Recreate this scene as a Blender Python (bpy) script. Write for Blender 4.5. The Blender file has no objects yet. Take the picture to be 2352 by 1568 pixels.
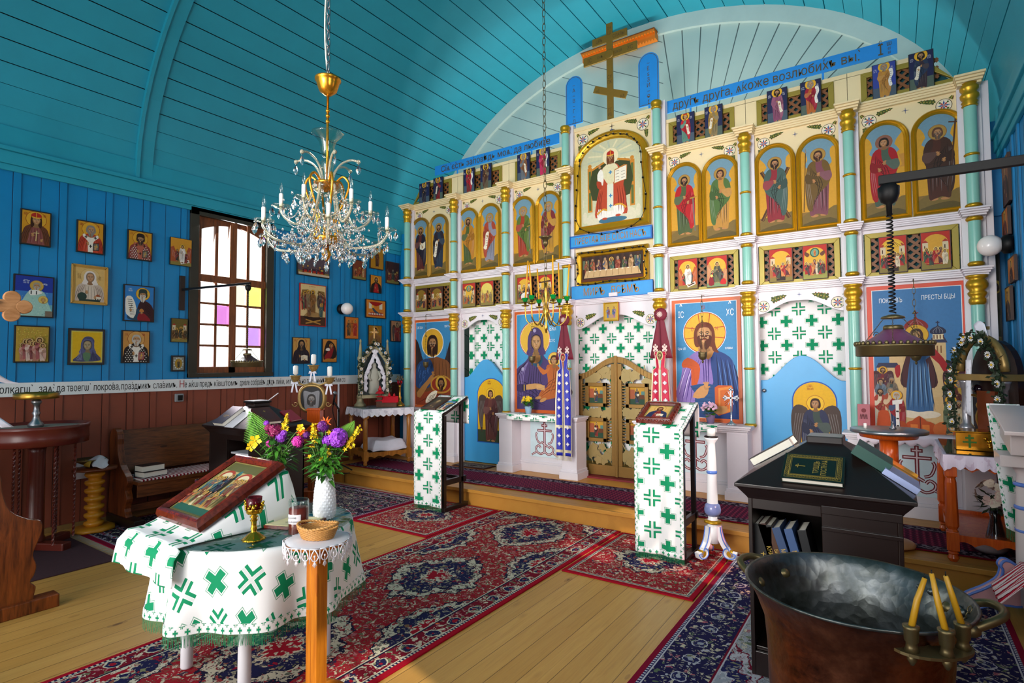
import bpy,math,random
from math import sin,cos,pi,radians as R,sqrt,atan2,hypot
from mathutils import Vector,Matrix,Euler
random.seed(7)
S=bpy.context.scene
COL=S.collection
FPX,YAW,PITCH,ROLL,EYE=1279.155,0.600341,0.0416923,-0.005307,1.6
FW=Vector((-sin(YAW)*cos(PITCH),cos(YAW)*cos(PITCH),sin(PITCH)))
_ri=Vector((cos(YAW),sin(YAW),0));_u=_ri.cross(FW)
RI=cos(ROLL)*_ri+sin(ROLL)*_u
UP=-sin(ROLL)*_ri+cos(ROLL)*_u
CAM=Vector((0,0,EYE))
def ray(x,y):return RI*((x-1176)/FPX)-UP*((y-784)/FPX)+FW
def onx(x,y,X):d=ray(x,y);return CAM+d*(X/d.x)
def ony(x,y,Y):d=ray(x,y);return CAM+d*(Y/d.y)
def onz(x,y,Z):d=ray(x,y);return CAM+d*((Z-EYE)/d.z)
cam=bpy.data.cameras.new('camera');cam.sensor_width=36;cam.lens=FPX*36/2352;cam.clip_start=.05
co=bpy.data.objects.new('camera',cam);COL.objects.link(co)
m=Matrix.Identity(4)
for i in range(3):m[i][0],m[i][1],m[i][2],m[i][3]=RI[i],UP[i],-FW[i],CAM[i]
co.matrix_world=m;S.camera=co
def lin(c):return c/12.92 if c<=.04045 else((c+.055)/1.055)**2.4
def C(h,a=1.0):
 if isinstance(h,(tuple,list)):return tuple(h[:3])+(1.0,)
 h=h.lstrip('#')
 if len(h)==3:h=''.join(k*2 for k in h)
 return tuple(lin(int(h[i:i+2],16)/255)for i in(0,2,4))+(1.0,)
def mix(a,b,t):return tuple(a[i]*(1-t)+b[i]*t for i in range(3))+(1.0,)
class XN:
 nt=None
 def __init__(s,v):s.v=v
 @staticmethod
 def op(o,*a):
  n=XN.nt.nodes.new('ShaderNodeMath');n.operation=o
  for i,q in enumerate(a):
   q=q.v if isinstance(q,XN)else q
   if isinstance(q,(int,float)):n.inputs[i].default_value=q
   else:XN.nt.links.new(q,n.inputs[i])
  return XN(n.outputs[0])
 def __add__(s,o):return XN.op('ADD',s,o)
 __radd__=__add__
 def __sub__(s,o):return XN.op('SUBTRACT',s,o)
 def __rsub__(s,o):return XN.op('SUBTRACT',o,s)
 def __mul__(s,o):return XN.op('MULTIPLY',s,o)
 __rmul__=__mul__
 def __truediv__(s,o):return XN.op('DIVIDE',s,o)
 def __lt__(s,o):return XN.op('LESS_THAN',s,o)
 def __gt__(s,o):return XN.op('GREATER_THAN',s,o)
 def __mod__(s,o):return XN.op('FLOORED_MODULO',s,o)
def xabs(a):return XN.op('ABSOLUTE',a)
def xmin(a,b):return XN.op('MINIMUM',a,b)
def xmax(a,b):return XN.op('MAXIMUM',a,b)
def xsin(a):return XN.op('SINE',a)
def xfloor(a):return XN.op('FLOOR',a)
def xsqrt(a):return XN.op('SQRT',a)
def xat(a,b):return XN.op('ARCTAN2',a,b)
class Mat:
 def __init__(s,name,rough=.5,metal=0.,spec=.5):
  s.m=bpy.data.materials.new(name);s.m.use_nodes=True
  s.nt=s.m.node_tree;s.b=s.nt.nodes['Principled BSDF'];XN.nt=s.nt
  s.b.inputs['Roughness'].default_value=rough;s.b.inputs['Metallic'].default_value=metal
  s.b.inputs['Specular IOR Level'].default_value=spec
  s.tc=s.nt.nodes.new('ShaderNodeTexCoord')
 def coord(s,kind='Object',scale=None):
  o=s.tc.outputs[kind]
  if scale:
   mp=s.nt.nodes.new('ShaderNodeMapping');mp.inputs['Scale'].default_value=scale
   s.nt.links.new(o,mp.inputs[0]);o=mp.outputs[0]
  return o
 def xyz(s,o):
  n=s.nt.nodes.new('ShaderNodeSeparateXYZ');s.nt.links.new(o,n.inputs[0]);return[XN(q)for q in n.outputs]
 def vec(s,x,y,z=0):
  n=s.nt.nodes.new('ShaderNodeCombineXYZ')
  for i,q in enumerate((x,y,z)):
   q=q.v if isinstance(q,XN)else q
   if isinstance(q,(int,float)):n.inputs[i].default_value=q
   else:s.nt.links.new(q,n.inputs[i])
  return n.outputs[0]
 def noise(s,co_,scale=5,detail=3,rough=.5,dist=0):
  n=s.nt.nodes.new('ShaderNodeTexNoise');n.inputs['Scale'].default_value=scale;n.inputs['Detail'].default_value=detail
  n.inputs['Roughness'].default_value=rough;n.inputs['Distortion'].default_value=dist
  s.nt.links.new(co_,n.inputs['Vector']);return XN(n.outputs[0])
 def vor(s,co_,scale=5,feat='F1',rnd=1.0):
  n=s.nt.nodes.new('ShaderNodeTexVoronoi');n.feature=feat;n.inputs['Scale'].default_value=scale;n.inputs['Randomness'].default_value=rnd
  s.nt.links.new(co_,n.inputs['Vector'])
  return XN(n.outputs['Distance']),(n.outputs['Color']if feat=='F1' else None)
 def white(s,v):
  n=s.nt.nodes.new('ShaderNodeTexWhiteNoise');n.noise_dimensions='1D';s.nt.links.new(v.v,n.inputs['W']);return XN(n.outputs[0])
 def mixc(s,f,a,b):
  n=s.nt.nodes.new('ShaderNodeMix');n.data_type='RGBA'
  for i,q in((0,f),(6,a),(7,b)):
   q=q.v if isinstance(q,XN)else q
   if isinstance(q,(int,float,tuple)):n.inputs[i].default_value=q
   else:s.nt.links.new(q,n.inputs[i])
  return n.outputs[2]
 def ramp(s,f,stops):
  n=s.nt.nodes.new('ShaderNodeValToRGB');e=n.color_ramp.elements
  while len(e)<len(stops):e.new(.5)
  for k,(p,c)in enumerate(stops):e[k].position=p;e[k].color=C(c)
  s.nt.links.new(f.v,n.inputs[0]);return n.outputs[0]
 def base(s,c):
  if isinstance(c,(tuple,list)):s.b.inputs['Base Color'].default_value=c
  else:s.nt.links.new(c,s.b.inputs['Base Color'])
  return s
 def bump(s,h,strength=.3,dist=.01):
  n=s.nt.nodes.new('ShaderNodeBump');n.inputs['Strength'].default_value=strength;n.inputs['Distance'].default_value=dist
  s.nt.links.new(h.v,n.inputs['Height']);s.nt.links.new(n.outputs[0],s.b.inputs['Normal']);return s
_mats={}
def plain(name,col,rough=.5,metal=0.,var=.12,scale=9.,spec=.5,bump=0.):
 if name in _mats:return _mats[name]
 M=Mat(name,rough,metal,spec);c=C(col)
 n=M.noise(M.coord(),scale,4,.6)
 M.base(M.mixc(n,tuple(min(1,k*(1-var))for k in c[:3])+(1,),tuple(min(1,k*(1+var))for k in c[:3])+(1,)))
 if bump:M.bump(n,bump,.01)
 _mats[name]=M.m;return M.m
def glass(name,col='#ffffff',rough=.02,ior=1.5,trans=1.0):
 M=Mat(name,rough);M.base(C(col));M.b.inputs['Transmission Weight'].default_value=trans;M.b.inputs['IOR'].default_value=ior;return M.m
def thin(name,col='#ffffff',refl=.35,rough=.02):
 m_=bpy.data.materials.new(name);m_.use_nodes=True;nt=m_.node_tree;nt.nodes.clear()
 out=nt.nodes.new('ShaderNodeOutputMaterial');mx=nt.nodes.new('ShaderNodeMixShader');tr=nt.nodes.new('ShaderNodeBsdfTransparent');gl=nt.nodes.new('ShaderNodeBsdfGlossy');lw=nt.nodes.new('ShaderNodeLayerWeight');lw.inputs[0].default_value=.5
 tr.inputs[0].default_value=C(col);gl.inputs['Roughness'].default_value=rough
 pw=nt.nodes.new('ShaderNodeMath');pw.operation='POWER';pw.inputs[1].default_value=2.5;ml=nt.nodes.new('ShaderNodeMath');ml.operation='MULTIPLY_ADD';ml.inputs[1].default_value=refl;ml.inputs[2].default_value=.05;nt.links.new(lw.outputs['Facing'],pw.inputs[0]);nt.links.new(pw.outputs[0],ml.inputs[0]);nt.links.new(ml.outputs[0],mx.inputs[0]);nt.links.new(tr.outputs[0],mx.inputs[1]);nt.links.new(gl.outputs[0],mx.inputs[2]);nt.links.new(mx.outputs[0],out.inputs[0]);return m_
def wood(name,light,dark,scale=(1,14,14),rough=.4,knots=True,contrast=.5,axis='Object'):
 M=Mat(name,rough);o=M.coord(axis,scale)
 n=M.noise(o,2.2,6,.65,1.2);n2=M.noise(o,9,3,.5)
 t=n*.75+n2*.25
 c=M.ramp(t,[(.5-contrast*.35,dark),(.5+contrast*.25,light)])
 if knots:
  d,_=M.vor(M.coord(axis,tuple(k**.5*1.1 for k in scale)),1.6)
  c=M.mixc((d<.1)*.75,c,C(dark))
 M.base(c);M.bump(t,.15,.004);return M.m
def paintmat():
 M=Mat('icon_paint',.5,0,.25)
 n=M.nt.nodes.new('ShaderNodeVertexColor');n.layer_name='Col'
 k=M.noise(M.coord(),40,3)
 c=M.mixc(k*.22,n.outputs[0],(0.02,0.015,0.01,1));M.base(c);return M.m
PAINT=paintmat()
class G:
 def __init__(s):s.v=[];s.f=[];s.mi=[];s.c=[];s.sm=[];s.uv={}
 def add(s,vs,fs,mi=0,col=None,smooth=False,T=None):
  b=len(s.v)
  for p in vs:
   p=Vector(p);s.v.append(T@p if T else p)
  for f in fs:s.f.append([b+i for i in f]);s.mi.append(mi);s.c.append(col);s.sm.append(smooth)
  return b
 def box(s,x0,y0,z0,x1,y1,z1,mi=0,col=None,T=None):
  x0,x1=sorted((x0,x1));y0,y1=sorted((y0,y1));z0,z1=sorted((z0,z1))
  s.add([(x0,y0,z0),(x1,y0,z0),(x1,y1,z0),(x0,y1,z0),(x0,y0,z1),(x1,y0,z1),(x1,y1,z1),(x0,y1,z1)],[(0,3,2,1),(4,5,6,7),(0,1,5,4),(1,2,6,5),(2,3,7,6),(3,0,4,7)],mi,col,False,T);return s
 def lathe(s,prof,n=24,o=(0,0,0),mi=0,col=None,smooth=True,T=None,caps=True,sx=1,sy=1,ripple=None):
  vs=[];fs=[]
  for(r,z)in prof:
   for k in range(n):
    a=2*pi*k/n;q=r*(1+(ripple(a,z)if ripple else 0));vs.append((o[0]+q*cos(a)*sx,o[1]+q*sin(a)*sy,o[2]+z))
  for i in range(len(prof)-1):
   for k in range(n):
    k2=(k+1)%n;fs.append((i*n+k,i*n+k2,(i+1)*n+k2,(i+1)*n+k))
  s.add(vs,fs,mi,col,smooth,T)
  if caps:
   b=len(s.v)-len(vs)
   if prof[0][0]>1e-4:s.f.append([b+k for k in range(n)][::-1]);s.mi.append(mi);s.c.append(col);s.sm.append(False)
   if prof[-1][0]>1e-4:s.f.append([b+(len(prof)-1)*n+k for k in range(n)]);s.mi.append(mi);s.c.append(col);s.sm.append(False)
  return s
 def tube(s,pts,r,n=8,mi=0,col=None,closed=False,smooth=True,T=None):
  pts=[Vector(p)for p in pts];N=len(pts);vs=[];fs=[];up=Vector((0,0,1))
  rr=r if isinstance(r,(list,tuple))else[r]*N
  prev=None
  for i,p in enumerate(pts):
   a=pts[(i-1)%N]if(closed or i>0)else p;b=pts[(i+1)%N]if(closed or i<N-1)else p
   t=(b-a)
   t=t.normalized()if t.length>1e-9 else Vector((0,0,1))
   if prev is None:
    q=up if abs(t.z)<.9 else Vector((1,0,0));u=t.cross(q).normalized()
   else:
    u=(prev-t*prev.dot(t));u=u.normalized()if u.length>1e-6 else t.orthogonal().normalized()
   prev=u;w=t.cross(u)
   for k in range(n):
    an=2*pi*k/n;vs.append(p+(u*cos(an)+w*sin(an))*rr[i])
  M_=N if closed else N-1
  for i in range(M_):
   for k in range(n):
    k2=(k+1)%n;j=(i+1)%N;fs.append((i*n+k,i*n+k2,j*n+k2,j*n+k))
  if not closed:fs.append(tuple(range(n))[::-1]);fs.append(tuple((N-1)*n+k for k in range(n)))
  s.add(vs,fs,mi,col,smooth,T);return s
 def prism(s,poly,y0,y1,mi=0,col=None,T=None,smooth=False):
  n=len(poly);vs=[(x,y0,z)for x,z in poly]+[(x,y1,z)for x,z in poly]
  fs=[tuple(range(n)),tuple(range(2*n-1,n-1,-1))]+[(i,n+i,n+(i+1)%n,(i+1)%n)for i in range(n)]
  s.add(vs,fs,mi,col,smooth,T);return s
 def ball(s,c,r,n=10,mi=0,col=None,sc=(1,1,1),T=None):
  vs=[];fs=[];h=max(4,n//2)
  for i in range(h+1):
   t=pi*i/h
   for k in range(n):a=2*pi*k/n;vs.append((c[0]+r*sin(t)*cos(a)*sc[0],c[1]+r*sin(t)*sin(a)*sc[1],c[2]-r*cos(t)*sc[2]))
  for i in range(h):
   for k in range(n):k2=(k+1)%n;fs.append((i*n+k,i*n+k2,(i+1)*n+k2,(i+1)*n+k))
  s.add(vs,fs,mi,col,True,T);return s
 def grid(s,fn,nu,nv,mi=0,col=None,uvf=None,smooth=True,T=None):
  vs=[fn(i/nu,j/nv)for j in range(nv+1)for i in range(nu+1)];fs=[]
  for j in range(nv):
   for i in range(nu):a=j*(nu+1)+i;fs.append((a,a+1,a+nu+2,a+nu+1))
  b=s.add(vs,fs,mi,col,smooth,T)
  if uvf:
   for j in range(nv+1):
    for i in range(nu+1):s.uv[b+j*(nu+1)+i]=uvf(i/nu,j/nv)
  return s
 def build(s,name,mats,parent=None,bevel=0,seg=2,sub=0,solid=0):
  me=bpy.data.meshes.new(name);me.from_pydata(s.v,[],s.f)
  mats=mats if isinstance(mats,(list,tuple))else[mats]
  for q in mats:me.materials.append(q)
  me.polygons.foreach_set('material_index',s.mi);me.polygons.foreach_set('use_smooth',s.sm)
  if any(c is not None for c in s.c):
   at=me.color_attributes.new('Col','FLOAT_COLOR','CORNER');buf=[]
   for p,c in zip(me.polygons,s.c):buf+=list(c or(1,1,1,1))*p.loop_total
   at.data.foreach_set('color',buf)
  if s.uv:
   l=me.uv_layers.new(name='UVMap')
   for lp in me.loops:
    if lp.vertex_index in s.uv:l.data[lp.index].uv=s.uv[lp.vertex_index]
  me.update()
  o=bpy.data.objects.new(name,me);COL.objects.link(o)
  if parent:o.parent=parent
  if solid:q=o.modifiers.new('solid','SOLIDIFY');q.thickness=solid;q.offset=0
  if bevel:q=o.modifiers.new('bevel','BEVEL');q.width=bevel;q.segments=seg;q.limit_method='ANGLE';q.angle_limit=R(40)
  if sub:q=o.modifiers.new('sub','SUBSURF');q.levels=q.render_levels=sub
  return o
def tag(o,label,cat,group=None):
 o['label']=label;o['category']=cat
 if group:o['group']=group
 return o
def E(name,loc,label,cat,group=None,rz=0,rot=None):
 o=bpy.data.objects.new(name,None);COL.objects.link(o);o.location=loc;o.empty_display_size=.1
 o.rotation_euler=rot if rot else(0,0,rz);return tag(o,label,cat,group)
def struct(o):o['kind']='structure';return o
def stuff(o):o['kind']='stuff';return o
def kids(o):return[c for c in COL.objects if c.parent==o]
def dup(o,loc=None,label=None,parent=None,rot=None,tree=True):
 ch=kids(o)if tree else[]
 c=o.copy();COL.objects.link(c)
 if parent is not None:c.parent=parent
 if loc is not None:c.location=loc
 if rot is not None:c.rotation_euler=rot
 if label:c['label']=label
 for k in ch:dup(k,parent=c)
 return c
def arc(cx,cz,r,a0,a1,n=16,rz=None):return[(cx+r*cos(R(a0+(a1-a0)*i/n)),cz+(rz or r)*sin(R(a0+(a1-a0)*i/n)))for i in range(n+1)]
def cat(pts,closed=True,sub=4):
 n=len(pts);out=[]
 for i in range(n if closed else n-1):
  g=(lambda k:pts[k%n])if closed else(lambda k:pts[max(0,min(n-1,k))])
  p0,p1,p2,p3=g(i-1),g(i),g(i+1),g(i+2)
  for j in range(sub):
   t=j/sub
   out.append(tuple(.5*((2*p1[q])+(-p0[q]+p2[q])*t+(2*p0[q]-5*p1[q]+4*p2[q]-p3[q])*t*t+(-p0[q]+3*p1[q]-3*p2[q]+p3[q])*t**3)for q in range(len(p1))))
 if not closed:out.append(tuple(pts[-1]))
 return out
_tc={}
def rawtext(body,size,bold=0.,align='LEFT',vert=False):
 c=bpy.data.curves.new('lettering','FONT');c.body=body;c.size=size;c.align_x=align;c.offset=bold;c.resolution_u=3
 if vert:c.space_line=vert
 o=bpy.data.objects.new('lettering',c);me=bpy.data.meshes.new_from_object(o);bpy.data.objects.remove(o);bpy.data.curves.remove(c);return me
def ext(me,k=0):q=[v.co[k]for v in me.vertices]or[0];return min(q),max(q)
def textmesh(body,size,sx=.8,bold=0.,align='CENTER',vert=False):
 me=rawtext(body,size,bold,align,vert)
 if any(ch in 'ъѣЪѢ' for ch in body)and '\n' not in body:
  V=[v.co.copy()for v in me.vertices];F=[tuple(p.vertices)for p in me.polygons];sh=ext(me)[0]-ext(rawtext(body,size,bold))[0]
  for i,ch in enumerate(body):
   if ch not in 'ъѣЪѢ':continue
   full=rawtext(ch,size,bold);soft=rawtext('ь' if ch in 'ъѣ' else 'Ь',size,bold);w=ext(full)[1]-ext(full)[0];xr=ext(rawtext(body[:i+1],size,bold))[1]+sh;s0,s1=ext(soft);h=ext(soft,1)[1];top=ext(full,1)[1];t=size*.09;z=2e-4
   b=len(V);V+=[Vector((v.co.x-s1+xr,v.co.y,z))for v in soft.vertices];F+=[tuple(b+k for k in p.vertices)for p in soft.polygons];st=xr-(s1-s0)
   R_=[(xr-w,h-t,st+t,h)]if ch in 'ъЪ' else[(st,0,st+t,top),(xr-w,h-t*.8,min(xr,st+t*4),h+t*.1)]
   for q in R_:b=len(V);V+=[Vector((q[0],q[1],z)),Vector((q[2],q[1],z)),Vector((q[2],q[3],z)),Vector((q[0],q[3],z))];F.append((b,b+1,b+2,b+3))
  me=bpy.data.meshes.new('lettering');me.from_pydata(V,[],F)
 for v in me.vertices:v.co.x*=sx
 return me
def lettering(body,size,mat,parent,loc,rot=(pi/2,0,0),sx=.8,bold=0.,name='lettering',**k):
 me=textmesh(body,size,sx,bold,**k);me.materials.append(mat)
 o=bpy.data.objects.new(name,me);COL.objects.link(o);o.parent=parent;o.location=loc;o.rotation_euler=rot;return o
EPS=3e-5
class P:
 def __init__(s,g=None,st=None,T=(0,0,1,1)):s.g=g or G();s.st=st or[1];s.T=T
 def sub(s,ox,oy,sx,sy=None):
  a,b,c,d=s.T;return P(s.g,s.st,(a+ox*c,b+oy*d,c*sx,d*(sy if sy is not None else abs(sx))))
 def raw(s,pts,col):
  a,b,c,d=s.T;q=[(a+x*c,b+y*d)for x,y in pts]
  cl=getattr(s.g,'clip',None)
  if cl:
   for ax,lim,sg in((0,cl[0],1),(1,cl[1],1),(0,cl[2],-1),(1,cl[3],-1)):
    r=[]
    for i in range(len(q)):
     A,B=q[i-1],q[i];a_,b_=(A[ax]-lim)*sg,(B[ax]-lim)*sg
     if(a_<0)!=(b_<0):t=a_/(a_-b_);r.append((A[0]+(B[0]-A[0])*t,A[1]+(B[1]-A[1])*t))
     if b_>=0:r.append(B)
    q=r
    if len(q)<3:return
  ar=sum(q[i][0]*q[(i+1)%len(q)][1]-q[(i+1)%len(q)][0]*q[i][1]for i in range(len(q)))
  if ar<0:q=q[::-1]
  y=-s.st[0]*EPS;s.st[0]+=1
  s.g.add([(x,y,z)for x,z in q],[tuple(range(len(q)))],0,C(col))
 def poly(s,pts,col,sm=3):s.raw(cat(pts,True,sm)if sm else pts,col)
 def sym(s,x,pts,col,sm=3):
  r=[(x+a,b)for a,b in pts];l=[(x-a,b)for a,b in pts[::-1]if abs(a)>1e-6];s.poly(r+l,col,sm)
 def ell(s,x,y,rx,ry,col,n=20,rot=0):
  c,d=cos(rot),sin(rot);s.raw([(x+rx*cos(2*pi*i/n)*c-ry*sin(2*pi*i/n)*d,y+rx*cos(2*pi*i/n)*d+ry*sin(2*pi*i/n)*c)for i in range(n)],col)
 def rect(s,x0,y0,x1,y1,col):s.raw([(x0,y0),(x1,y0),(x1,y1),(x0,y1)],col)
 def line(s,pts,w,col,sm=3,taper=False):
  q=cat(pts,False,sm)if sm and len(pts)>2 else pts
  L=[];Rr=[];n=len(q)
  for i,(x,y)in enumerate(q):
   a=q[max(0,i-1)];b=q[min(n-1,i+1)];dx,dy=b[0]-a[0],b[1]-a[1];l=hypot(dx,dy)or 1
   ww=w*.5*((1-abs(2*i/(n-1)-1)**2)*.85+.15 if taper else 1)
   L.append((x-dy/l*ww,y+dx/l*ww));Rr.append((x+dy/l*ww,y-dx/l*ww))
  s.raw(L+Rr[::-1],col)
 def ring(s,x,y,r,w,col,n=28):s.line([(x+r*cos(2*pi*i/n),y+r*sin(2*pi*i/n))for i in range(n+1)],w,col,0)
def dk(h,k=.6):c=C(h);k=k*k;return(c[0]*k,c[1]*k,c[2]*k)
def lt(h,k=.35):c=C(h);k*=.42;return tuple(a+(1-a)*k for a in c[:3])
def head(p,x,y,r,skin='#c4925c',hair='#3a1d10',beard=None,halo='#e2ac28',ring='#8a3010',hood=None,hat=None,long=.0,t=0,cross=False,det=1,blen=1.0,hw=2.0):
 if halo:
  p.ell(x,y+.1*r,hw*r,hw*r,ring,28);p.ell(x,y+.1*r,hw*.94*r,hw*.94*r,halo,28)
  if cross:
   for a in(pi/2,.12,pi-.12):
    for o in(-.3,.3):p.line([(x+cos(a)*r-sin(a)*o*r,y+sin(a)*r+cos(a)*o*r),(x+cos(a)*hw*.94*r-sin(a)*o*r*1.35,y+.1*r+sin(a)*hw*.93*r+cos(a)*o*r*1.35)],.07*r,'#b03018',0)
 hh=hood or hair
 if hood:p.sym(x,[(0,y+1.45*r),(.7*r,y+1.25*r),(1.15*r,y+.4*r),(1.2*r,y-.6*r),(1.5*r,y-1.6*r),(0,y-1.7*r)],hood)
 else:p.sym(x,[(0,y+1.22*r),(.65*r,y+1.02*r),(1.0*r,y+.25*r),(.98*r,y-.5*r-long*r),(.6*r,y-.8*r-long*r),(0,y-.6*r)],hair)
 p.sym(x,[(.32*r,y-.6*r),(.36*r,y-1.25*r),(.6*r,y-1.6*r),(0,y-1.75*r)],dk(skin,.72),2)
 if hood:p.sym(x+t*.1*r,[(0,y+1.12*r),(.6*r,y+.85*r),(.82*r,y+.1*r),(.62*r,y-.75*r),(0,y-1.05*r)],dk(hood,.5))
 p.sym(x+t*.1*r,[(0,y+.95*r),(.52*r,y+.75*r),(.72*r,y+.1*r),(.6*r,y-.5*r),(.28*r,y-.95*r),(0,y-1.02*r)],dk(skin,.8))
 p.sym(x+t*.16*r,[(0,y+.85*r),(.42*r,y+.66*r),(.58*r,y+.1*r),(.46*r,y-.4*r),(0,y-.85*r)],lt(skin,.08))
 if not hood and not hat:p.sym(x,[(0,y+1.2*r),(.62*r,y+.98*r),(.86*r,y+.3*r),(.66*r,y+.3*r),(.45*r,y+.62*r),(0,y+.72*r)],hair)
 if beard:
  p.sym(x+t*.1*r,[(.6*r,y-.1*r),(.68*r,y-.55*r),(.5*r,y-1.05*r-.2*r*blen),(.18*r,y-1.1*r-.55*r*blen),(0,y-1.05*r-.5*r*blen),(0,y-.72*r),(.3*r,y-.5*r),(.45*r,y-.3*r)],beard,2)
  p.line([(x+t*.15*r-.4*r,y-.62*r),(x+t*.15*r,y-.38*r),(x+t*.15*r+.4*r,y-.62*r)],.13*r,beard)
 e=x+t*.2*r
 if det:
  for q in(-1,1):
   p.line([(e+q*.12*r,y+.2*r),(e+q*.3*r,y+.28*r),(e+q*.5*r,y+.18*r)],.07*r,'#2a140a')
   p.ell(e+q*.29*r,y+.06*r,.14*r,.06*r,'#efe2cc',10);p.ell(e+q*.28*r,y+.06*r,.07*r,.065*r,'#1c0d06',8)
   p.line([(e+q*.14*r,y+.03*r),(e+q*.3*r,y+.12*r),(e+q*.46*r,y+.02*r)],.04*r,'#2a140a')
   p.ell(e+q*.36*r,y-.22*r,.1*r,.07*r,lt(skin,.3),8)
  p.line([(e-.06*r,y+.15*r),(e-.1*r,y-.22*r),(e,y-.28*r),(e+.09*r,y-.24*r)],.06*r,dk(skin,.42));p.line([(e+.02*r,y+.12*r),(e+.02*r,y-.2*r)],.06*r,lt(skin,.45),0)
  p.line([(e-.17*r,y-.52*r),(e,y-.48*r),(e+.17*r,y-.52*r)],.08*r,'#94402c')
 else:
  for q in(-1,1):p.ell(e+q*.28*r,y+.08*r,.15*r,.08*r,'#20100a',6)
  p.line([(e,y+.05*r),(e,y-.3*r)],.09*r,dk(skin,.55),0)
 if hat:p.sym(x,[(0,y+1.5*r),(.7*r,y+1.35*r),(.98*r,y+.75*r),(.86*r,y+.28*r),(.4*r,y+.42*r),(0,y+.46*r)],hat)
def crown(p,x,y,r):
 p.sym(x,[(.75*r,y+.55*r),(.9*r,y+1.2*r),(.5*r,y+1.55*r),(0,y+1.7*r)],'#b5281c');p.line([(x-.78*r,y+.62*r),(x,y+.5*r),(x+.78*r,y+.62*r)],.25*r,'#e0aa30')
 p.line([(x,y+.6*r),(x,y+1.95*r)],.12*r,'#e0aa30',0);p.line([(x-.2*r,y+1.82*r),(x+.2*r,y+1.82*r)],.1*r,'#e0aa30',0)
def hand(p,x,y,r,skin='#c4925c',bless=False,m=1):
 p.ell(x,y,.55*r,.6*r,dk(skin,.9),10)
 for k in range(4):a=pi/2+m*(.5-.3*k);p.line([(x,y),(x+cos(a)*1.25*r,y+sin(a)*1.25*r*(1 if bless or k<2 else.8))],.26*r,skin,0)
 p.line([(x,y),(x+m*.8*r,y+.15*r)],.26*r,skin,0)
def folds(p,x,y0,x1,y1,n,w,col,seed=0,curve=.2):
 rnd=random.Random(seed)
 for i in range(n):
  a=x+(x1-x)*(i+.5)/n;k=rnd.uniform(-1,1)
  p.line([(a+k*.02,y1-rnd.random()*.25*(y1-y0)),(a+k*curve*(x1-x)*.3,(y0+y1)/2),(a+k*curve*(x1-x)*.2,y0+rnd.random()*.2*(y1-y0))],w,col,3,True)
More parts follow.
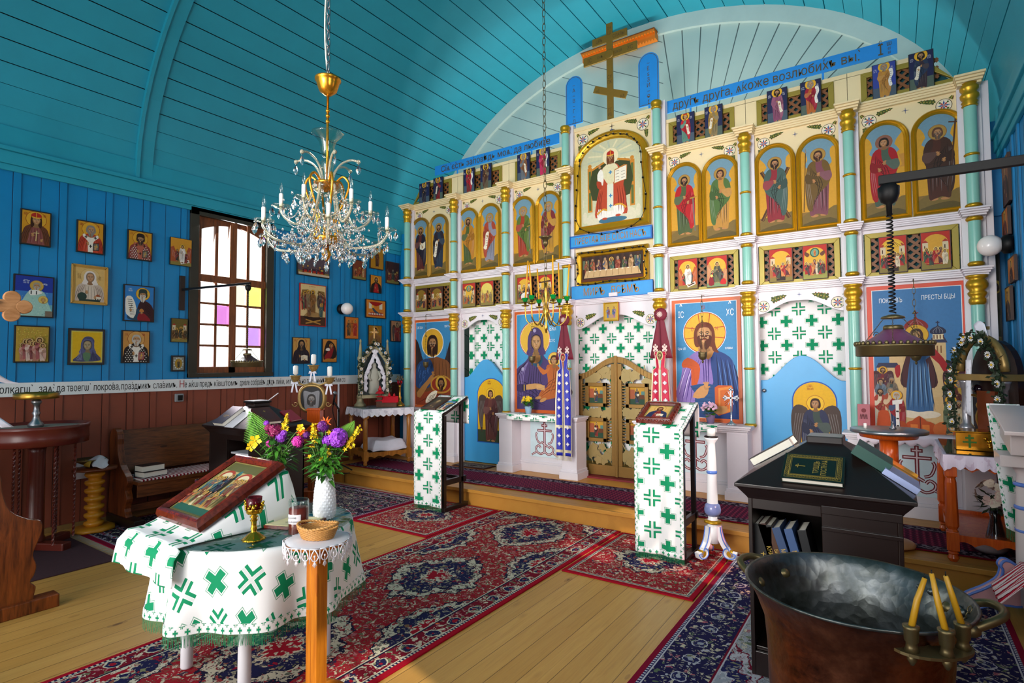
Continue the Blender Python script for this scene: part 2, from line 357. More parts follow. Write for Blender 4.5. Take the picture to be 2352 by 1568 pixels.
def figure(p,x,y,h,robe,cloak,hair='#3a1d10',beard=None,skin='#bf8c58',halo='#c79a32',m=1,prop=None,seed=1,det=1,hood=None,wings=None,bare=False,blen=1.,hr=.058,ring='#8a4a14',long=.2,belly=0):
 q=p.sub(x,y,h*m,h);r=hr
 if wings:
  for k in(-1,1):
   q.poly([(k*.08,.8),(k*.2,.9),(k*.29,.82),(k*.3,.55),(k*.24,.22),(k*.2,.2),(k*.17,.5)],wings)
   for j in range(4):q.line([(k*(.15+.03*j),.78),(k*(.2+.025*j),.5),(k*(.2+.012*j),.27)],.008,lt(wings,.3))
 if prop=='xcross':
  for k in(-1,1):q.line([(-k*.19,.05),(k*.19,.82)],.05,'#4a2c14',0);q.line([(-k*.19+.01,.05),(k*.19+.01,.82)],.014,'#7a5428',0)
 q.ell(-.06,.025,.05,.02,skin,10);q.ell(.06,.02,.05,.02,skin,10)
 q.poly([(-.11,.03),(-.125,.3),(-.14,.6),(-.135,.76),(-.06,.835),(.06,.835),(.135,.76),(.14,.6),(.125,.3),(.12,.035),(.03,.05),(-.05,.03)],robe)
 folds(q,-.1,.06,.1,.7,6,.012,dk(robe,.5),seed);folds(q,-.1,.08,.1,.6,4,.01,lt(robe,.22),seed+5)
 q.poly([(.04,.84),(.13,.79),(.165,.62),(.175,.4),(.15,.14),(.09,.1),(.06,.25),(-.02,.36),(-.12,.46),(-.155,.55),(-.14,.63),(-.03,.6),(.03,.7)],cloak)
 q.poly([(-.06,.84),(-.12,.8),(-.155,.7),(-.16,.56),(-.12,.5),(-.1,.62),(-.05,.74)],cloak)
 for k in range(5):q.line([(.1-.01*k,.76-.02*k),(.09-.035*k,.55-.02*k),(-.1+.05*k,.5-.09*k)],.01,dk(cloak,.5),3,True)
 for k in range(3):q.line([(.14-.012*k,.7),(.155-.02*k,.45),(.13-.025*k,.18)],.01,lt(cloak,.25),3,True)
 q.poly([(-.155,.66),(-.17,.56),(-.1,.52),(-.01,.62),(.01,.66),(-.06,.66)],lt(robe,.07));q.poly([(.16,.66),(.17,.54),(.1,.5),(.02,.56),(.01,.6),(.08,.62)],dk(cloak,.82))
 head(q,0,.915,r,skin,hair,beard,halo,ring,hood,t=.6,det=det,blen=blen,long=long,hw=1.75)
 if prop=='book':q.poly([(.0,.5),(.09,.52),(.09,.65),(.0,.63)],'#7a2a18',0);q.rect(.015,.535,.075,.615,'#c79a32')
 elif prop=='openbook':q.poly([(-.02,.5),(.07,.47),(.15,.52),(.15,.66),(.07,.62),(-.02,.65)],'#e8dcc0',0);[q.line([(.0,.53+.03*k),(.06,.51+.03*k)],.006,'#6a5a48',0)for k in range(4)]
 elif prop=='scroll':q.poly([(.02,.62),(.1,.6),(.12,.4),(.16,.3),(.08,.27),(.05,.42)],'#ece2cc');[q.line([(.055,.55-.05*k),(.1,.55-.05*k)],.008,'#54483c',0)for k in range(5)]
 elif prop=='longscroll':q.poly([(.12,.8),(.2,.82),(.23,.66),(.17,.5),(.2,.33),(.13,.3),(.1,.48),(.15,.65)],'#ece8e0');[q.line([(.14,.72-.06*k),(.19,.72-.06*k)],.008,'#54483c',0)for k in range(6)]
 elif prop=='staff':q.line([(.17,.02),(.12,.96)],.016,'#4a3018',0)
 elif prop=='spear':q.line([(.2,.1),(.16,1.0)],.012,'#5a4020',0);q.poly([(.145,.98),(.16,1.06),(.175,.98)],'#8a8478',0)
 elif prop=='crossstaff':q.line([(.1,.02),(.2,1.12)],.018,'#4a2c18',0);q.line([(.12,1.03),(.26,1.0)],.018,'#4a2c18',0)
 elif prop=='sword':q.line([(.17,.05),(.14,.6)],.02,'#6a6a64',0);q.line([(.09,.6),(.2,.615)],.02,'#a88830',0)
 elif prop=='cup':q.poly([(-.26,.72),(-.16,.72),(-.19,.63),(-.2,.57),(-.17,.54),(-.25,.54),(-.22,.57),(-.23,.63)],'#c08838',0)
 elif prop=='candle':q.line([(-.1,.6),(-.1,.84)],.012,'#f0e4b0',0)
 hand(q,.0,.62,.035,skin);hand(q,.06,.53,.033,skin,m=-1)
def bust(p,x,y,w,h,robe,cloak,skin='#c08c58',hair='#3a1d10',beard=None,halo='#e0b040',hood=None,hat=None,prop=None,seed=1,ring='#8a3010',cross=False,blen=1.,stole=None,long=.0,t=.3,det=1,checker=False,book='#8a3020',cr=False):
 q=p.sub(x,y,w,h);r=.135;k=h/w
 q.T=(q.T[0],q.T[1],q.T[2],q.T[3])
 u=p.sub(x,y,h,h);W2=w/h*.5
 hx,hy=0,.74
 if halo:
  u.ell(hx,hy+.02,.255,.255,ring,30);u.ell(hx,hy+.02,.243,.243,halo,30)
 u.sym(0,[(.07,.62),(.2,.54),(min(.36,W2*.86),.44),(min(.42,W2*.95),.24),(min(.44,W2),0),(0,0)],robe)
 for j in range(6):u.line([(-.16+.065*j,.5),(-.2+.08*j,.25),(-.22+.09*j,.02)],.012,dk(robe,.55),3,True)
 for j in range(5):u.line([(-.13+.065*j,.5),(-.16+.08*j,.2),(-.2+.09*j,.02)],.008,lt(robe,.22),3,True)
 if cloak:
  for s_ in(-1,1):u.poly([(s_*.05,.62),(s_*.22,.54),(s_*min(.37,W2*.88),.43),(s_*min(.44,W2),.2),(s_*min(.45,W2),.0),(s_*.22,0),(s_*.17,.25),(s_*.12,.45)],cloak)
  for s_ in(-1,1):
   for j in range(4):u.line([(s_*(.12+.05*j),.52-.02*j),(s_*(.2+.04*j),.3),(s_*(.24+.05*j),.02)],.012,dk(cloak,.5),3,True)
   for j in range(2):u.line([(s_*(.15+.07*j),.5-.03*j),(s_*(.25+.06*j),.25)],.008,lt(cloak,.25),3,True)
 if checker:
  for i in range(-5,6):
   for j in range(8):
    xx,yy=i*.075+(j%2)*.037,.02+j*.062
    if abs(xx)<min(.42,W2*.93)-.02-max(0,yy-.25)*.5 and yy<.5:u.rect(xx-.02,yy-.006,xx+.02,yy+.006,'#f0e6d8');u.rect(xx-.007,yy-.02,xx+.007,yy+.02,'#f0e6d8')
 if stole:
  u.poly([(-.19,.6),(-.06,.5),(.06,.5),(.19,.6),(.22,.5),(.08,.36),(.07,0),(-.07,0),(-.08,.36),(-.22,.5)],stole,2)
  for a,b in((-.13,.5),(.13,.5),(0,.2)):u.rect(a-.045,b-.014,a+.045,b+.014,'#231810');u.rect(a-.014,b-.05,a+.014,b+.05,'#231810')
 head(u,hx,hy,r,skin,hair,beard,None,hood=hood,hat=hat,t=t,blen=blen,long=long,det=det,cross=False)
 if cr:crown(u,hx,hy,r)
 if prop=='book':
  u.poly([(.06,.06),(.24,.08),(.25,.34),(.07,.31)],book,0);u.poly([(.085,.09),(.22,.105),(.228,.31),(.092,.285)],lt(book,.3),0);u.line([(.1,.2),(.21,.21)],.02,'#d8a838',0);u.line([(.15,.11),(.16,.29)],.02,'#d8a838',0)
 elif prop=='cross':u.line([(.0,.1),(.02,.42)],.022,'#d9c080',0);u.line([(-.06,.34),(.08,.35)],.022,'#d9c080',0)
 elif prop=='scroll':
  u.poly([(-.42,.05),(-.4,.5),(-.34,.6),(-.24,.56),(-.2,.35),(-.16,.05)],'#e8ddc4');[u.line([(-.38,.12+.055*j),(-.23,.12+.055*j)],.012,'#4a4038',0)for j in range(7)]
 elif prop=='church':u.rect(.12,.04,.3,.16,'#e4d6c0');u.poly([(.11,.16),(.31,.16),(.21,.24)],'#9a4a28',0);[u.rect(.14+.06*j,.05,.17+.06*j,.1,'#3a2a20')for j in range(3)]
 elif prop=='openbook':u.poly([(-.02,.1),(.12,.14),(.28,.1),(.28,.3),(.12,.33),(-.02,.3)],'#e9dcc0',0);[u.line([(.0,.15+.03*j),(.1,.17+.03*j)],.008,'#5a5048',0)for j in range(4)]
 hand(u,-.08,.26,.06,skin,True);hand(u,.14,.12,.055,skin,m=-1)
def inscript(p,x,y,s,col,n=5,rows=2,seed=0):
 rnd=random.Random(seed)
 for r_ in range(rows):
  for k in range(n):
   a=x+k*s*.75;b=y-r_*s*1.3;t=rnd.randrange(5)
   p.line([(a,b),(a,b+s)],s*.14,col,0)
   if t in(0,1):p.line([(a+s*.42,b),(a+s*.42,b+s)],s*.14,col,0);p.line([(a,b+s*(.5 if t else.95)),(a+s*.42,b+s*(.5 if t else.95))],s*.12,col,0)
   elif t==2:p.ell(a+s*.25,b+s*.7,s*.22,s*.28,col,8)
   elif t==3:p.line([(a,b+s*.5),(a+s*.4,b+s)],s*.13,col,0);p.line([(a,b+s*.5),(a+s*.4,b)],s*.13,col,0)
 p.line([(x+s*.3,y+s*1.3),(x+n*s*.5,y+s*1.3)],s*.12,col,0)
def scene(p,w,h,bg,robes,seed=0,arch=None,hill='#a86a34',halo='#e6b840',n=5,centre=None,det=0,towers=True,ground='#8a7a3a',red='#c02018'):
 rnd=random.Random(seed);p.rect(0,0,w,h,bg)
 if arch:
  p.rect(0,0,w,h,red);p.poly([(w*.05,0),(w*.95,0),(w*.95,h*.66)]+[(w*.5+w*.45*cos(R(a)),h*.66+h*.28*sin(R(a)))for a in range(15,166,15)]+[(w*.05,h*.66)],arch,0)
 p.poly([(0,0),(w,0),(w,h*.2),(w*.6,h*.26),(w*.3,h*.2),(0,h*.24)],ground,2)
 if hill:
  for s_ in(0,1):
   a=w*s_;k=1-2*s_;t=rnd.uniform(.5,.72)
   p.poly([(a,h*.12),(a,h*t),(a+k*w*.14,h*(t+.06)),(a+k*w*.22,h*(t-.08)),(a+k*w*.34,h*.42),(a+k*w*.36,h*.12)],hill,0)
   for j in range(3):p.line([(a+k*w*(.05+.07*j),h*(t-.05-.06*j)),(a+k*w*(.12+.08*j),h*(.3-.03*j))],w*.02,lt(hill,.35),0)
 if towers:
  for a in(.04,.74):p.rect(w*a,h*.5,w*(a+.2),h*.72,'#d8c4a0');p.poly([(w*(a-.02),h*.72),(w*(a+.22),h*.72),(w*(a+.1),h*.8)],'#a83020',0);p.rect(w*(a+.06),h*.54,w*(a+.1),h*.64,'#4a3020')
 if centre=='mandorla':
  p.ell(w*.5,h*.78,w*.2,h*.14,'#2a5a48');p.ell(w*.5,h*.78,w*.15,h*.11,'#6aa08a');figure(p,w*.5,h*.67,h*.2,'#d88a3a','#c86a2a',det=0,halo=halo)
  for k in(-1,1):p.poly([(w*.5+k*w*.22,h*.74),(w*.5+k*w*.4,h*.82),(w*.5+k*w*.42,h*.72),(w*.5+k*w*.3,h*.66)],'#6a3a28')
 elif centre=='arch':p.poly([(w*.3,h*.02),(w*.3,h*.2)]+[(w*.5+w*.2*cos(R(a)),h*.2+h*.14*sin(R(a)))for a in range(165,14,-15)]+[(w*.7,h*.2),(w*.7,h*.02)],'#2a1a14',0)
 elif centre=='bed':p.rect(w*.16,h*.12,w*.84,h*.3,'#a81c18');p.poly([(w*.18,h*.3),(w*.3,h*.38),(w*.75,h*.38),(w*.84,h*.3)],'#3a2436');p.ell(w*.76,h*.37,w*.06,h*.04,halo,10);p.line([(w*.2,h*.16),(w*.8,h*.16)],h*.02,'#e0b040',0)
 elif centre=='tomb':p.poly([(w*.5,h*.04),(w*.92,h*.14),(w*.88,h*.24),(w*.46,h*.12)],'#e8dcd0',0);p.poly([(w*.54,h*.08),(w*.86,h*.16),(w*.84,h*.2),(w*.52,h*.12)],'#3a1814',0)
 elif centre=='cave':p.poly([(w*.26,h*.1),(w*.3,h*.4),(w*.5,h*.52),(w*.7,h*.42),(w*.74,h*.1)],'#1c1410')
 for i in range(n):
  t=(i+.5)/n;bx=w*(.1+.8*t)+rnd.uniform(-.02,.02)*w;hh=h*(.4+rnd.uniform(-.04,.05))*(1.25 if centre is None and i==n//2 else 1)
  figure(p,bx,h*(.08+.09*rnd.random()),hh,robes[i%len(robes)],robes[(i*2+1)%len(robes)],rnd.choice(['#3a1d10','#7a6a5a','#2a140a']),rnd.choice([None,'#4a2a18','#8a8078']),halo=halo if rnd.random()<.75 else None,m=rnd.choice([-1,1]),det=det,seed=seed+i,hr=.075)
ICON_EDGE=plain('icon_edge_black','#17110d',.5)
ICON_BROWN=plain('icon_edge_brown','#3a2014',.5)
ICON_RED=plain('icon_edge_red','#a31a1c',.5)
def icon_board(w,h,t,name,label,group,edge=None,loc=(0,0,0),rz=0,fw=.012,catg='icon',mould=None,mw=0):
 """A wooden icon panel: board (origin at its centre back), a raised rim, and the picture laid on it."""
 o=E(name,loc,label,catg,group,rz)
 g=G();g.box(-w/2,-t,-h/2,w/2,0,h/2);g.build('board',edge or ICON_EDGE,o,.002)
 if mould:
  g=G()
  for k in range(3):
   a=w/2-mw*k/3;b=h/2-mw*k/3;c=mw/3;d=t+.012-.004*k
   g.box(-a,-d,-b,-a+c,-t+.002,b);g.box(a-c,-d,-b,a,-t+.002,b);g.box(-a,-d,b-c,a,-t+.002,b);g.box(-a,-d,-b,a,-t+.002,-b+c)
  g.build('frame',mould,o,.002);fw=mw
 p=P();p.T=(-w/2+fw,-h/2+fw,1,1)
 iw,ih=w-2*fw,h-2*fw;p.g.clip=(-iw/2,-ih/2,iw/2,ih/2)
 def done():
  q=p.g.build('picture',PAINT,o);q.location.y=-t-.0006;return o
 return p,iw,ih,done
XL,XR,YB,YF=-6.8,.85,-2.6,7.5
CX,VA,VZ,VB=-2.975,3.825,3.66,2.77
def vault(x):u=max(-1,min(1,(x-CX)/VA));return VZ+VB*sqrt(max(0,1-u*u))
BLUE='#0f7fc0'
M_blue=plain('wall_blue_paint','#067fb8',.42,0,.16,3)
M_brown=plain('wall_brown_paint','#823f2a',.5,0,.2,4)
M_ceil=plain('ceiling_teal_paint','#2399b0',.5,0,.16,2.2)
M_gap=plain('board_gap','#0a2630',.8)
M_cream=plain('cream_paint','#e6d2a4',.4,0,.05,6)
M_white=plain('white_paint','#dcd6dc',.35,0,.05,6)
M_blue2=plain('door_blue_paint','#3f9fd8',.4,0,.08,5)
M_gold=plain('gold_paint','#c4971f',.33,.6,.14,12)
M_goldd=plain('dull_gold_paint','#a8802c',.4,.5,.16,12)  # darker, duller gold for the first two arched frames
M_aqua=plain('column_aqua_paint','#86c2b4',.25,0,.06,6)
M_black=plain('black_paint','#0c0b0c',.5,spec=.25)
M_dark=plain('dark_stained_wood','#24130f',.35,0,.25,8)
M_brass=plain('brass','#b08a3a',.28,.9,.15,20)
M_oldbrass=plain('old_brass','#6e6142',.4,.8,.25,20)
M_steel=plain('steel','#8d9095',.3,.9,.1,15)
M_wax=plain('white_candle_wax','#efeeea',.5)
M_beeswax=plain('beeswax','#e5a21c',.45)
def floormat(name,bw,c1,c2,seam='#4a2c0e',rough=.42,along='y'):
 M=Mat(name,rough,0,.35);o=M.coord();x,y,z=M.xyz(o)
 if along=='x':x,y=y,x
 b=xfloor(x/bw);w=M.white(b);fx=(x%bw)
 v=M.vec(x*9+w*37,y*.7+w*11,z);n=M.noise(v,3.0,6,.62,.8)
 c=M.mixc(n,C(c1),C(c2));c=M.mixc(w*.35,c,C('#a8742c'))
 gr=M.noise(M.vec(x*60+w*9,y*1.6+n*1.5,0),1.6,4,.6);c=M.mixc(xmax(0,gr-.5)*1.3,c,C('#8a5a24'));d,_=M.vor(M.vec(x*3.4+w*9,y*1.3+w*5,0),1.7);c=M.mixc((d<.07)*.85,c,C('#4f2c0e'));c=M.mixc((d<.13)*.35,c,C('#7a4a1a'))
 d2,_=M.vor(M.vec(x*2.2+3.3,y*.8,0),3.1);c=M.mixc(xmax(0,.16-d2)*2.2,c,C('#7a4b1a'))
 g=(fx<.004);c=M.mixc(g*.8,c,C(seam));M.base(c);M.bump(n*.2-g,.4,.004);return M.m
M_floor=floormat('pine_floorboards',.135,'#d9a95c','#b98238')
M_step=floormat('pine_step_boards',.3,'#d59a45','#b4762a',along='x')
g=G();g.box(XL-.2,YB,-.1,XR+.2,YF,0);struct(g.build('floor',M_floor))
g=G();g.box(XL,5.045,0,XR,YF,.18);g.box(XL,5.015,.145,XR,5.06,.183);struct(g.build('trim_1',M_step,None,.004))
WY0,WY1,WZ0,WZ1=3.22,4.29,1.47,3.48
def wall(name,X,inn,y0,y1,op,mats,seed):
 g=G();rnd=random.Random(seed);t=.12
 def panel(ya,yb,za,zb,mi):g.box(X-inn*t,ya,za,X,yb,zb,mi)
 for za,zb,mi in((0,1.4,1),(1.4,3.75,0)):
  segs=[(y0,y1,za,zb)]
  for(a,b,c,d)in op:
   new=[]
   for(ya,yb,qa,qb)in segs:
    if yb<=a or ya>=b or qb<=c or qa>=d:new.append((ya,yb,qa,qb));continue
    if ya<a:new.append((ya,a,qa,qb))
    if yb>b:new.append((b,yb,qa,qb))
    if qa<c:new.append((max(a,ya),min(b,yb),qa,c))
    if qb>d:new.append((max(a,ya),min(b,yb),d,qb))
   segs=new
  for s_ in segs:panel(*s_,mi)
  y=y0+.05
  while y<y1-.06:
   w=.055;bw=rnd.choice([.2,.24,.3,.34,.17])
   cuts=[(za,zb)]
   for(a,b,c,d)in op:
    if y+w>a-.02 and y<b+.02:
     cuts=[q for(p0,p1)in cuts for q in((p0,min(p1,c)),(max(p0,d),p1))if q[1]-q[0]>.02]
   for(p0,p1)in cuts:
    g.box(X,y,p0,X+inn*.014,y+w,p1,mi);g.box(X,y-.006,p0,X+inn*.0015,y,p1,2+mi)
    if bw>.19:g.box(X,y+w+(bw)*.5,p0,X+inn*.001,y+w+bw*.5+.004,p1,2+mi)
   y+=w+bw
 return struct(g.build(name,mats,None))
M_gapn=plain('brown_board_gap','#2c120c',.8);M_gapb=plain('wall_board_gap','#0b3550',.8)
RWIN=[(3.2,4.5,1.45,3.4),(.2,1.5,1.45,3.4)]
wall('wall_left',XL,1,YB,YF,[(WY0,WY1,WZ0,WZ1)],[M_blue,M_brown,M_gapb,M_gapn],3)
wall('wall_right',XR,-1,YB,YF,RWIN,[M_blue,M_brown,M_gapb,M_gapn],5)
g=G();N=46;rnd=random.Random(2)
ang=[pi*i/N for i in range(N+1)]
def vp(a,o=0):return Vector((CX-(VA+o)*cos(a),0,VZ+(VB+o)*sin(a)))
for i in range(N):
 if i<3 or i>N-4:a0,a1=ang[i],ang[i+1]
 else:a0,a1=ang[i]+.0016,ang[i+1]-.0016
 o=rnd.uniform(-.004,.004)
 A,B=vp(a0,o),vp(a1,o);A2,B2=vp(a0,.03),vp(a1,.03)
 for ya,yb in((YB,2.69),(2.69,YF)):
  vs=[(p.x,y,p.z)for y in(ya,yb)for p in(A,B,B2,A2)]
  g.add(vs,[(0,1,5,4),(1,2,6,5),(3,0,4,7),(0,3,2,1),(4,5,6,7)],0)
vs=[]
for i in range(N+1):
 p=vp(ang[i],.032);vs+=[(p.x,YB,p.z),(p.x,YF,p.z)]
g.add(vs,[(2*i,2*i+1,2*i+3,2*i+2)for i in range(N)],1)
struct(g.build('ceiling',[M_ceil,M_gap]))
def vrib(name,y0,y1,d,mat,a0=0,a1=pi,n=40,out=.005):
 g=G();vs=[];fs=[]
 for i in range(n+1):
  a=a0+(a1-a0)*i/n;p,q=vp(a,out),vp(a,-d)
  vs+=[(p.x,y0,p.z),(p.x,y1,p.z),(q.x,y1,q.z),(q.x,y0,q.z)]
 for i in range(n):
  for k in range(4):fs.append((4*i+k,4*i+(k+1)%4,4*i+4+(k+1)%4,4*i+4+k))
 g.add(vs,fs);return struct(g.build(name,mat))
vrib('trim_2',2.66,2.80,.025,M_ceil);vrib('trim_3',2.63,2.665,.05,M_ceil)
M_lun=None
M=Mat('apse_boards_pale_blue',.5);x,y,z=M.xyz(M.coord());u=x*.476+z*.88
l1=xabs(u%.26-.13);th=xat(z-3.6,x+2.2);l2=xabs(th%.1-.05)*2.1
left=(x<-2.55);f=xmax(left*(l1>.1255),(x>-2.549999)*(l2>.0985))
n=M.noise(M.coord(),1.6,4);n2=M.noise(M.coord(),22,3)
c=M.mixc(n,C('#b6cac6'),C('#9ab6b6'));c=M.mixc((n2>.72)*.25,c,C('#5f7f86'));c=M.mixc(f*.85,c,C('#22343a'));M.base(c);M_lun=M.m
g=G();pts=[(CX-VA-.1,0),(CX+VA+.1,0)]+[(vp(pi-pi*i/40,.03).x,vp(pi-pi*i/40,.03).z)for i in range(41)]
g.prism(pts,YF,YF+.08);struct(g.build('wall_front',M_lun))
M_trimp=plain('pale_blue_trim','#b9cbc8',.45,0,.1,5)
vrib('trim_4',YF-.05,YF+.0,.2,M_trimp,.05,pi-.05)
for s_,X,k in((1,XL,'trim_5'),(-1,XR,'trim_6')):
 g=G()
 for(a,b,c,d)in((.0,.045,3.5,3.62),(.0,.07,3.62,3.66),(0,.03,3.44,3.5),(0,.028,3.66,3.86)):g.box(X,YB,c,X+s_*b,YF,d)
 struct(g.build(k,M_ceil,None,.006))
g=G();g.box(XL,YB,0,XL+.025,5.04,.05);struct(g.build('baseboard_left',plain('skirting','#8a6a3a',.5)))
g=G()
g.box(XL,6.62,0.18,-6.42,6.66,3.8);g.box(XL+.02,6.606,.2,-6.78+.08,6.62,3.7);g.box(-6.62,6.606,.2,-6.56,6.62,3.7)
struct(g.build('trim_7',M_blue))
g=G();g.box(.62,6.62,.18,XR,6.66,3.8)
for k in range(2):g.box(.7+k*.08,6.6,.2,.73+k*.08,6.62,2.9)
g.box(.62,6.58,2.92,XR,6.62,3.3);struct(g.build('trim_8',M_blue))
def window(name,X,s,y0,y1,z0,z1,tints,seed):
 o=bpy.data.objects.new(name,None);COL.objects.link(o);struct(o)
 MW=wood('window_wood_'+name,'#8a4a1c','#4c240c',(10,10,1.2),.45,False);MD=plain('window_casing','#2f2a1e',.55)
 g=G();b=.1
 def bx(ya,za,yb,zb,d0,d1,mi=0):g.box(X-s*d0,ya,za,X+s*d1,yb,zb,mi)
 bx(y0,z0,y0+b,z1,.1,.03);bx(y1-b,z0,y1,z1,.1,.03);bx(y0,z0,y1,z0+.05,.1,.045);bx(y0,z1-.08,y1,z1+.01,.12,.03)
 g.build('casing',MD,o,.004)
 ya,yb,za,zb=y0+b,y1-b,z0+.05,z1-.06;g=G();w=yb-ya;zm=z0+.56*(z1-z0)+.02
 def wb(p0,q0,p1,q1,d0=.06,d1=-.015):g.box(X-s*d0,p0,q0,X+s*d1,p1,q1)
 wb(ya,za,ya+.05,zb);wb(yb-.05,za,yb,zb);wb(ya,za,yb,za+.075,.06,.0);wb(ya,zm,yb,zm+.09,.06,.005);mid=(ya+yb)/2
 wb(mid-.045,za,mid+.045,zb,.06,.0)
 for q in(ya+.05,mid+.02):
  p=(q+(mid-.02 if q<mid else yb-.05))/2
  wb(p-.016,za,p+.016,zm);wb(p-.02,zm,p+.02,zb)
  for k in range(1,4):zz=za+.075+(zm-za-.075)*k/4;wb(q,zz-.014,q+w/2-.07,zz+.014)
 pts=[(ya,zb+.06),(ya,zb-.2)]+[(ya+w*k/16,zb-.2+.13*sin(pi*k/16)**.8)for k in range(1,16)]+[(yb,zb-.2),(yb,zb+.06)]
 T=Matrix(((0,1,0,X-s*.055),(1,0,0,0),(0,0,1,0),(0,0,0,1)))
 g.prism(pts,0,.03*s,0,None,T);g.build('sash',MW,o,.004)
 MG=bpy.data.materials.new('window_glass_'+name);MG.use_nodes=True;nt=MG.node_tree;nt.nodes.clear()
 out=nt.nodes.new('ShaderNodeOutputMaterial');mx=nt.nodes.new('ShaderNodeMixShader');tr=nt.nodes.new('ShaderNodeBsdfTransparent');gl=nt.nodes.new('ShaderNodeBsdfGlossy')
 vc=nt.nodes.new('ShaderNodeVertexColor');vc.layer_name='Col';gl.inputs['Roughness'].default_value=.05;mx.inputs[0].default_value=.06
 nt.links.new(vc.outputs[0],tr.inputs[0]);nt.links.new(tr.outputs[0],mx.inputs[1]);nt.links.new(gl.outputs[0],mx.inputs[2]);nt.links.new(mx.outputs[0],out.inputs[0])
 g=G();x=X-s*.045
 ys=[ya+.03,(ya+.05+mid-.02)/2,mid,(mid+.02+yb-.05)/2,yb-.03];zs=[za+.05]+[za+.075+(zm-za-.075)*k/4 for k in(1,2,3)]+[zm+.02,zb-.02]
 for j in range(5):
  for i in range(4):g.add([(x,ys[i],zs[j]),(x,ys[i+1],zs[j]),(x,ys[i+1],zs[j+1]),(x,ys[i],zs[j+1])],[(0,1,2,3)],0,C(tints.get((i,j),'#fbfaf2')))
 g.build('panes',MG,o)
 return o
window('window_1',XL,1,WY0,WY1,WZ0,WZ1,{(1,2):'#c879c0',(3,1):'#b98ad0',(3,3):'#d8f070',(2,3):'#f4f8c0',(0,0):'#fbe8f0'},1)
window('window_2',XR,-1,3.2,4.5,1.45,3.4,{(0,1):'#ff6a5a',(1,2):'#ff8a9a',(2,1):'#ff7a50',(3,2):'#ff9aa0',(1,0):'#ffb0a0',(2,3):'#ffc0b0'},2)
window('window_3',XR,-1,.2,1.5,1.45,3.4,{(1,1):'#ff8a8a'},3)
w=bpy.data.worlds.new('sky');S.world=w;w.use_nodes=True
bg=w.node_tree.nodes['Background'];bg.inputs[0].default_value=(.93,.97,1,1);bg.inputs[1].default_value=1.3
def area(name,loc,tgt,sx,sy,power,col=(1,1,1),spread=180):
 l=bpy.data.lights.new(name,'AREA');l.shape='RECTANGLE';l.size=sx;l.size_y=sy;l.energy=power;l.color=col;l.spread=R(spread)
 o=bpy.data.objects.new(name,l);COL.objects.link(o);o.location=loc;o.rotation_euler=(Vector(tgt)-Vector(loc)).to_track_quat('-Z','Y').to_euler();return o
area('daylight_left_window',(XL-.25,3.75,2.5),(-1,4.6,.8),1.0,1.9,110,(.97,.98,1))
area('daylight_right_window',(XR+.25,3.85,2.4),(-2.8,6.6,2.2),1.2,1.9,62,(1,.86,.84),100)
area('daylight_back_right_window',(XR+.25,.85,2.4),(-3.4,6.6,2.6),1.2,1.9,30,(1,.96,.92),120)
area('fill_west_high',(-2.2,-2.5,2.7),(-2.7,6.4,2.3),2.2,1.8,50,(1,.96,.9),62)  # unseen fill lamp added behind the camera to brighten the icon screen
area('fill_west_low',(-3.4,-2.5,1.2),(-3.6,4,1.1),1.8,2.1,40,(1,.98,.96),130)  # unseen low fill lamp added for the tablecloth and other upright faces
area('daylight_sanctuary',(-2.9,7.0,3.2),(-2.9,5.2,6.4),3.4,.7,60,(.97,1,.95))
sl=bpy.data.lights.new('sun','SUN');sl.energy=2.6;sl.angle=R(1.0);sl.color=(1,.93,.85)
so=bpy.data.objects.new('sun',sl);COL.objects.link(so);so.rotation_euler=Vector((-1.0,.28,-.95)).to_track_quat('-Z','Y').to_euler()
S.view_settings.view_transform='Standard';S.view_settings.look='None';S.view_settings.gamma=1;S.view_settings.exposure=.38
S.cycles.max_bounces=8;S.cycles.transparent_max_bounces=12;S.cycles.caustics_reflective=False;S.cycles.caustics_refractive=False
S.cycles.use_denoising=True
YP=6.40
def zx(px,py,Y=YP):p=ony(px,py,Y);return p.x,p.z
CXS=[-6.32,-5.357,-4.415,-3.455,-2.23,-1.263,-.307,.62]
BAY=[(CXS[i]+.055,CXS[i+1]-.055)for i in range(7)]
M_lat=plain('lattice_wood','#7a4a22',.5,0,.2,10)
M_teal=plain('dim_sanctuary_teal','#0f4a52',.8)
M_olive=plain('olive_gold_paint','#94832f',.4,.25,.12,9)
scr=E('iconostasis',(CX,YP,.18),'tall white and cream icon screen with aqua columns standing across the raised wooden step','icon screen')
def rel(o):
 o.parent=scr;o.location=-scr.location;return o
for i,(a,b)in enumerate(BAY):
 if i!=3:
  g=G();g.box(a-.06,YP,2.95,b+.06,YP+.04,4.07);rel(g.build('upper_panel',M_cream,None))
  g=G();L,Rr=(a+.04,b-.04)
  for q in((a-.06,2.36,L,2.93),(Rr,2.36,b+.06,2.93),(L,2.36,Rr,2.43),(L,2.85,Rr,2.93)):g.box(q[0],YP,q[1],q[2],YP+.04,q[3])
  rel(g.build('frieze_panel',M_white,None))
 g=G()
 if i in(0,2,4,6):
  g.box(a-.06,YP+.015,.18,b+.06,YP+.05,2.4)
  rel(g.build('lower_panel',M_white,None))
for i,x in enumerate(CXS):
 g=G();g.box(x-.085,YP-.045,.18,x+.085,YP+.045,4.13 if i not in(3,4)else 4.72)
 if i==7:g.box(x+.04,YP-.02,.18,x+.14,YP+.05,4.1)
 rel(g.build('stile',M_white,None,.004))
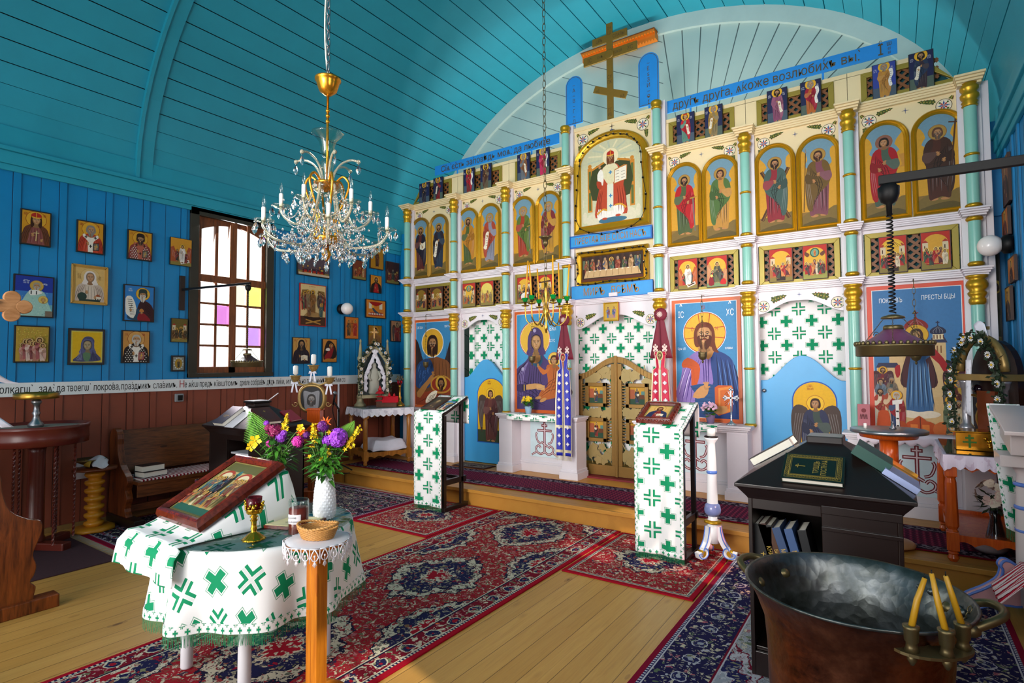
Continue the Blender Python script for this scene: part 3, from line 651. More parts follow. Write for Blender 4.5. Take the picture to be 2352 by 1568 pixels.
def cornice(z0,z1,mat,yr=.07,yb=.19,lo=0,hi=7):
 g=G();n=4
 for k in range(n):
  za,zb=z0+(z1-z0)*k/n,z0+(z1-z0)*(k+1)/n;f=(.35+.65*(k+1)/n)
  for i in range(lo,hi):g.box(CXS[i]+.07,YP-yr*f,za,CXS[i+1]-.07,YP+.02,zb)
  for x in CXS[lo:hi+1]:
   h=.075+.035*(k+1)/n;g.box(x-h,YP-yb*(.55+.45*(k+1)/n),za,x+h,YP+.02,zb)
 return rel(g.build('cornice',mat,None,.003))
cornice(2.36,2.43,M_white);cornice(2.885,2.95,M_white,hi=3);cornice(2.885,2.95,M_white,lo=4);cornice(4.06,4.14,M_cream,hi=3);cornice(4.06,4.14,M_cream,lo=4)
YC=YP-.1
for i,x in enumerate(CXS):
 g=G();tall=i in(3,4)
 def cyl(z0,z1,r=.049):g.lathe([(r*.97,z0),(r,z0+.02),(r,z1-.02),(r*.95,z1)],20,(x,YC,0))
 cyl(.95,2.13);cyl(2.45,2.87,.046);cyl(2.96,3.9,.047)
 if tall:cyl(4.15,4.62,.047)
 c=rel(g.build('column',M_aqua,None))
 def gold(prof,name):
  g=G();g.lathe(prof,24,(x,YC,0));k=g.build(name,M_gold,None);k.parent=c
 def rg(z,r,h=.02):gold([(r*.8,z-h),(r,z-h*.3),(r,z+h*.3),(r*.8,z+h)],'ring')
 for z,r in((1.545,.058),(3.43,.057)):rg(z,r,.014)
 for z,r in((.95,.062),(2.46,.06),(2.858,.062),(2.975,.062))+(((4.16,.06),)if tall else()):rg(z,r)
 gold([(.05,2.10),(.062,2.12),(.062,2.15),(.05,2.165),(.066,2.19),(.07,2.205),(.052,2.225),(.076,2.255),(.08,2.28),(.07,2.31),(.055,2.325),(.078,2.34),(.08,2.36)],'capital')
 gold([(.05,3.86),(.06,3.87),(.05,3.885),(.062,3.9),(.05,3.915),(.068,3.945),(.07,3.965),(.05,3.99),(.068,4.015),(.07,4.035),(.05,4.055),(.06,4.07)],'capital')
 if tall:gold([(.05,4.6),(.062,4.62),(.05,4.635),(.064,4.66),(.064,4.69),(.055,4.7)],'capital')
def grille(a,b,z0,z1,cut=0,fw=.05,name='lattice'):
 poly=[(a,z0),(b,z0),(b,z1),(a,z1)]
 if cut<0:poly=[(a,z0),(b,z0),(b,z1),(a+.2,z1)]
 if cut>0:poly=[(a,z0),(b,z0),(b-.26,z1),(a,z1)]
 g=G();n=len(poly);cx_=sum(p[0]for p in poly)/4;cz_=(z0+z1)/2
 inn=[(p[0]+(fw if p[0]<cx_ else-fw),p[1]+(fw if p[1]<cz_ else-fw))for p in poly]
 for k in range(n):
  q=[poly[k],poly[(k+1)%n],inn[(k+1)%n],inn[k]];g.prism(q,YP-.022,YP+.01)
 f=rel(g.build('grille_frame',M_olive,None,.003))
 g=G();w=b-a;h=z1-z0
 for s_ in(-1,1):
  k=-h
  while k<w+h:
   p0,p1=((a+k,z0),(a+k+h*1.1,z1))if s_>0 else((a+k+h*1.1,z0),(a+k,z1))
   def at(x):t=(x-p0[0])/(p1[0]-p0[0]);return(x,p0[1]+t*(p1[1]-p0[1]))
   lo,hi=min(p0[0],p1[0]),max(p0[0],p1[0]);lo2,hi2=max(lo,a+.01+(.12 if cut<0 else 0)),min(hi,b-.01-(.14 if cut>0 else 0))
   if hi2-lo2>.03:
    A,B=at(lo2),at(hi2);d=Vector((B[0]-A[0],0,B[1]-A[1])).normalized()*.012;nn=Vector((-d.z,0,d.x))
    y=YP+.004*s_+.006
    g.prism([(A[0]-nn.x,A[1]-nn.z),(B[0]-nn.x,B[1]-nn.z),(B[0]+nn.x,B[1]+nn.z),(A[0]+nn.x,A[1]+nn.z)],y,y+.006)
   k+=.085
 l=g.build(name,M_lat,None);l.parent=f
 g=G();g.prism([(p[0],p[1])for p in poly],YP+.06,YP+.065);l=g.build('sanctuary_backing',M_teal,None);l.parent=f  # dark sheet standing in for the dim sanctuary behind the lattice
for i in(0,1,2,4,5,6):
 a,b=BAY[i];grille(a+.05,b-.05,2.42,2.85)
 if i==0:grille(a-.02,b-.06,4.14,4.44,-1)
 elif i==6:grille(a+.06,b+.0,4.14,4.44,1)
 else:grille(a+.06,b-.06,4.14,4.44)
 g=G();c0=.3 if i==0 else 0;c1=.34 if i==6 else 0
 g.box(a-.06+c0,YP-.005,4.44,b+.06-c1,YP+.04,4.49)
 for q in((a-.06,a+.062),(b-.062,b+.06)):
  if(i==0 and q[0]<a)or(i==6 and q[1]>b):continue
  g.box(q[0],YP-.005,4.14,q[1],YP+.04,4.45)
 rel(g.build('top_rail',M_cream,None,.003))
def roundel(p,x,z,r):
 p.ell(x,z,r,r,'#4a3a22',24);p.ell(x,z,r*.92,r*.92,'#f0e6cc',24)
 for k in range(8):
  a=pi*k/4;c='#b03a3a' if k%2 else '#3a5a9a';l=.62 if k%2 else.8
  p.poly([(x,z),(x+cos(a-.3)*r*.4,z+sin(a-.3)*r*.4),(x+cos(a)*r*l,z+sin(a)*r*l),(x+cos(a+.3)*r*.4,z+sin(a+.3)*r*.4)],c,0)
 for k in range(4):a=pi*k/2+pi/4;p.ell(x+cos(a)*r*.68,z+sin(a)*r*.68,r*.14,r*.14,'#4a6a2a',8)
def sprig(p,x,z,dx,dz,w):
 n=5;l=hypot(dx,dz);ux,uz=dx/l,dz/l
 p.poly([(x,z),(x+dx*.3-uz*w,z+dz*.3+ux*w),(x+dx*.7-uz*w*.6,z+dz*.7+ux*w*.6),(x+dx,z+dz),(x+dx*.7+uz*w*.6,z+dz*.7-ux*w*.6),(x+dx*.3+uz*w,z+dz*.3-ux*w)],'#4a5a22',2)
 for k in range(n):
  t=.15+.16*k
  for s_ in(-1,1):p.ell(x+dx*t-uz*s_*w*.9*(1-t*.6),z+dz*t+ux*s_*w*.9*(1-t*.6),w*.42*(1-t*.5),w*.42*(1-t*.5),'#6a7a2c' if k%2 else '#3a4a1c',8)
  p.ell(x+dx*t+uz*w*(1.25-t*.7),z+dz*t-ux*w*(1.25-t*.7),w*.16,w*.16,'#b02c28',6);p.ell(x+dx*t,z+dz*t,w*.25,w*.25,'#b9a24a',6)
def star(p,x,z,r,c='#4a5a8a'):
 for a in(0,pi/2):p.poly([(x-cos(a)*r,z-sin(a)*r),(x-sin(a)*r*.12,z+cos(a)*r*.12),(x+cos(a)*r,z+sin(a)*r),(x+sin(a)*r*.12,z-cos(a)*r*.12)],c,0)
def ornaments(a,b,zt,y,r=.062,down=True):
 p=P()
 for s_,x in((1,a),(-1,b)):
  X0=x+s_*(r*1.35);Z0=zt-r*1.45;roundel(p,X0,Z0,r)
  sprig(p,X0+s_*r*.9,Z0+r*.75,s_*r*2.3,r*.55,r*.34)
  if down:sprig(p,X0-s_*r*.55,Z0-r*.9,-s_*r*.1,-r*1.4,r*.3)
  sprig(p,X0-s_*r*.8,Z0+r*.75,-s_*r*.3,r*.5,r*.25)
 star(p,(a+b)/2,zt-r*1.0,r*.5)
 o=rel(p.g.build('painted_ornament',PAINT,None));o.location.y+=y
for i in(0,1,2,4,5,6):ornaments(BAY[i][0]+.035,BAY[i][1]-.035,4.05,YP-.001)
a,b=BAY[3];g=G();g.box(a-.05,YP,2.4,b+.05,YP+.04,4.64);g.box(a-.06,YP-.015,4.63,b+.06,YP+.05,4.68)
g.box(a-.05,YP-.01,2.4,a+.02,YP,4.63);g.box(b-.02,YP-.01,2.4,b+.05,YP,4.63)
rel(g.build('central_panel',M_cream,None,.003));ornaments(a+.05,b-.05,4.62,YP-.001,.075)
p=P();star(p,CXS[3]*.5+CXS[4]*.5,4.59,.045,'#4a3a2a');p.line([(-2.9,4.5),(-2.86,4.54),(-2.8,4.53)],.012,'#4a3a2a');p.line([(-2.89,4.53),(-2.78,4.48)],.01,'#4a3a2a',0)
o=rel(p.g.build('painted_emblem',PAINT,None));o.location.y+=YP-.001
def valance(a,b,zt,zb,rise):
 pts=[(a,zt),(a,zb)];n=24
 for k in range(1,n):t=k/n;u=abs(2*t-1);pts.append((a+(b-a)*t,zb+rise*(.5+.5*cos(pi*min(1,max(0,(u-.12)/.8))))))
 pts+=[(b,zb),(b,zt)]
 g=G();g.prism(pts,YP-.005,YP+.02);rel(g.build('valance_board',M_white,None,.002))
 p=P()
 for s_,x in((1,a),(-1,b)):
  roundel(p,x+s_*.1,zb+.085,.06);sprig(p,x+s_*.17,zb+.14,s_*.16,.05,.03);sprig(p,x+s_*.045,zb+.15,-s_*.02,.035,.015)
 star(p,(a+b)/2,zb+rise+.06,.03);o=rel(p.g.build('painted_ornament',PAINT,None));o.location.y+=YP-.006
for i in(1,5):valance(BAY[i][0]-.02,BAY[i][1]+.02,2.37,2.12,.13)
valance(BAY[3][0]-.01,BAY[3][1]+.01,2.37,2.05,.16)
def ledge(a,b,lace=None,pill=(True,True),z=.95,yf=6.08):
 g=G();yb=YP-.013
 for k,(d,h)in enumerate(((0,.02),(.012,.02),(.03,.02),(.045,.018))):g.box(a+d,yf+d,z-.02*k-h,b-d,yb,z-.02*k)
 for s_,x in((0,a+.04),(1,b-.25)):
  if not pill[s_]:continue
  g.box(x,yf+.04,.2,x+.21,YP-.013,z-.075);g.box(x-.025,yf+.015,.18,x+.235,YP-.013,.27);g.box(x-.012,yf+.028,.27,x+.222,YP-.013,.3)
 x0,x1=a+.25,b-.25
 g.box(x0,YP-.06,.18,x1,yb,z-.07);g.box(x0,YP-.09,.18,x1,YP-.05,.29);g.box(x0,YP-.08,.29,x1,YP-.05,.32)
 rel(g.build('ledge',M_white,None,.004));return(x0+x1)/2
M_pbl=plain('pale_blue_panel','#cfe3ea',.5)
def emblem(x,s=1.0):
 g=G();g.box(x-.22,YP-.066,.38,x+.22,YP-.058,.86);rel(g.build('emblem_panel',M_pbl,None,.002))
 p=P();c='#7a1c2a';q=p.sub(x,.42,s,s);d='#e9d5da'
 for w,cc in((.034,c),(.012,d)):
  e=.0 if w>.02 else-.01
  q.line([(0,.04),(0,.42+e)],w,cc,0);q.line([(-.11-e,.31),(.11+e,.31)],w,cc,0);q.line([(-.045-e,.375),(.045+e,.375)],w,cc,0);q.line([(-.05,.16),(.05,.1)],w*.9,cc,0)
  for k in(-1,1):
   q.line([(0,.03),(k*.06,.0),(k*.12,.03),(k*.13,.08),(k*.09,.11),(k*.06,.08)],w*.85,cc);q.line([(k*.05,.14),(k*.1,.16),(k*.13,.24),(k*.115,.28)],w*.8,cc);q.line([(k*.11,.03),(k*.17,.0),(k*.2,-.02)],w*.7,cc)
 o=rel(p.g.build('painted_emblem',PAINT,None));o.location.y+=YP-.067
for a,b,pl in((-4.45,-3.2,(1,1)),(-2.5,-1.22,(1,1)),(-.42,.72,(1,1)),(-6.42,-5.3,(1,1))):
 x=ledge(a,b,None,pl,yf=6.08 if a>-6 else 6.24)
 if a>-6:emblem(x)
def crossmat(name,s,off=(0,0),border=None,coord='UV',base='#f2f0ef',cs=.4):
 M=Mat(name,.75,0,.2)
 u,v,_=M.xyz(M.coord(coord));u0,v0=u,v
 def cell(a,b):
  x=xabs((u+a)%s-s/2)/s;y=xabs((v+b)%s-s/2)/s
  return x,y,xmin(x,y),xmax(x,y)
 G_=C('#0f8a5c')
 x,y,mn,mx=cell(off[0],off[1])
 solid=(mn<cs*.16)*(mx<cs*.5);ringo=(mn<cs*.235)*(mx<cs*.575)*(1-(mn<cs*.2)*(mx<cs*.54));
 x,y,mn,mx=cell(off[0]+s/2,off[1]+s/2)
 split=(mn<cs*.215)*(mx<cs*.58)*(mn>cs*.075);grey=(mn<cs*.06)*(mx<cs*.58)
 n=M.noise(M.coord(coord),6,2)
 c=M.mixc(n*.2,C(base),C('#dcdadf'));c=M.mixc(grey*.6,c,C('#bfc6c4'));c=M.mixc(ringo*.75,c,G_);c=M.mixc(xmax(solid,split),c,G_)
 M.base(c);return M.m
M_cross=crossmat('white_brocade_green_crosses',.255,cs=.46)
def curtain(name,a,b,z0,z1,y,amp,label,seed,off=(0,0)):
 o=E(name,((a+b)/2,y,z0),label,'curtain',None);g=G();rnd=random.Random(seed);ph=rnd.random()*6;w=b-a;h=z1-z0
 def f(u,v):return(-w/2+w*u,amp*(sin(u*26+ph)+.6*sin(u*41+ph*2))*(.5+.5*(1-v)),h*v)
 g.grid(f,90,12,uvf=lambda u,v:(w*u*1.06+off[0],h*v+off[1]));g.build('cloth',M_cross,o)
 g=G();g.tube([(-w/2-.02,0,h-.004),(w/2+.02,0,h-.004)],.008,8);g.build('rod',M_brass,o);return o
curtain('curtain',-3.44,-2.24,.4,2.33,YP+.17,.012,'white curtain with green crosses behind the gilded double doors in the middle',1)
curtain('curtain',-5.27,-4.44,.9,2.33,YP+.17,.02,'white curtain with green crosses above the blue door left of the purple-robed mother icon',2,(.1,.05))
curtain('curtain',-1.27,-.3,.9,2.33,YP+.17,.008,'white curtain with green crosses above the blue door at the right, behind the dark bookcase',3,(.03,.0))
def ogee(a,b,zs,zt,n=28):
 out=[]
 for k in range(n+1):t=k/n;u=abs(2*t-1);out.append((a+(b-a)*t,zs+(zt-zs)*(.5+.5*cos(pi*min(1,max(0,(u-.0)/.82))))**.8))
 return out
def deacon_door(x0,x1,zs,zt,label,ia,ib,izt,izb,m,robe,cloak):
 xc=(x0+x1)/2;o=E('side_door',(xc,YP+.08,.19),label,'door')
 g=G();pts=[(x0-xc,0),(x1-xc,0)]+[(x-xc,z-.19)for x,z in ogee(x0,x1,zs,zt)][::-1];g.prism(pts,-.02,.02);g.build('panel',M_blue2,o,.004)
 p=P();c=(ia+ib)/2-xc;a=(ib-ia)/2;h=izt-izb;z0=izb-.19
 def arch(i):return[(c-a+i,z0+i),(c+a-i,z0+i)]+[(c+(a-i)*cos(pi*k/18),z0+h-a+(a-i)*sin(pi*k/18))for k in range(19)]
 p.raw(arch(0),'#1f56b0');p.raw(arch(.012),'#e8b31c');p.raw([(c-a+.012,z0+.012),(c+a-.012,z0+.012),(c+a-.012,z0+h*.2),(c-a+.012,z0+h*.2)],'#3a4a34')
 figure(p,c-m*a*.05,z0+.02,h*.8,robe,cloak,'#3a1d10',None,halo='#f0c030',m=m,wings='#4a3a34',hr=.062,ring='#b0641c',seed=3,skin='#b5804e')
 q=p.sub(c,z0,1,1);inscript(p,c-.06,z0+h*.93,.02,'#a03018',4,2,5)
 k=p.g.build('angel_icon',PAINT,o);k.location.y=-.021
 k['label']='arched gold painted picture of a winged figure'
 g=G();g.ball((x0-xc+.06 if x0>-2 else x1-xc-.05,-.035,1.12),.022,10);g.build('knob',M_steel,o);return o
deacon_door(-5.32,-4.46,1.42,1.68,'blue arched side door with a brown-winged figure facing right, left of the purple-robed mother icon',*[zx(1088,0)[0],zx(1152,0)[0]],zx(1120,868)[1],.48,1,'#6a3a34','#5a2f30')
deacon_door(-1.21,-.35,1.42,1.68,'blue arched side door with a dark-robed winged figure, right of the large book-holding icon',zx(1793,0)[0],zx(1895,0)[0],zx(1842,875)[1],.48,-1,'#3a4a44','#2a3050')
M_gdoor=plain('door_gilding','#94703a',.36,.55,.14,14)
M_gleaf=plain('gilt_carving','#a08a58',.4,.4,.12,14)
xm=-2.862
def royal(s_,label):
 W_=.535;o=E('gilded_door',(xm,YP+.102,.205),label,'door','two gilded doors in the middle of the screen');o['group']='two gilded doors in the middle of the screen'
 def X_(t):return s_*t
 def top(t):return 1.27+.22*(.5+.5*cos(pi*min(1,t/W_)))
 def pr(g,pts,y0,y1):g.prism([(X_(x),z)for x,z in(pts if s_>0 else pts[::-1])],y0,y1)
 g=G();fw=.06
 n=12;tl=[(.012+(W_-.012)*k/n,top(.012+(W_-.012)*k/n))for k in range(n+1)]
 pr(g,[(.012,0),(W_,0),(W_,.13),(.012,.13)],-.03,.01)
 pr(g,[(.012,.13),(.07,.13),(.07,1.4),(.012,1.4)],-.03,.01);pr(g,[(W_-.06,.13),(W_,.13),(W_,1.25),(W_-.06,1.25)],-.03,.01)
 for k in range(n):(x0,z0),(x1,z1)=tl[k],tl[k+1];pr(g,[(x0,z0-.075),(x1,z1-.075),(x1,z1),(x0,z0)],-.03,.01)
 for z0 in(.42,.86):
  x0,x1,h=.13,.42,.3
  for q in((x0,z0,x1,z0+.045),(x0,z0+h-.045,x1,z0+h),(x0,z0,x0+.045,z0+h),(x1-.045,z0,x1,z0+h)):pr(g,[(q[0],q[1]),(q[2],q[1]),(q[2],q[3]),(q[0],q[3])],-.05,.0)
  for k in range(8):
   zz=z0+.01+k*.036
   pr(g,[(.07,zz),(.13,zz),(.13,zz+.018),(.07,zz+.018)],-.02,0);pr(g,[(.42,zz),(W_-.06,zz),(W_-.06,zz+.018),(.42,zz+.018)],-.02,0)
 g.build('frame',M_gdoor,o,.003)
 if s_<0:pass
 g=G();rnd=random.Random(4 if s_>0 else 9)
 for(za,zb)in((.13,.42),(.72,.86),(1.16,1.42)):
  for k in range(9 if zb-za>.2 else 7):
   cx_,cz_=.1+rnd.random()*.37,za+.04+rnd.random()*max(.03,(zb-za-.07));
   if cz_>top(cx_)-.1:cz_=top(cx_)-.13
   r=rnd.uniform(.045,.075);a0=rnd.random()*6
   pts=[(cx_+r*(1+.18*sin(5*t+a0)-(.35 if j==0 else 0))*cos(t+a0),cz_+r*(1+.18*sin(5*t+a0)-(.35 if j==0 else 0))*sin(t+a0))for j,t in enumerate([2*pi*q/20 for q in range(20)])]
   y=-.012-.0015*k
   pr(g,pts,y-.006,y)
 o2=g.build('carved_leaves',M_gleaf,o)
 g=G()
 for(za,zb)in((.14,.42),(.72,.87),(1.15,1.38)):
  for k in range(3):
   pts=cat([(X_(.08+.13*k),-.01,za),(X_(.12+.13*k),-.012,(za+zb)/2),(X_(.06+.15*k),-.01,zb)],False,6);g.tube(pts,.006,6)
 g.build('vine_stems',M_gleaf,o)
 for z0,kk in((.42,0),(.86,1)):
  p=P();x0=.175 if s_>0 else-.375;w_,h=.2,.21;p.T=(x0,z0+.045,1,1)
  p.rect(0,0,w_,h,'#c9962c');p.rect(0,0,w_,h*.35,'#2a4a38');p.rect(0,h*.3,w_*.3,h*.85,'#a85a3a');p.rect(w_*.72,h*.3,w_,h*.75,'#5a8a84');p.poly([(w_*.55,h*.3),(w_*.95,h*.3),(w_*.9,h*.55),(w_*.6,h*.55)],'#6a3a20',0)
  figure(p,w_*.45,h*.06,h*.85,['#8a2a24','#2a3a5a'][kk],['#3a2a24','#6a4a2a'][(kk+(s_>0))%2],'#5a4a3a','#6a5a4a' if kk else None,halo='#e8bc40',m=s_,prop='openbook',det=0,hr=.08)
  k=p.g.build('evangelist_icon',PAINT,o);k.location.y=-.012
 return o
lf=royal(-1,'left leaf of the gilded openwork double doors, with two small framed icons')
rt=royal(1,'right leaf of the gilded openwork double doors, partly behind the covered lectern')
g=G();g.box(-.02,-.05,0,.02,-.03,1.5);g.box(-.012,-.058,.0,.012,-.05,1.5);k=g.build('centre_bead',M_gdoor,rt,.003)
g=G();g.box(-3.4,YP-.05,.18,-2.32,YP+.3,.2);rel(g.build('threshold',plain('threshold_red','#7a1622',.6),None))
BRN,GRY,DRK='#3a1d10','#8d8478','#22120a'
def ordinal(i,n=12):
 return['first','second','third','fourth','fifth','sixth','seventh','eighth','ninth','tenth','eleventh','twelfth'][i]
pr=[((967.5,426),(991,465.7),'#3a3240','#2a2430',DRK,None,None,'dim figure in a dark robe'),((999.7,412),(1021.7,454.9),'#8a1c24','#3a2a3a',BRN,None,'scroll','figure in dark red with a low scroll'),((1068.7,392.4),(1094.2,435),'#7a2a2a','#b02030',BRN,BRN,'longscroll','figure in a crimson cloak with a white scroll'),((1107.4,382),(1133.2,429),'#6a5a44','#5a3a2a',DRK,DRK,None,'bearded figure in a brown cloak'),((1191.9,358.7),(1221.2,408.5),'#6a7078','#8a5a3a',GRY,GRY,'scroll','figure in a grey robe, pointing'),((1235.3,347),(1265.8,396.8),'#c02a5a','#a82440',GRY,GRY,'longscroll','figure in pink holding a tall white scroll'),((1556,268.4),(1598.5,326.3),'#5a8a7a','#b81c2c',BRN,None,'scroll','crowned figure in a red cloak and green robe'),((1620.3,251),(1663,311.8),'#8a7a54','#a8843a',GRY,GRY,'scroll','white-bearded figure in an ochre cloak with a scroll'),((1762.6,214),(1811.5,278.5),'#8a4a6a','#9a5a74',DRK,DRK,'scroll','dark-haired icon in mauve with a slanting scroll'),((1838.7,195.2),(1888.7,263),'#b8642a','#a01c34',GRY,GRY,'longscroll','figure in orange and crimson with a long scroll'),((2002.4,156),(2060.4,225.6),'#c08a3a','#b8803a',GRY,GRY,'longscroll','grey-bearded figure in an ochre robe on a violet-blue ground'),((2085.7,130.7),(2146.6,206.8),'#3a2a34','#2a3a54',DRK,DRK,'scroll','icon of a dark slate-cloaked figure, hand at head')]
for i,(a,b,ro,cl,ha,be,prp,tx)in enumerate(pr):
 x0,z1=zx(*a);x1,z0=zx(*b);w,h=x1-x0,z1-z0
 z0=4.142;h=max(.32,z1-z0)
 p,iw,ih,done=icon_board(w,h,.02,'prophet_icon',('violet-blue ' if i==10 else 'navy ')+tx.replace(' on a violet-blue ground','').replace('figure in','icon, figure in',1).replace('bearded figure','icon of bearded man',1)+', '+ordinal(i)+' from left on top','small icons on the top lattice',ICON_EDGE,((x0+x1)/2,YP-.026,z0+h/2),0,.006)
 p.rect(0,0,iw,ih,'#20264e' if i not in(10,)else '#34469a');p.rect(0,0,iw,ih*.3,'#54645a' if i%2 else '#4a5a6a')
 m=1 if i in(2,4,6,8,10)else-1
 figure(p,iw*.5,ih*.0,ih*.98,ro,cl,ha,be,m=(1 if prp=='longscroll' else m),prop=prp,seed=i,halo='#e8b02c',hr=.085,det=1,ring='#e8b02c')
 if i==6:crown(p,iw*.5,ih*.9,ih*.07)
 inscript(p,iw*.05,ih*.82,.012,'#c8c8d8',3,2,i);inscript(p,iw*.78,ih*.82,.012,'#c8c8d8',3,2,i+20);done()
def outline(a,h,i,n=20):return[(-a+i,i),(a-i,i)]+[((a-i)*cos(pi*k/n),h-a+(a-i)*sin(pi*k/n))for k in range(n+1)]
def archframe(g,a,h,steps,fn=outline):
 for(i0,y0),(i1,y1)in zip(steps,steps[1:]):
  A,B=fn(a,h,i0),fn(a,h,i1);n=len(A)
  g.add([(x,y0,z)for x,z in A]+[(x,y1,z)for x,z in B],[(k,(k+1)%n,n+(k+1)%n,n+k)for k in range(n)],0,None,False)
AP=[(-6.112,'#5a2420','#241c2c',BRN,BRN,'openbook','dark-robed figure holding a small white book'),(-5.73,'#27364a','#2e2430',BRN,BRN,'scroll','figure in dark blue and maroon'),(-5.15,'#4a5a2a','#b87a22',BRN,BRN,None,'figure in an orange cloak over green'),(-4.752,'#8a8a9a','#a8442c',GRY,GRY,'scroll','grey-haired figure in lilac and rust'),(-4.175,'#a03a22','#5a6e2c',GRY,GRY,'sword','bald figure in a long olive cloak with a sword'),(-3.768,'#b8862a','#7a2c2c',GRY,GRY,'book','white-bearded figure in ochre and maroon'),(-1.945,'#4a5a34','#b0141c',DRK,DRK,'sword','bearded figure in a bright red cloak with a sword'),(-1.542,'#b8863a','#4a6a34',BRN,None,None,'young figure in a green cloak over ochre'),(-.985,'#8a2430','#3f5a54',DRK,DRK,'xcross','bearded figure carrying a diagonal wooden cross'),(-.58,'#7a4450','#6a5022',BRN,BRN,'spear','bearded figure in a brown cloak with a spear'),(-.02,'#44584a','#a0101c',DRK,None,'cup','young figure in a red cloak with a golden cup'),(.39,'#4a2418','#3c2218','#5a3a2a','#5a4a40','crossstaff','old bearded figure in brown leaning on a cross-topped staff')]
for i,(x,ro,cl,ha,be,prp,tx)in enumerate(AP):
 a=.198 if i<6 and i not in(0,1)else(.193 if i<2 else.199);h=.965;z0=2.965
 o=E('arched_icon',(x,YP-.002,z0),'arched gold-framed icon of a '+tx,'icon','arched icons of the middle tier')
 g=G();archframe(g,a,h,[(0,0),(0,-.03),(.01,-.042),(.022,-.03),(.028,-.038),(.04,-.026),(.044,-.012)]);g.build('frame',M_gold if i>1 else M_goldd,o)
 p=P();p.raw(outline(a,h,.04),'#6f95a8');iw=2*a-.08;p.T=(-iw/2,.04,1,1);ih=h-.08;p.g.clip=(-iw/2,.04,iw/2,h)
 rnd=random.Random(i)
 for s_ in(0,1):
  e=[(s_*iw*.998,ih*.12),(s_*iw*.998,ih*.86)];k=1-2*s_
  q=[(s_*iw+k*iw*(.1+.06*rnd.random()),ih*.86),(s_*iw+k*iw*(.16+.1*rnd.random()),ih*.77),(s_*iw+k*iw*.12,ih*.7),(s_*iw+k*iw*(.3+.1*rnd.random()),ih*.6),(s_*iw+k*iw*.36,ih*.45),(s_*iw+k*iw*.5,ih*.3),(s_*iw+k*iw*.5,ih*.12)]
  p.poly(e[:1]+[(s_*iw*.998,ih*.5)]+e[1:]+q,'#d09a2a',2)
 p.rect(0,0,iw,ih*.16,'#8a6a30');p.poly([(0,ih*.1),(iw*.3,ih*.17),(iw*.6,ih*.14),(iw,ih*.2),(iw,0),(0,0)],'#7a6430',3);p.poly([(0,0),(iw,0),(iw*.8,ih*.07),(iw*.3,ih*.05)],'#5a4c22',2)
 figure(p,iw*.5,ih*.09,ih*.78,ro,cl,ha,be,skin='#b57e4c',halo='#a8843c' if i!=10 else '#8a5a4a',m=1 if i in(0,2,4,6,8,11)else-1,prop=prp,seed=i+40,hr=.058,ring='#8a5a2a',belly=0)
 k=p.g.build('picture',PAINT,o);k.location.y=-.012
fe=[((959.5,665),(985,714)),((994.7,660),(1021,711)),((1066.6,651.4),(1096.5,704)),((1107.4,644.7),(1138,699.5)),((1191.9,634.4),(1226,692.5)),((1238.8,628.5),(1273,687)),((1559,596.7),(1606,661.6)),((1624.3,590.2),(1674.3,656.5)),((1767,576.8),(1823.4,646)),((1843.3,569),(1903.2,639)),((2016.9,549.7),(2085.4,626.7)),((2112.2,537.5),(2185.7,617))]
fx=['dim feast icon with small dark figures under a gold arch','dim feast icon of a crowd under a gold arch','feast icon with a pale blue oval in gold','bright gold foil feast icon','red feast icon with a white donkey and a crowd','red feast icon with a dark cross beam','red feast icon of a white seated angel by an open tomb','red feast icon of a standing figure with a kneeling woman','red feast icon of a crowd before a dark gate','feast icon of a green roundel above a crowd','red feast icon of figures seated around a yellow dome','feast icon of a figure lying on a red bed']
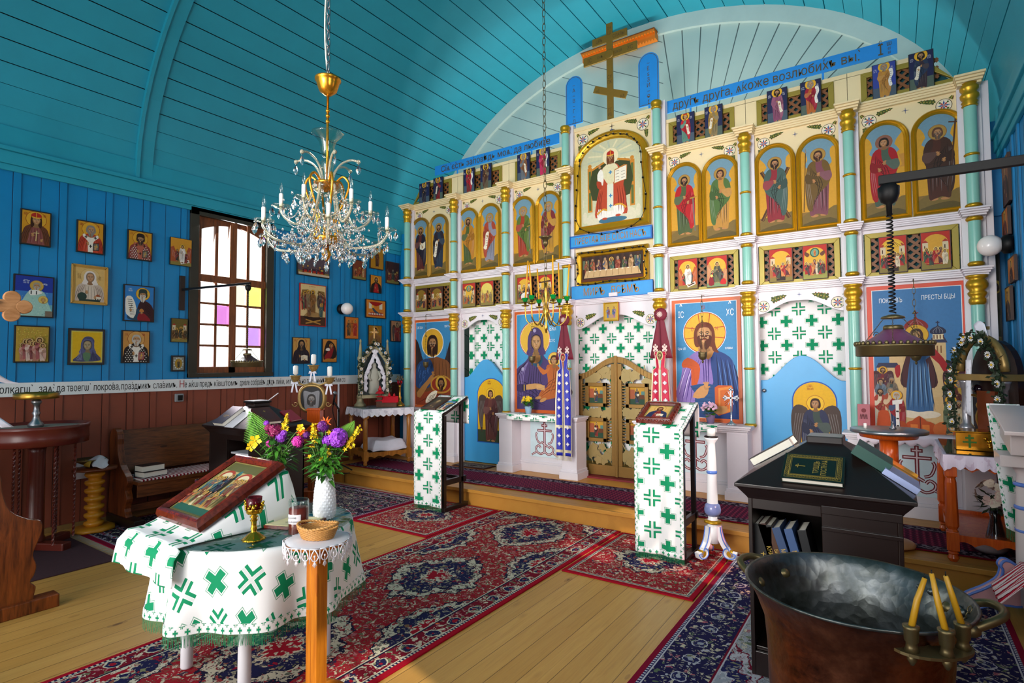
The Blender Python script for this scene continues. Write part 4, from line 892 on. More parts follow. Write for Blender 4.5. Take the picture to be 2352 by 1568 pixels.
for i,(a,b)in enumerate(fe):
 x0,z1=zx(*a);x1,z0=zx(*b);w,h=x1-x0,.352;z0=2.448
 p,iw,ih,done=icon_board(w,h,.02,'feast_icon',fx[i]+', '+ordinal(i)+' from left','feast icons on the lattice frieze',ICON_BROWN,((x0+x1)/2,YP-.026,z0+h/2),0,.007)
 rb=[['#a03024','#3a4a34','#c8843a','#5a2a2a'],['#7a2a20','#2a3a3a','#b07a3a'],['#b84a30','#4a6a5a','#d8b070','#8a2a24'],['#c89a3a','#a85a3a','#8a7a4a']][i%4]
 if i>=6:rb=['#b81c20','#3a4a3a','#d88a4a','#5a1c2a','#e0cfae']
 cfg=dict(bg='#d8a832',seed=i*3+1,arch='#dfae35',red='#b8281c' if i>1 else '#4a2a18',halo='#f0d070',n=4,det=1)
 if i<2:cfg.update(arch='#8a6a20',n=4)
 if i==2:cfg.update(centre='mandorla',n=3)
 elif i==3:cfg.update(bg='#d8c050',arch='#e0cc60',n=6,hill='#d0b050',towers=False)
 elif i in(4,):cfg.update(n=5,hill='#8a4a2a')
 elif i==6:cfg.update(centre='tomb',n=2,towers=False,hill='#b85a24')
 elif i==7:cfg.update(n=2,towers=False,hill='#c88a5a',ground='#7a9a6a')
 elif i==8:cfg.update(centre='arch',n=4)
 elif i==9:cfg.update(centre='mandorla',n=7,towers=False,hill=None,ground='#9a9a4a')
 elif i==10:cfg.update(centre='arch',n=6,hill=None)
 elif i==11:cfg.update(centre='bed',n=5,hill=None,arch='#d8a030')
 scene(p,iw,ih,robes=rb,**cfg)
 if i==10:p.poly([(iw*.15,ih*.72),(iw*.5,ih*.9),(iw*.85,ih*.72)],'#e8c030',2);[p.line([(iw*.5,ih*.88),(iw*(.2+.1*k),ih*.72)],.004,'#7a3a18',0)for k in range(7)]
 if i in(6,7):figure(p,iw*.52,ih*.12,ih*.68,'#f0ece4' if i==6 else '#6a6a44','#e4dcd4' if i==6 else '#4a4a3c',halo='#f0d070',det=1,hr=.075)
 if i==7:p.poly([(iw*.08,ih*.06),(iw*.35,ih*.06),(iw*.3,ih*.3),(iw*.16,ih*.34)],'#8a1424',2);p.ell(iw*.24,ih*.36,iw*.07,ih*.05,'#f0d070',10);p.poly([(iw*.66,ih*.08),(iw*.95,ih*.06),(iw*.92,ih*.22),(iw*.75,ih*.24)],'#c81c1c',2)
 if i==5:p.line([(iw*.1,ih*.72),(iw*.9,ih*.76)],ih*.05,'#3a2418',0);p.line([(iw*.5,ih*.3),(iw*.5,ih*.9)],ih*.04,'#3a2418',0)
 if i==4:p.poly([(iw*.3,ih*.15),(iw*.7,ih*.13),(iw*.72,ih*.3),(iw*.85,ih*.34),(iw*.7,ih*.4),(iw*.35,ih*.34)],'#e8e2da',2)
 done()
M_orange=plain('orange_frame_paint','#c2571b',.45,0,.08,8)
M_letw=plain('white_lettering','#e8eef2',.5);M_letr=plain('red_lettering','#a8281c',.5);M_letd=plain('dark_lettering','#3a2412',.5)
def big_icon(x0,x1,z0,z1,zt,label,bg='#3f8fbf',edge=M_orange,text=True):
 o=E('large_icon',((x0+x1)/2,YP+.012,z0),label,'icon');w=x1-x0;h=z1-z0
 g=G();g.box(-w/2,-.02,0,w/2,0,h);g.build('board',edge,o,.003)
 p=P();f=.045;p.T=(-w/2+f,zt,1,1);iw,ih=w-2*f,h-zt-f
 p.g.clip=(-w/2+f-.006,zt-.006,w/2-f+.006,h-f+.006);p.rect(-.006,-.006,iw+.006,ih+.006,'#e8ecec');p.rect(0,0,iw,ih,bg)
 def done():
  k=p.g.build('picture',PAINT,o);k.location.y=-.0205;return o
 return o,p,iw,ih,done
def fine(p,pts_list,w,col):
 for q in pts_list:p.line(q,w,col,3,True)
o,p,W_,H_,done=big_icon(-6.255,-5.42,.9,2.31,.09,'large icon of a dark-winged bearded figure holding a dish, at the left end','#3a86b8')
u=p.sub(W_/2,0,H_,H_)
for k in(-1,1):
 u.poly([(k*.1,.3),(k*.2,.6),(k*.26,.76),(k*.31,.78),(k*.31,.5),(k*.3,.25)],'#23181c')
 for j in range(5):u.line([(k*(.2+.02*j),.72-.02*j),(k*(.2+.022*j),.5),(k*(.17+.025*j),.3)],.006,'#4a3430',3,True)
u.poly([(-.3,0),(-.3,.36),(-.25,.5),(-.1,.56),(.1,.56),(.24,.5),(.29,.36),(.29,0)],'#6a4020')
u.poly([(-.3,.28),(-.27,.48),(-.12,.56),(-.02,.5),(.0,.3),(-.1,.2),(-.26,.2)],'#22406e')
for j in range(14):rnd=random.Random(j);a,b=rnd.uniform(-.27,-.04),rnd.uniform(.24,.5);u.line([(a,b),(a-.015,b-.03),(a-.01,b-.06)],.007,'#3f68a4')
u.poly([(.0,.55),(.12,.56),(.25,.5),(.3,.3),(.3,0),(-.1,0),(.02,.2)],'#7c4a28')
fine(u,[[(.04+.05*j,.54),(.03+.06*j,.3),(-.04+.08*j,.02)]for j in range(5)],.008,'#3a2010');fine(u,[[(.06+.05*j,.5),(.05+.06*j,.3)]for j in range(4)],.006,'#b4753c')
u.poly([(-.3,.0),(-.29,.12),(-.1,.16),(.1,.2),(.3,.16),(.3,0)],'#8a3a22');fine(u,[[(-.25,.02),(0,.12),(.28,.1+.02*j)]for j in range(3)],.008,'#4a1c10')
head(u,-.02,.74,.085,'#a8743e','#2a150b','#32190d','#d9a42e','#e8e4d8',long=.8,blen=1.6,t=.2,hw=2.1)
u.poly([(-.28,.14),(-.1,.3),(-.04,.36),(-.0,.33),(-.1,.22),(-.22,.08)],'#a8743e',2);hand(u,-.01,.36,.035,'#a8743e',True)
u.ell(.12,.25,.17,.11,'#b98432',24);u.ell(.12,.25,.15,.09,'#8a2c1c',24);head(u,.12,.26,.055,'#94602f','#2a150b','#2a150b','#c89a36','#6a3a18',hw=1.7)
u.poly([(-.13,.02),(.01,.07),(.06,.17),(-.02,.16),(-.1,.1)],'#e8dcc4',2);[u.line([(-.1+.012*j,.04+.02*j),(-.0+.012*j,.075+.02*j)],.006,'#5a4a3c',0)for j in range(4)]
done();lettering('СВ҃ І҆ѠА',.05,M_letw,o,(-.29,-.0225,1.27),sx=.7);lettering('ПРⷣЧА',.05,M_letw,o,(.27,-.0225,1.27),sx=.7)if 0 else lettering('ПРТЧА',.05,M_letw,o,(.28,-.0225,1.27),sx=.7)
o,p,W_,H_,done=big_icon(-4.335,-3.56,.83,2.33,.17,'large icon of a haloed mother in a purple veil holding a child in orange','#3f97c8')
u=p.sub(W_/2-.03,0,H_,H_);PU='#4c3a6c'
u.ell(-.02,.735,.19,.19,'#b0341c',34);u.ell(-.02,.735,.183,.183,'#e8ecec',34);u.ell(-.02,.735,.179,.179,'#e0b23e',34)
u.poly([(-.29,0),(-.285,.3),(-.25,.42),(-.14,.5),(-.1,.56),(-.11,.66),(-.1,.77),(-.05,.845),(-.01,.86),(.04,.84),(.08,.78),(.09,.66),(.09,.56),(.15,.5),(.23,.4),(.29,.2),(.29,0)],PU)
fine(u,[[(-.12,.5),(-.2-.015*j,.36),(-.22-.015*j,.05)]for j in range(4)]+[[(-.08+.03*j,.48),(-.1+.03*j,.3),(-.15+.05*j,.1)]for j in range(6)]+[[(-.27,.3-.05*j),(-.1,.26-.05*j),(.1,.1-.02*j)]for j in range(4)],.008,'#241a3a')
fine(u,[[(-.1,.5),(-.16-.02*j,.36),(-.18-.02*j,.12)]for j in range(4)]+[[(-.06+.04*j,.46),(-.06+.04*j,.28)]for j in range(4)]+[[(-.25,.26-.06*j),(-.08,.22-.06*j)]for j in range(3)],.006,'#8d7bb0')
u.poly([(-.08,.5),(-.04,.6),(.03,.6),(.08,.52),(.02,.44)],'#24506e');u.poly([(-.055,.5),(-.04,.62),(.03,.62),(.05,.52),(0,.48)],'#a8743e',2)
head(u,-.005,.7,.078,'#c8955c',PU,None,None,hood=PU,t=.35)
for a,b in((-.02,.825),(-.17,.42)):u.ell(a,b,.02,.02,'#a89cc0',8)
u.ell(.215,.52,.075,.075,'#b0341c',24);u.ell(.215,.52,.071,.071,'#e6bd50',24);u.ell(.215,.52,.071,.01,'#3f97c8',12)
u.poly([(.12,.44),(.18,.47),(.25,.46),(.3,.38),(.29,.2),(.26,.14),(.1,.1),(.02,.12),(.06,.2),(.14,.26)],'#b4602c')
fine(u,[[(.2+.02*j,.44),(.2+.025*j,.3),(.12+.04*j,.16)]for j in range(5)]+[[(.05,.13+.02*j),(.16,.2+.03*j),(.26,.22+.04*j)]for j in range(4)],.006,'#5f2a10');fine(u,[[(.19+.022*j,.42),(.19+.025*j,.3)]for j in range(4)]+[[(.08,.14+.03*j),(.2,.22+.03*j)]for j in range(3)],.005,'#efb070')
head(u,.215,.51,.045,'#c48c54','#4a2a16',None,None,t=-.6)
u.poly([(.15,.4),(.08,.36),(.02,.43),(.03,.46),(.1,.41),(.16,.44)],'#c06a30',2);hand(u,.02,.45,.024,'#c48c54',True)
u.ell(.08,.1,.045,.018,'#c48c54',12,.4);u.ell(.02,.12,.04,.016,'#c48c54',12,.2)
u.poly([(-.27,.22),(-.22,.26),(-.1,.25),(-.08,.21),(-.2,.17)],'#3a2c58',2);u.poly([(-.16,.245),(-.02,.27),(.06,.26),(.1,.235),(.02,.22),(-.14,.2)],'#c8955c',2);[u.line([(-.0,.25-.012*j),(.1,.245-.014*j)],.011,'#d3a266',0)for j in range(4)]
u.poly([(-.18,.255),(-.13,.255),(-.13,.195),(-.18,.19)],'#2a2040',0);u.line([(-.155,.255),(-.155,.19)],.01,'#d8b04a',0)
done();lettering('М҃Р',.075,M_letw,o,(.2,-.0245,1.35),sx=.6);lettering('БЖА',.075,M_letw,o,(.23,-.0245,1.22),sx=.6);lettering('ІС ХС',.05,M_letw,o,(.22,-.0245,1.07),sx=.6)
o,p,W_,H_,done=big_icon(-2.118,-1.36,.83,2.335,.17,'large icon of a haloed man in blue and lilac holding an orange book','#3f8abc')
u=p.sub(W_/2,0,H_,H_);BL='#1f3f7e';LI='#8a72b8'
u.ell(-.01,.735,.185,.185,'#e8ecec',36);u.ell(-.01,.735,.18,.18,'#b0341c',36);u.ell(-.01,.735,.174,.174,'#dcae34',36)
for a in(pi/2,.0,pi):
 for of in(-.05,.05):u.line([(-.01+cos(a)*.08-sin(a)*of*.8,.735+sin(a)*.08+cos(a)*of*.8),(-.01+cos(a)*.17-sin(a)*of,.735+sin(a)*.17+cos(a)*of)],.006,'#b0341c',0)
u.poly([(-.26,.16),(-.265,.22),(-.22,.34),(-.2,.46),(-.13,.54),(-.05,.58),(.07,.58),(.2,.5),(.25,.38),(.28,.16),(.28,0),(-.05,0),(-.2,.02)],BL)
u.poly([(-.26,.16),(-.265,.22),(-.22,.34),(-.2,.46),(-.13,.54),(-.05,.58),(.04,.56),(.06,.4),(.05,.28),(-.06,.22),(-.09,.08),(-.22,.1)],LI)
fine(u,[[(-.14,.5),(-.2,.36),(-.235-.004*j,.2-.01*j)]for j in range(2)]+[[(-.1+.02*j,.5),(-.16+.025*j,.34),(-.22+.04*j,.12)]for j in range(4)]+[[(-.03+.025*j,.54),(-.02+.02*j,.4),(-.02+.02*j,.28)]for j in range(3)],.009,'#46307c');fine(u,[[(-.16,.46),(-.21,.32),(-.24,.2)],[(-.12,.44),(-.16,.32),(-.2,.16)],[(.0,.54),(.01,.36)]],.007,'#d6c8ec')
u.poly([(-.21,.47),(-.16,.52),(-.08,.48),(-.05,.42),(-.08,.28),(-.13,.28),(-.13,.42),(-.2,.43)],'#c2521c',2);fine(u,[[(-.19,.46),(-.08,.44)],[(-.11,.42),(-.1,.3)]],.006,'#7a2a0c')
u.poly([(.07,.58),(.2,.52),(.25,.4),(.285,.2),(.285,0),(.1,0),(.05,.1),(.06,.3),(.04,.48)],BL);u.poly([(-.14,.27),(.03,.29),(.08,.24),(.05,.04),(-.1,.06),(-.09,.2)],'#1c4a7e',2)
fine(u,[[(.09+.035*j,.54-.02*j),(.1+.04*j,.34),(.1+.05*j,.04)]for j in range(5)]+[[(-.12,.25-.035*j),(.05,.25-.04*j)]for j in range(6)],.009,'#0c1c44');fine(u,[[(.1+.04*j,.5),(.12+.04*j,.36),(.14+.045*j,.16)]for j in range(4)]+[[(-.1,.235-.035*j),(.03,.235-.04*j)]for j in range(5)],.006,'#5a86c4')
u.poly([(-.06,.57),(.02,.5),(.07,.57),(.05,.62),(-.05,.62)],'#b9854c',2)
head(u,-.01,.72,.088,'#c69058','#6a2f14','#54220e',None,long=.45,blen=.7,t=.05);u.poly([(.07,.72),(.085,.62),(.11,.56),(.06,.58),(.05,.66)],'#6a2f14')
u.poly([(.07,.04),(.07,.26),(.1,.28),(.21,.28),(.22,.26),(.21,.06),(.1,.02)],'#c85a22',0);u.poly([(.1,.03),(.1,.255),(.21,.275),(.205,.06)],'#e08a3c',0);u.poly([(.115,.06),(.115,.235),(.195,.25),(.19,.085)],'#d0682a',0)
for j in range(6):u.line([(.15,.1+.02*j),(.18,.13+.02*j)],.005,'#8a3410',0)
u.poly([(-.12,.17),(-.08,.24),(-.02,.28),(.02,.24),(-.02,.17)],'#c69058',2);hand(u,.0,.26,.04,'#c69058',True)
u.poly([(.05,.06),(.1,.1),(.17,.1),(.16,.05),(.1,.03)],'#c69058',2)
done()
for s_,q,x,z in(('ІС',.1,-.27,1.3),('ХС',.1,.27,1.3)):
 lettering(s_,q,M_letw,o,(x,-.0245,z),sx=.6)
for x,z in((-.27,1.4),(.27,1.4)):lettering('˄',.1,M_letw,o,(x,-.0245,z),sx=.9)
for s_,x,z in(('О',-.145,1.14),('Ѡ',-.02,1.385),('Н',.125,1.14)):lettering(s_,.06,M_letr,o,(x,-.0248,z),sx=.7)
lettering('Црь сл҃',.04,M_letw,o,(-.27,-.0245,.93),sx=.7);lettering('славы',.04,M_letw,o,(.25,-.0245,.93),sx=.7)
lettering('придите ко мнѣ вси труждающіисѧ\nи ѡбремененніи, и азъ оупокою вы\nи ѡбрѧщете покой',.022,M_letd,o,(.0,-.0215,.135),sx=.9)
o,p,W_,H_,done=big_icon(-.2,.56,.9,2.335,.05,'large red-bordered icon of a tall blue-robed woman above a church crowd','#3c78ae',plain('vermilion_frame','#cf3a12',.45))
u=p.sub(0,0,W_,W_);R_=H_/W_
u.poly([(0,0),(1,0),(1,.55),(.85,.6),(.8,.95),(.6,1.1),(.4,1.1),(.2,.95),(.12,.6),(0,.55)],'#d9b27a',0)
for a,b,c in((.03,.3,.9),(.8,.97,.85),(.66,.82,1.24),(.18,.34,1.2)):
 u.rect(a,.5,b,c,'#dcb984');[u.rect(a+.02+.04*k,c-.14,a+.035+.04*k,c-.04,'#8a5a34')for k in range(3)]
for a,b,c in((.64,.84,1.24),(.78,.99,.92),(.16,.36,1.2),(.02,.3,.9)):u.poly([(a,b*0+c),(b,c),(b-.03,c+.07),(a+.03,c+.07)],'#2e3050',0)
for x,z,r,c in((.74,1.36,.085,'#1c2140'),(.25,1.33,.08,'#1c2140'),(.5,1.42,.13,'#8a1c1c')):
 u.rect(x-r*.7,z-r*.9,x+r*.7,z,'#e6d2a8');[u.rect(x-r*.6+r*.4*k,z-r*.8,x-r*.45+r*.4*k,z-r*.15,'#6a3a24')for k in range(4)]
 u.sym(x,[(r*.75,z),(r*1.05,z+r*.45),(r*.7,z+r*.95),(r*.15,z+r*1.25),(0,z+r*1.6)],c,3);[u.line([(x+k*r*.5,z+.01),(x+k*r*.6,z+r*.5),(x,z+r*1.2)],.008,lt(c,.4),3,True)for k in(-1,-.4,.4,1)]
 u.line([(x,z+r*1.5),(x,z+r*2.1)],.012,c,0);u.line([(x-r*.25,z+r*1.85),(x+r*.25,z+r*1.85)],.012,c,0)
u.ell(.5,1.36,.14,.14,'#8a4a14',28);u.ell(.5,1.36,.133,.133,'#e0ac2c',28)
u.poly([(.3,.72),(.36,1.0),(.41,1.16),(.5,1.26),(.59,1.16),(.66,1.0),(.72,.7),(.64,.62),(.5,.75),(.37,.62)],'#481a22');u.poly([(.36,.3),(.39,.8),(.45,1.1),(.56,1.1),(.63,.8),(.66,.3),(.5,.26)],'#336090')
fine(u,[[(.42+.04*j,1.0),(.41+.045*j,.7),(.38+.06*j,.32)]for j in range(6)],.012,'#14304e');fine(u,[[(.44+.045*j,.96),(.43+.05*j,.7),(.41+.06*j,.36)]for j in range(5)],.008,'#8ab4d8');fine(u,[[(.36,1.0),(.32,.8),(.34,.6)],[(.66,1.0),(.7,.8),(.68,.6)]],.01,'#241010')
head(u,.5,1.35,.065,'#bd8850','#481a22',None,None,hood='#3c161e')
u.poly([(.62,1.1),(.7,1.16),(.86,.88),(.8,.82),(.74,.95)],'#a8141c',2);u.poly([(.24,.9),(.3,.94),(.3,.8),(.26,.76)],'#a8141c',2);u.poly([(.56,.98),(.7,1.12),(.68,1.16),(.6,1.1)],'#336090',2)
u.sym(.5,[(.0,.2),(.18,.22),(.24,.27),(.14,.31),(0,.29)],'#ead9c0',3)
ppl=[(.1,.58,'#7a1c24','#5a2a3a'),(.9,.58,'#b83a3a','#8a2a34'),(.07,.42,'#4a5a6a','#6a7a8a'),(.2,.44,'#3a4a4a','#7a6a5a'),(.84,.42,'#a82a2a','#3a3a3a'),(.94,.4,'#c8a03a','#6a2a24'),(.06,.2,'#e0d0b4','#a83a2a'),(.18,.22,'#d8b890','#a84a2a'),(.85,.1,'#3a4438','#5a6a4a'),(.93,.06,'#c9b494','#b8a484')]
for k,(x,z,a,b)in enumerate(ppl):figure(u,x,z-.1,.42 if z>.3 else.5,a,b,['#3a1d10','#8a8074'][k%2],['#3a1d10',None,'#8a8074'][k%3],halo='#e0a828' if k in(0,1,4,5,8)else None,m=1 if x<.5 else-1,wings='#4a2028' if k<2 else None,seed=k,hr=.075)
u.poly([(.02,.0),(.03,.26),(.1,.3),(.16,.26),(.16,0)],'#c24a14',3);figure(u,.25,.0,.56,'#2a3f6a','#9a1420','#b8b0a4','#b8b0a4',halo='#e0a828',m=1,seed=31,hr=.07);u.rect(.235,.02,.275,.4,'#f0e8e0');[u.rect(.24,.08+.1*k,.27,.1+.1*k,'#20140c')for k in range(3)];u.poly([(.2,.44),(.32,.46),(.31,.4),(.2,.38)],'#f0e8e0',0)
u.poly([(.36,0),(.36,.14),(.42,.17),(.5,.24),(.58,.17),(.66,.14),(.66,0)],'#b8480e',2);u.line([(.51,0),(.51,.22)],.01,'#6a2408',0);[u.rect(.4+.13*k,.03,.48+.13*k,.12,'#d8742a')for k in(0,1)];u.poly([(.66,0),(.66,.12),(.78,.17),(.78,0)],'#c8642a',2);u.poly([(.36,0),(.36,.12),(.28,.16),(.3,0)],'#a8400e',2)
done();lettering('ПОКРОВЪ',.06,M_letw,o,(-.19,-.0245,1.27),sx=.62);lettering('ПРЕСТЫ БЦЫ',.06,M_letw,o,(.17,-.0245,1.28),sx=.62);lettering('ᴖ ᴖ',.06,M_letw,o,(.2,-.0245,1.33),sx=.9)if 0 else None
x0,zt=zx(1322,380);xL=zx(1321,460)[0]+.012;xR=zx(1495,430)[0];zb=zx(1323,541)[1];zt=zx(1414,302)[1]
a=(xR-xL)/2;h=zt-zb;xc=(xL+xR)/2
o=E('arched_icon',(xc,YP-.012,zb),'large arched gold-framed icon of a crowned figure on a throne with an open book','icon')
def outc(a,h,i,n=24):return[(-a+i,i),(a-i,i)]+[((a-i)*cos(pi*k/n),h-a*.72+(a*.72-i)*sin(pi*k/n))for k in range(n+1)]
g=G();archframe(g,a,h,[(0,0),(0,-.05),(.015,-.065),(.03,-.05),(.075,-.035),(.085,-.045),(.095,-.02)],outc);g.build('frame',M_gold,o)
p=P();p.raw(outc(a,h,.09),'#c9cba8');
ih=h-.18;iw=2*a-.18;p.T=(0,.09,1,1)
u=p.sub(0,0,ih,ih)
for k in range(16):t=2*pi*k/16+.1;u.line([(cos(t)*.12,.78+sin(t)*.12),(cos(t)*.3,.78+sin(t)*.2)],.02,'#e4dcb4' if k%2 else '#b9c3ac',0)
for x,z,r in((-.34,.1,.09),(-.2,.06,.12),(0,.05,.13),(.2,.06,.12),(.34,.1,.09),(-.36,.28,.06),(.36,.3,.07)):u.ell(x,z,min(r,.37-abs(x)+.0)if abs(x)>.25 else r,r*.8,'#d9d4b8',18)
for k in(-1,1):
 u.poly([(k*.24,.16),(k*.3,.16),(k*.3,.7),(k*.24,.7)],'#c8842a',0);u.poly([(k*.255,.18),(k*.285,.18),(k*.285,.4),(k*.255,.4)],'#5a6a34',0);u.poly([(k*.255,.44),(k*.285,.44),(k*.285,.66),(k*.255,.66)],'#5a6a34',0);u.ell(k*.27,.72,.025,.025,'#c8842a',10)
u.poly([(-.24,.66),(-.1,.72),(.1,.72),(.24,.7),(.24,.3),(-.24,.3)],'#3c4422',2);u.line([(-.24,.67),(0,.75),(.24,.7)],.025,'#c8842a')
u.ell(0,.79,.1,.1,'#efe2b8',24)
u.poly([(-.2,.08),(-.19,.25),(-.15,.42),(-.16,.52),(-.12,.64),(-.05,.7),(.05,.7),(.12,.64),(.17,.5),(.16,.42),(.19,.25),(.2,.08),(.05,.12),(-.06,.1)],'#b8472a')
u.poly([(-.17,.06),(-.16,.18),(-.04,.14),(.05,.2),(.15,.2),(.16,.1),(.04,.05),(-.06,.03)],'#f0ece4');fine(u,[[(-.15+.03*j,.16),(-.15+.032*j,.06)]for j in range(10)],.006,'#a8a498')
u.poly([(-.12,.62),(-.05,.7),(.05,.7),(.1,.62),(.04,.48),(0,.44),(-.05,.48)],'#e0d9b0',2);u.poly([(-.05,.14),(-.045,.46),(.035,.46),(.03,.14)],'#dfe2cc',0)
for z in(.2,.32,.6):u.rect(-.025,z-.006,.02,z+.006,'#3a86b8');u.rect(-.01,z-.022,.004,z+.022,'#3a86b8')
fine(u,[[(-.1-.02*j,.4),(-.13-.02*j,.25),(-.12-.02*j,.1)]for j in range(3)]+[[(.08+.03*j,.42),(.1+.03*j,.25),(.1+.03*j,.12)]for j in range(4)],.01,'#7a2414');fine(u,[[(-.11,.5),(-.13,.4)],[(.12,.4),(.15,.26)]],.008,'#e88a5a');u.line([(-.18,.12),(-.1,.17),(-.05,.15)],.02,'#d8a030');u.line([(.05,.2),(.13,.2),(.19,.15)],.02,'#d8a030')
u.poly([(-.16,.5),(-.17,.6),(-.12,.66),(-.09,.58),(-.1,.46)],'#f0ece0',2);u.poly([(-.17,.44),(-.18,.52),(-.12,.5),(-.12,.42)],'#a83c20',2);hand(u,-.14,.68,.028,'#c48c5c',True)
head(u,0,.78,.048,'#c48c5c','#6a3a1c','#6a3a1c',None,long=.9,blen=.7);crown(u,0,.775,.05)
u.poly([(.04,.45),(.05,.62),(.11,.64),(.17,.66),(.21,.65),(.2,.48),(.12,.47)],'#b87a34',0);u.poly([(.05,.46),(.058,.61),(.12,.63),(.125,.475)],'#efe9d4',0);u.poly([(.125,.475),(.12,.63),(.2,.645),(.195,.485)],'#efe9d4',0);[u.line([(.065+.07*(j%2),.49+.018*j),(.11+.07*(j%2),.495+.018*j)],.005,'#6a6454',0)for j in range(7)]
u.ell(-.1,.04,.05,.02,'#3f6a80',12);u.ell(.02,.03,.18,.035,'#3f6f86',20);u.ell(-.08,.055,.035,.015,'#b8472a',10);u.ell(.09,.075,.035,.015,'#b8472a',10)
k=p.g.build('picture',PAINT,o);k.location.y=-.02
M_blong=plain('long_board_blue','#2488d8',.5,spec=.3);M_blueb=plain('blue_board_edge','#155fb4',.45);M_blues=plain('blue_board','#2f8fd0',.45);M_gletter=plain('gilt_lettering','#a8742a',.4,.3);M_dletter=plain('bronze_lettering','#5a4a2a',.45,.2)
def board(xa,xb,za,zb,y,txt,size,label,sx,edge=.018,name='inscription_board',lm=None,face=None):
 o=E(name,((xa+xb)/2,y,(za+zb)/2),label,'inscription');w,h=xb-xa,zb-za
 g=G();g.box(-w/2,-.014,-h/2,w/2,0,h/2);g.build('board',M_blueb if edge else M_blong,o,.002)
 if edge:g=G();g.box(-w/2+edge,-.0165,-h/2+edge,w/2-edge,-.012,h/2-edge);g.build('field',face or M_blues,o)
 me=lettering(txt,size,lm or M_gletter,o,(0,-.0185,-size*.35),sx=sx);return o
xa,z1=zx(1315,546);xb,z2=zx(1503,520);z0_=zx(1316,574)[1]
board(xa,xb,zx(1316,574)[1],z1,YP-.06,'ПРЕСТАѦ БЦЕ СПСИ НАСЪ',.115,'light blue board with gilt lettering under the enthroned figure icon',.62)
xa=zx(1319,675)[0];xb=zx(1505,660)[0]
board(xa,xb,2.425,2.6,YP-.06,'МИРЪ   ВСѢМЪ',.135,'blue board with gilt lettering on the cornice above the gilded doors',.72,.008)
g=G();g.box(-2.87,YP-.1,2.432,-2.76,YP-.075,2.478);sk=g.build('socket',M_white,None,.004);tag(sk,'small white electric socket on the cornice below the lower blue board','socket')
xa,zb=zx(1329,662);xb,_=zx(1493,640);zt=zx(1329,582)[1];w,h=xb-xa,zt-zb
o=E('framed_picture',((xa+xb)/2,YP-.012,zb),'wide gold-framed dark picture of robed people around a white table','picture')
def rect_(a,h,i,n=0):return[(-a+i,i),(a-i,i),(a-i,h-i),(-a+i,h-i)]
g=G();archframe(g,w/2,h,[(0,0),(0,-.04),(.012,-.055),(.022,-.045),(.055,-.03),(.062,-.04),(.07,-.018)],rect_);g.build('frame',M_gold,o)
p=P();p.T=(-w/2+.066,.066,1,1);iw,ih=w-.132,h-.132;p.g.clip=(-iw/2,.066,iw/2,.066+ih);p.rect(0,0,iw,ih,'#33201a');[p.rect(iw*(.06+.12*k),ih*.62,iw*(.1+.12*k),ih,'#43291e')for k in range(8)];p.rect(iw*.02,ih*.5,iw*.12,ih*.85,'#5a6a54');p.rect(iw*.86,ih*.5,iw*.96,ih*.85,'#5a6a54')
cols=['#8a3a2a','#4a5a3a','#b08a5a','#3a4a6a','#7a5a34','#a85a3a','#5a3a4a','#c8a070','#4a6a5a']
for k in range(9):figure(p,iw*(.08+.105*k),ih*(.22+.04*(k%2)),ih*.62,cols[k],cols[(k+4)%9],['#3a1d10','#7a7064'][k%2],[None,'#3a1d10','#8a8074'][k%3],halo='#d8b050' if k==4 else None,m=1 if k<5 else-1,seed=k,hr=.09,det=0)
p.poly([(iw*.04,ih*.14),(iw*.08,ih*.42),(iw*.92,ih*.42),(iw*.97,ih*.14)],'#c9a878',0);[p.line([(iw*(.12+.1*k),ih*.4),(iw*(.1+.104*k),ih*.17)],.006,'#94754a',0)for k in range(9)];[p.ell(iw*(.14+.09*k),ih*.4,iw*.018,ih*.02,'#efe4c8',8)for k in range(9)]
p.poly([(0,0),(iw,0),(iw,ih*.1),(0,ih*.1)],'#5a2c1c',0);k=p.g.build('picture',PAINT,o);k.location.y=-.019
def string_lights(cx_,zb,path,label,n):
 o=E('string_lights',(cx_,YP-.083,zb),label,'lights');g=G();q=cat([(x,-.0,z)for x,z in path],True,5)
 q=[(x+.006*sin(k*2.1),-.004*sin(k*1.7),z+.006*cos(k*1.3))for k,(x,y,z)in enumerate(q)];g.tube(q,.004,5,closed=True);g.build('wire',M_black,o)
 L=[0];
 for a,b in zip(q,q[1:]+q[:1]):L.append(L[-1]+(Vector(b)-Vector(a)).length)
 g=G();g.ball((0,-.008,0),.014,8);g.ball((.0,-.02,.012),.006,6,1);b0=g.build('bulb',[M_black,glass('lamp_tip','#e8eef0',.05)],o);j=0
 for i in range(n):
  t=L[-1]*(i+.5)/n
  while L[j+1]<t:j+=1
  b=b0 if i==0 else dup(b0);b.location=q[j]
string_lights(xc,zx(1323,541)[1],[(-a_*.9,.05+k*.0)for a_,k in()]or[(x*.9 if 1 else x,z)for x,z in outc(a,(zx(1414,302)[1]-zx(1323,541)[1]),.052,12)],'string of small dark lamps on the frame of the enthroned figure icon',38)
string_lights((xa+xb)/2,zb,[q for q in rect_(w/2,h,.04)][0:1]+[(0,.04)]+[rect_(w/2,h,.04)[1]]+[(w/2-.04,h/2)]+rect_(w/2,h,.04)[2:3]+[(0,h-.04)]+rect_(w/2,h,.04)[3:]+[(-w/2+.04,h/2)],'string of small dark lamps on the wide gold frame of the table scene',34)
xa,z1=zx(1391,696);xb,z0_=zx(1425,737)
p,iw,ih,done=icon_board(xb-xa,z1-z0_,.02,'small_icon','small red-framed icon of robed figures at a table over the gilded doors',None,ICON_RED,((xa+xb)/2,YP-.035,(z1+z0_)/2),0,.006,mould=M_gold,mw=.018)
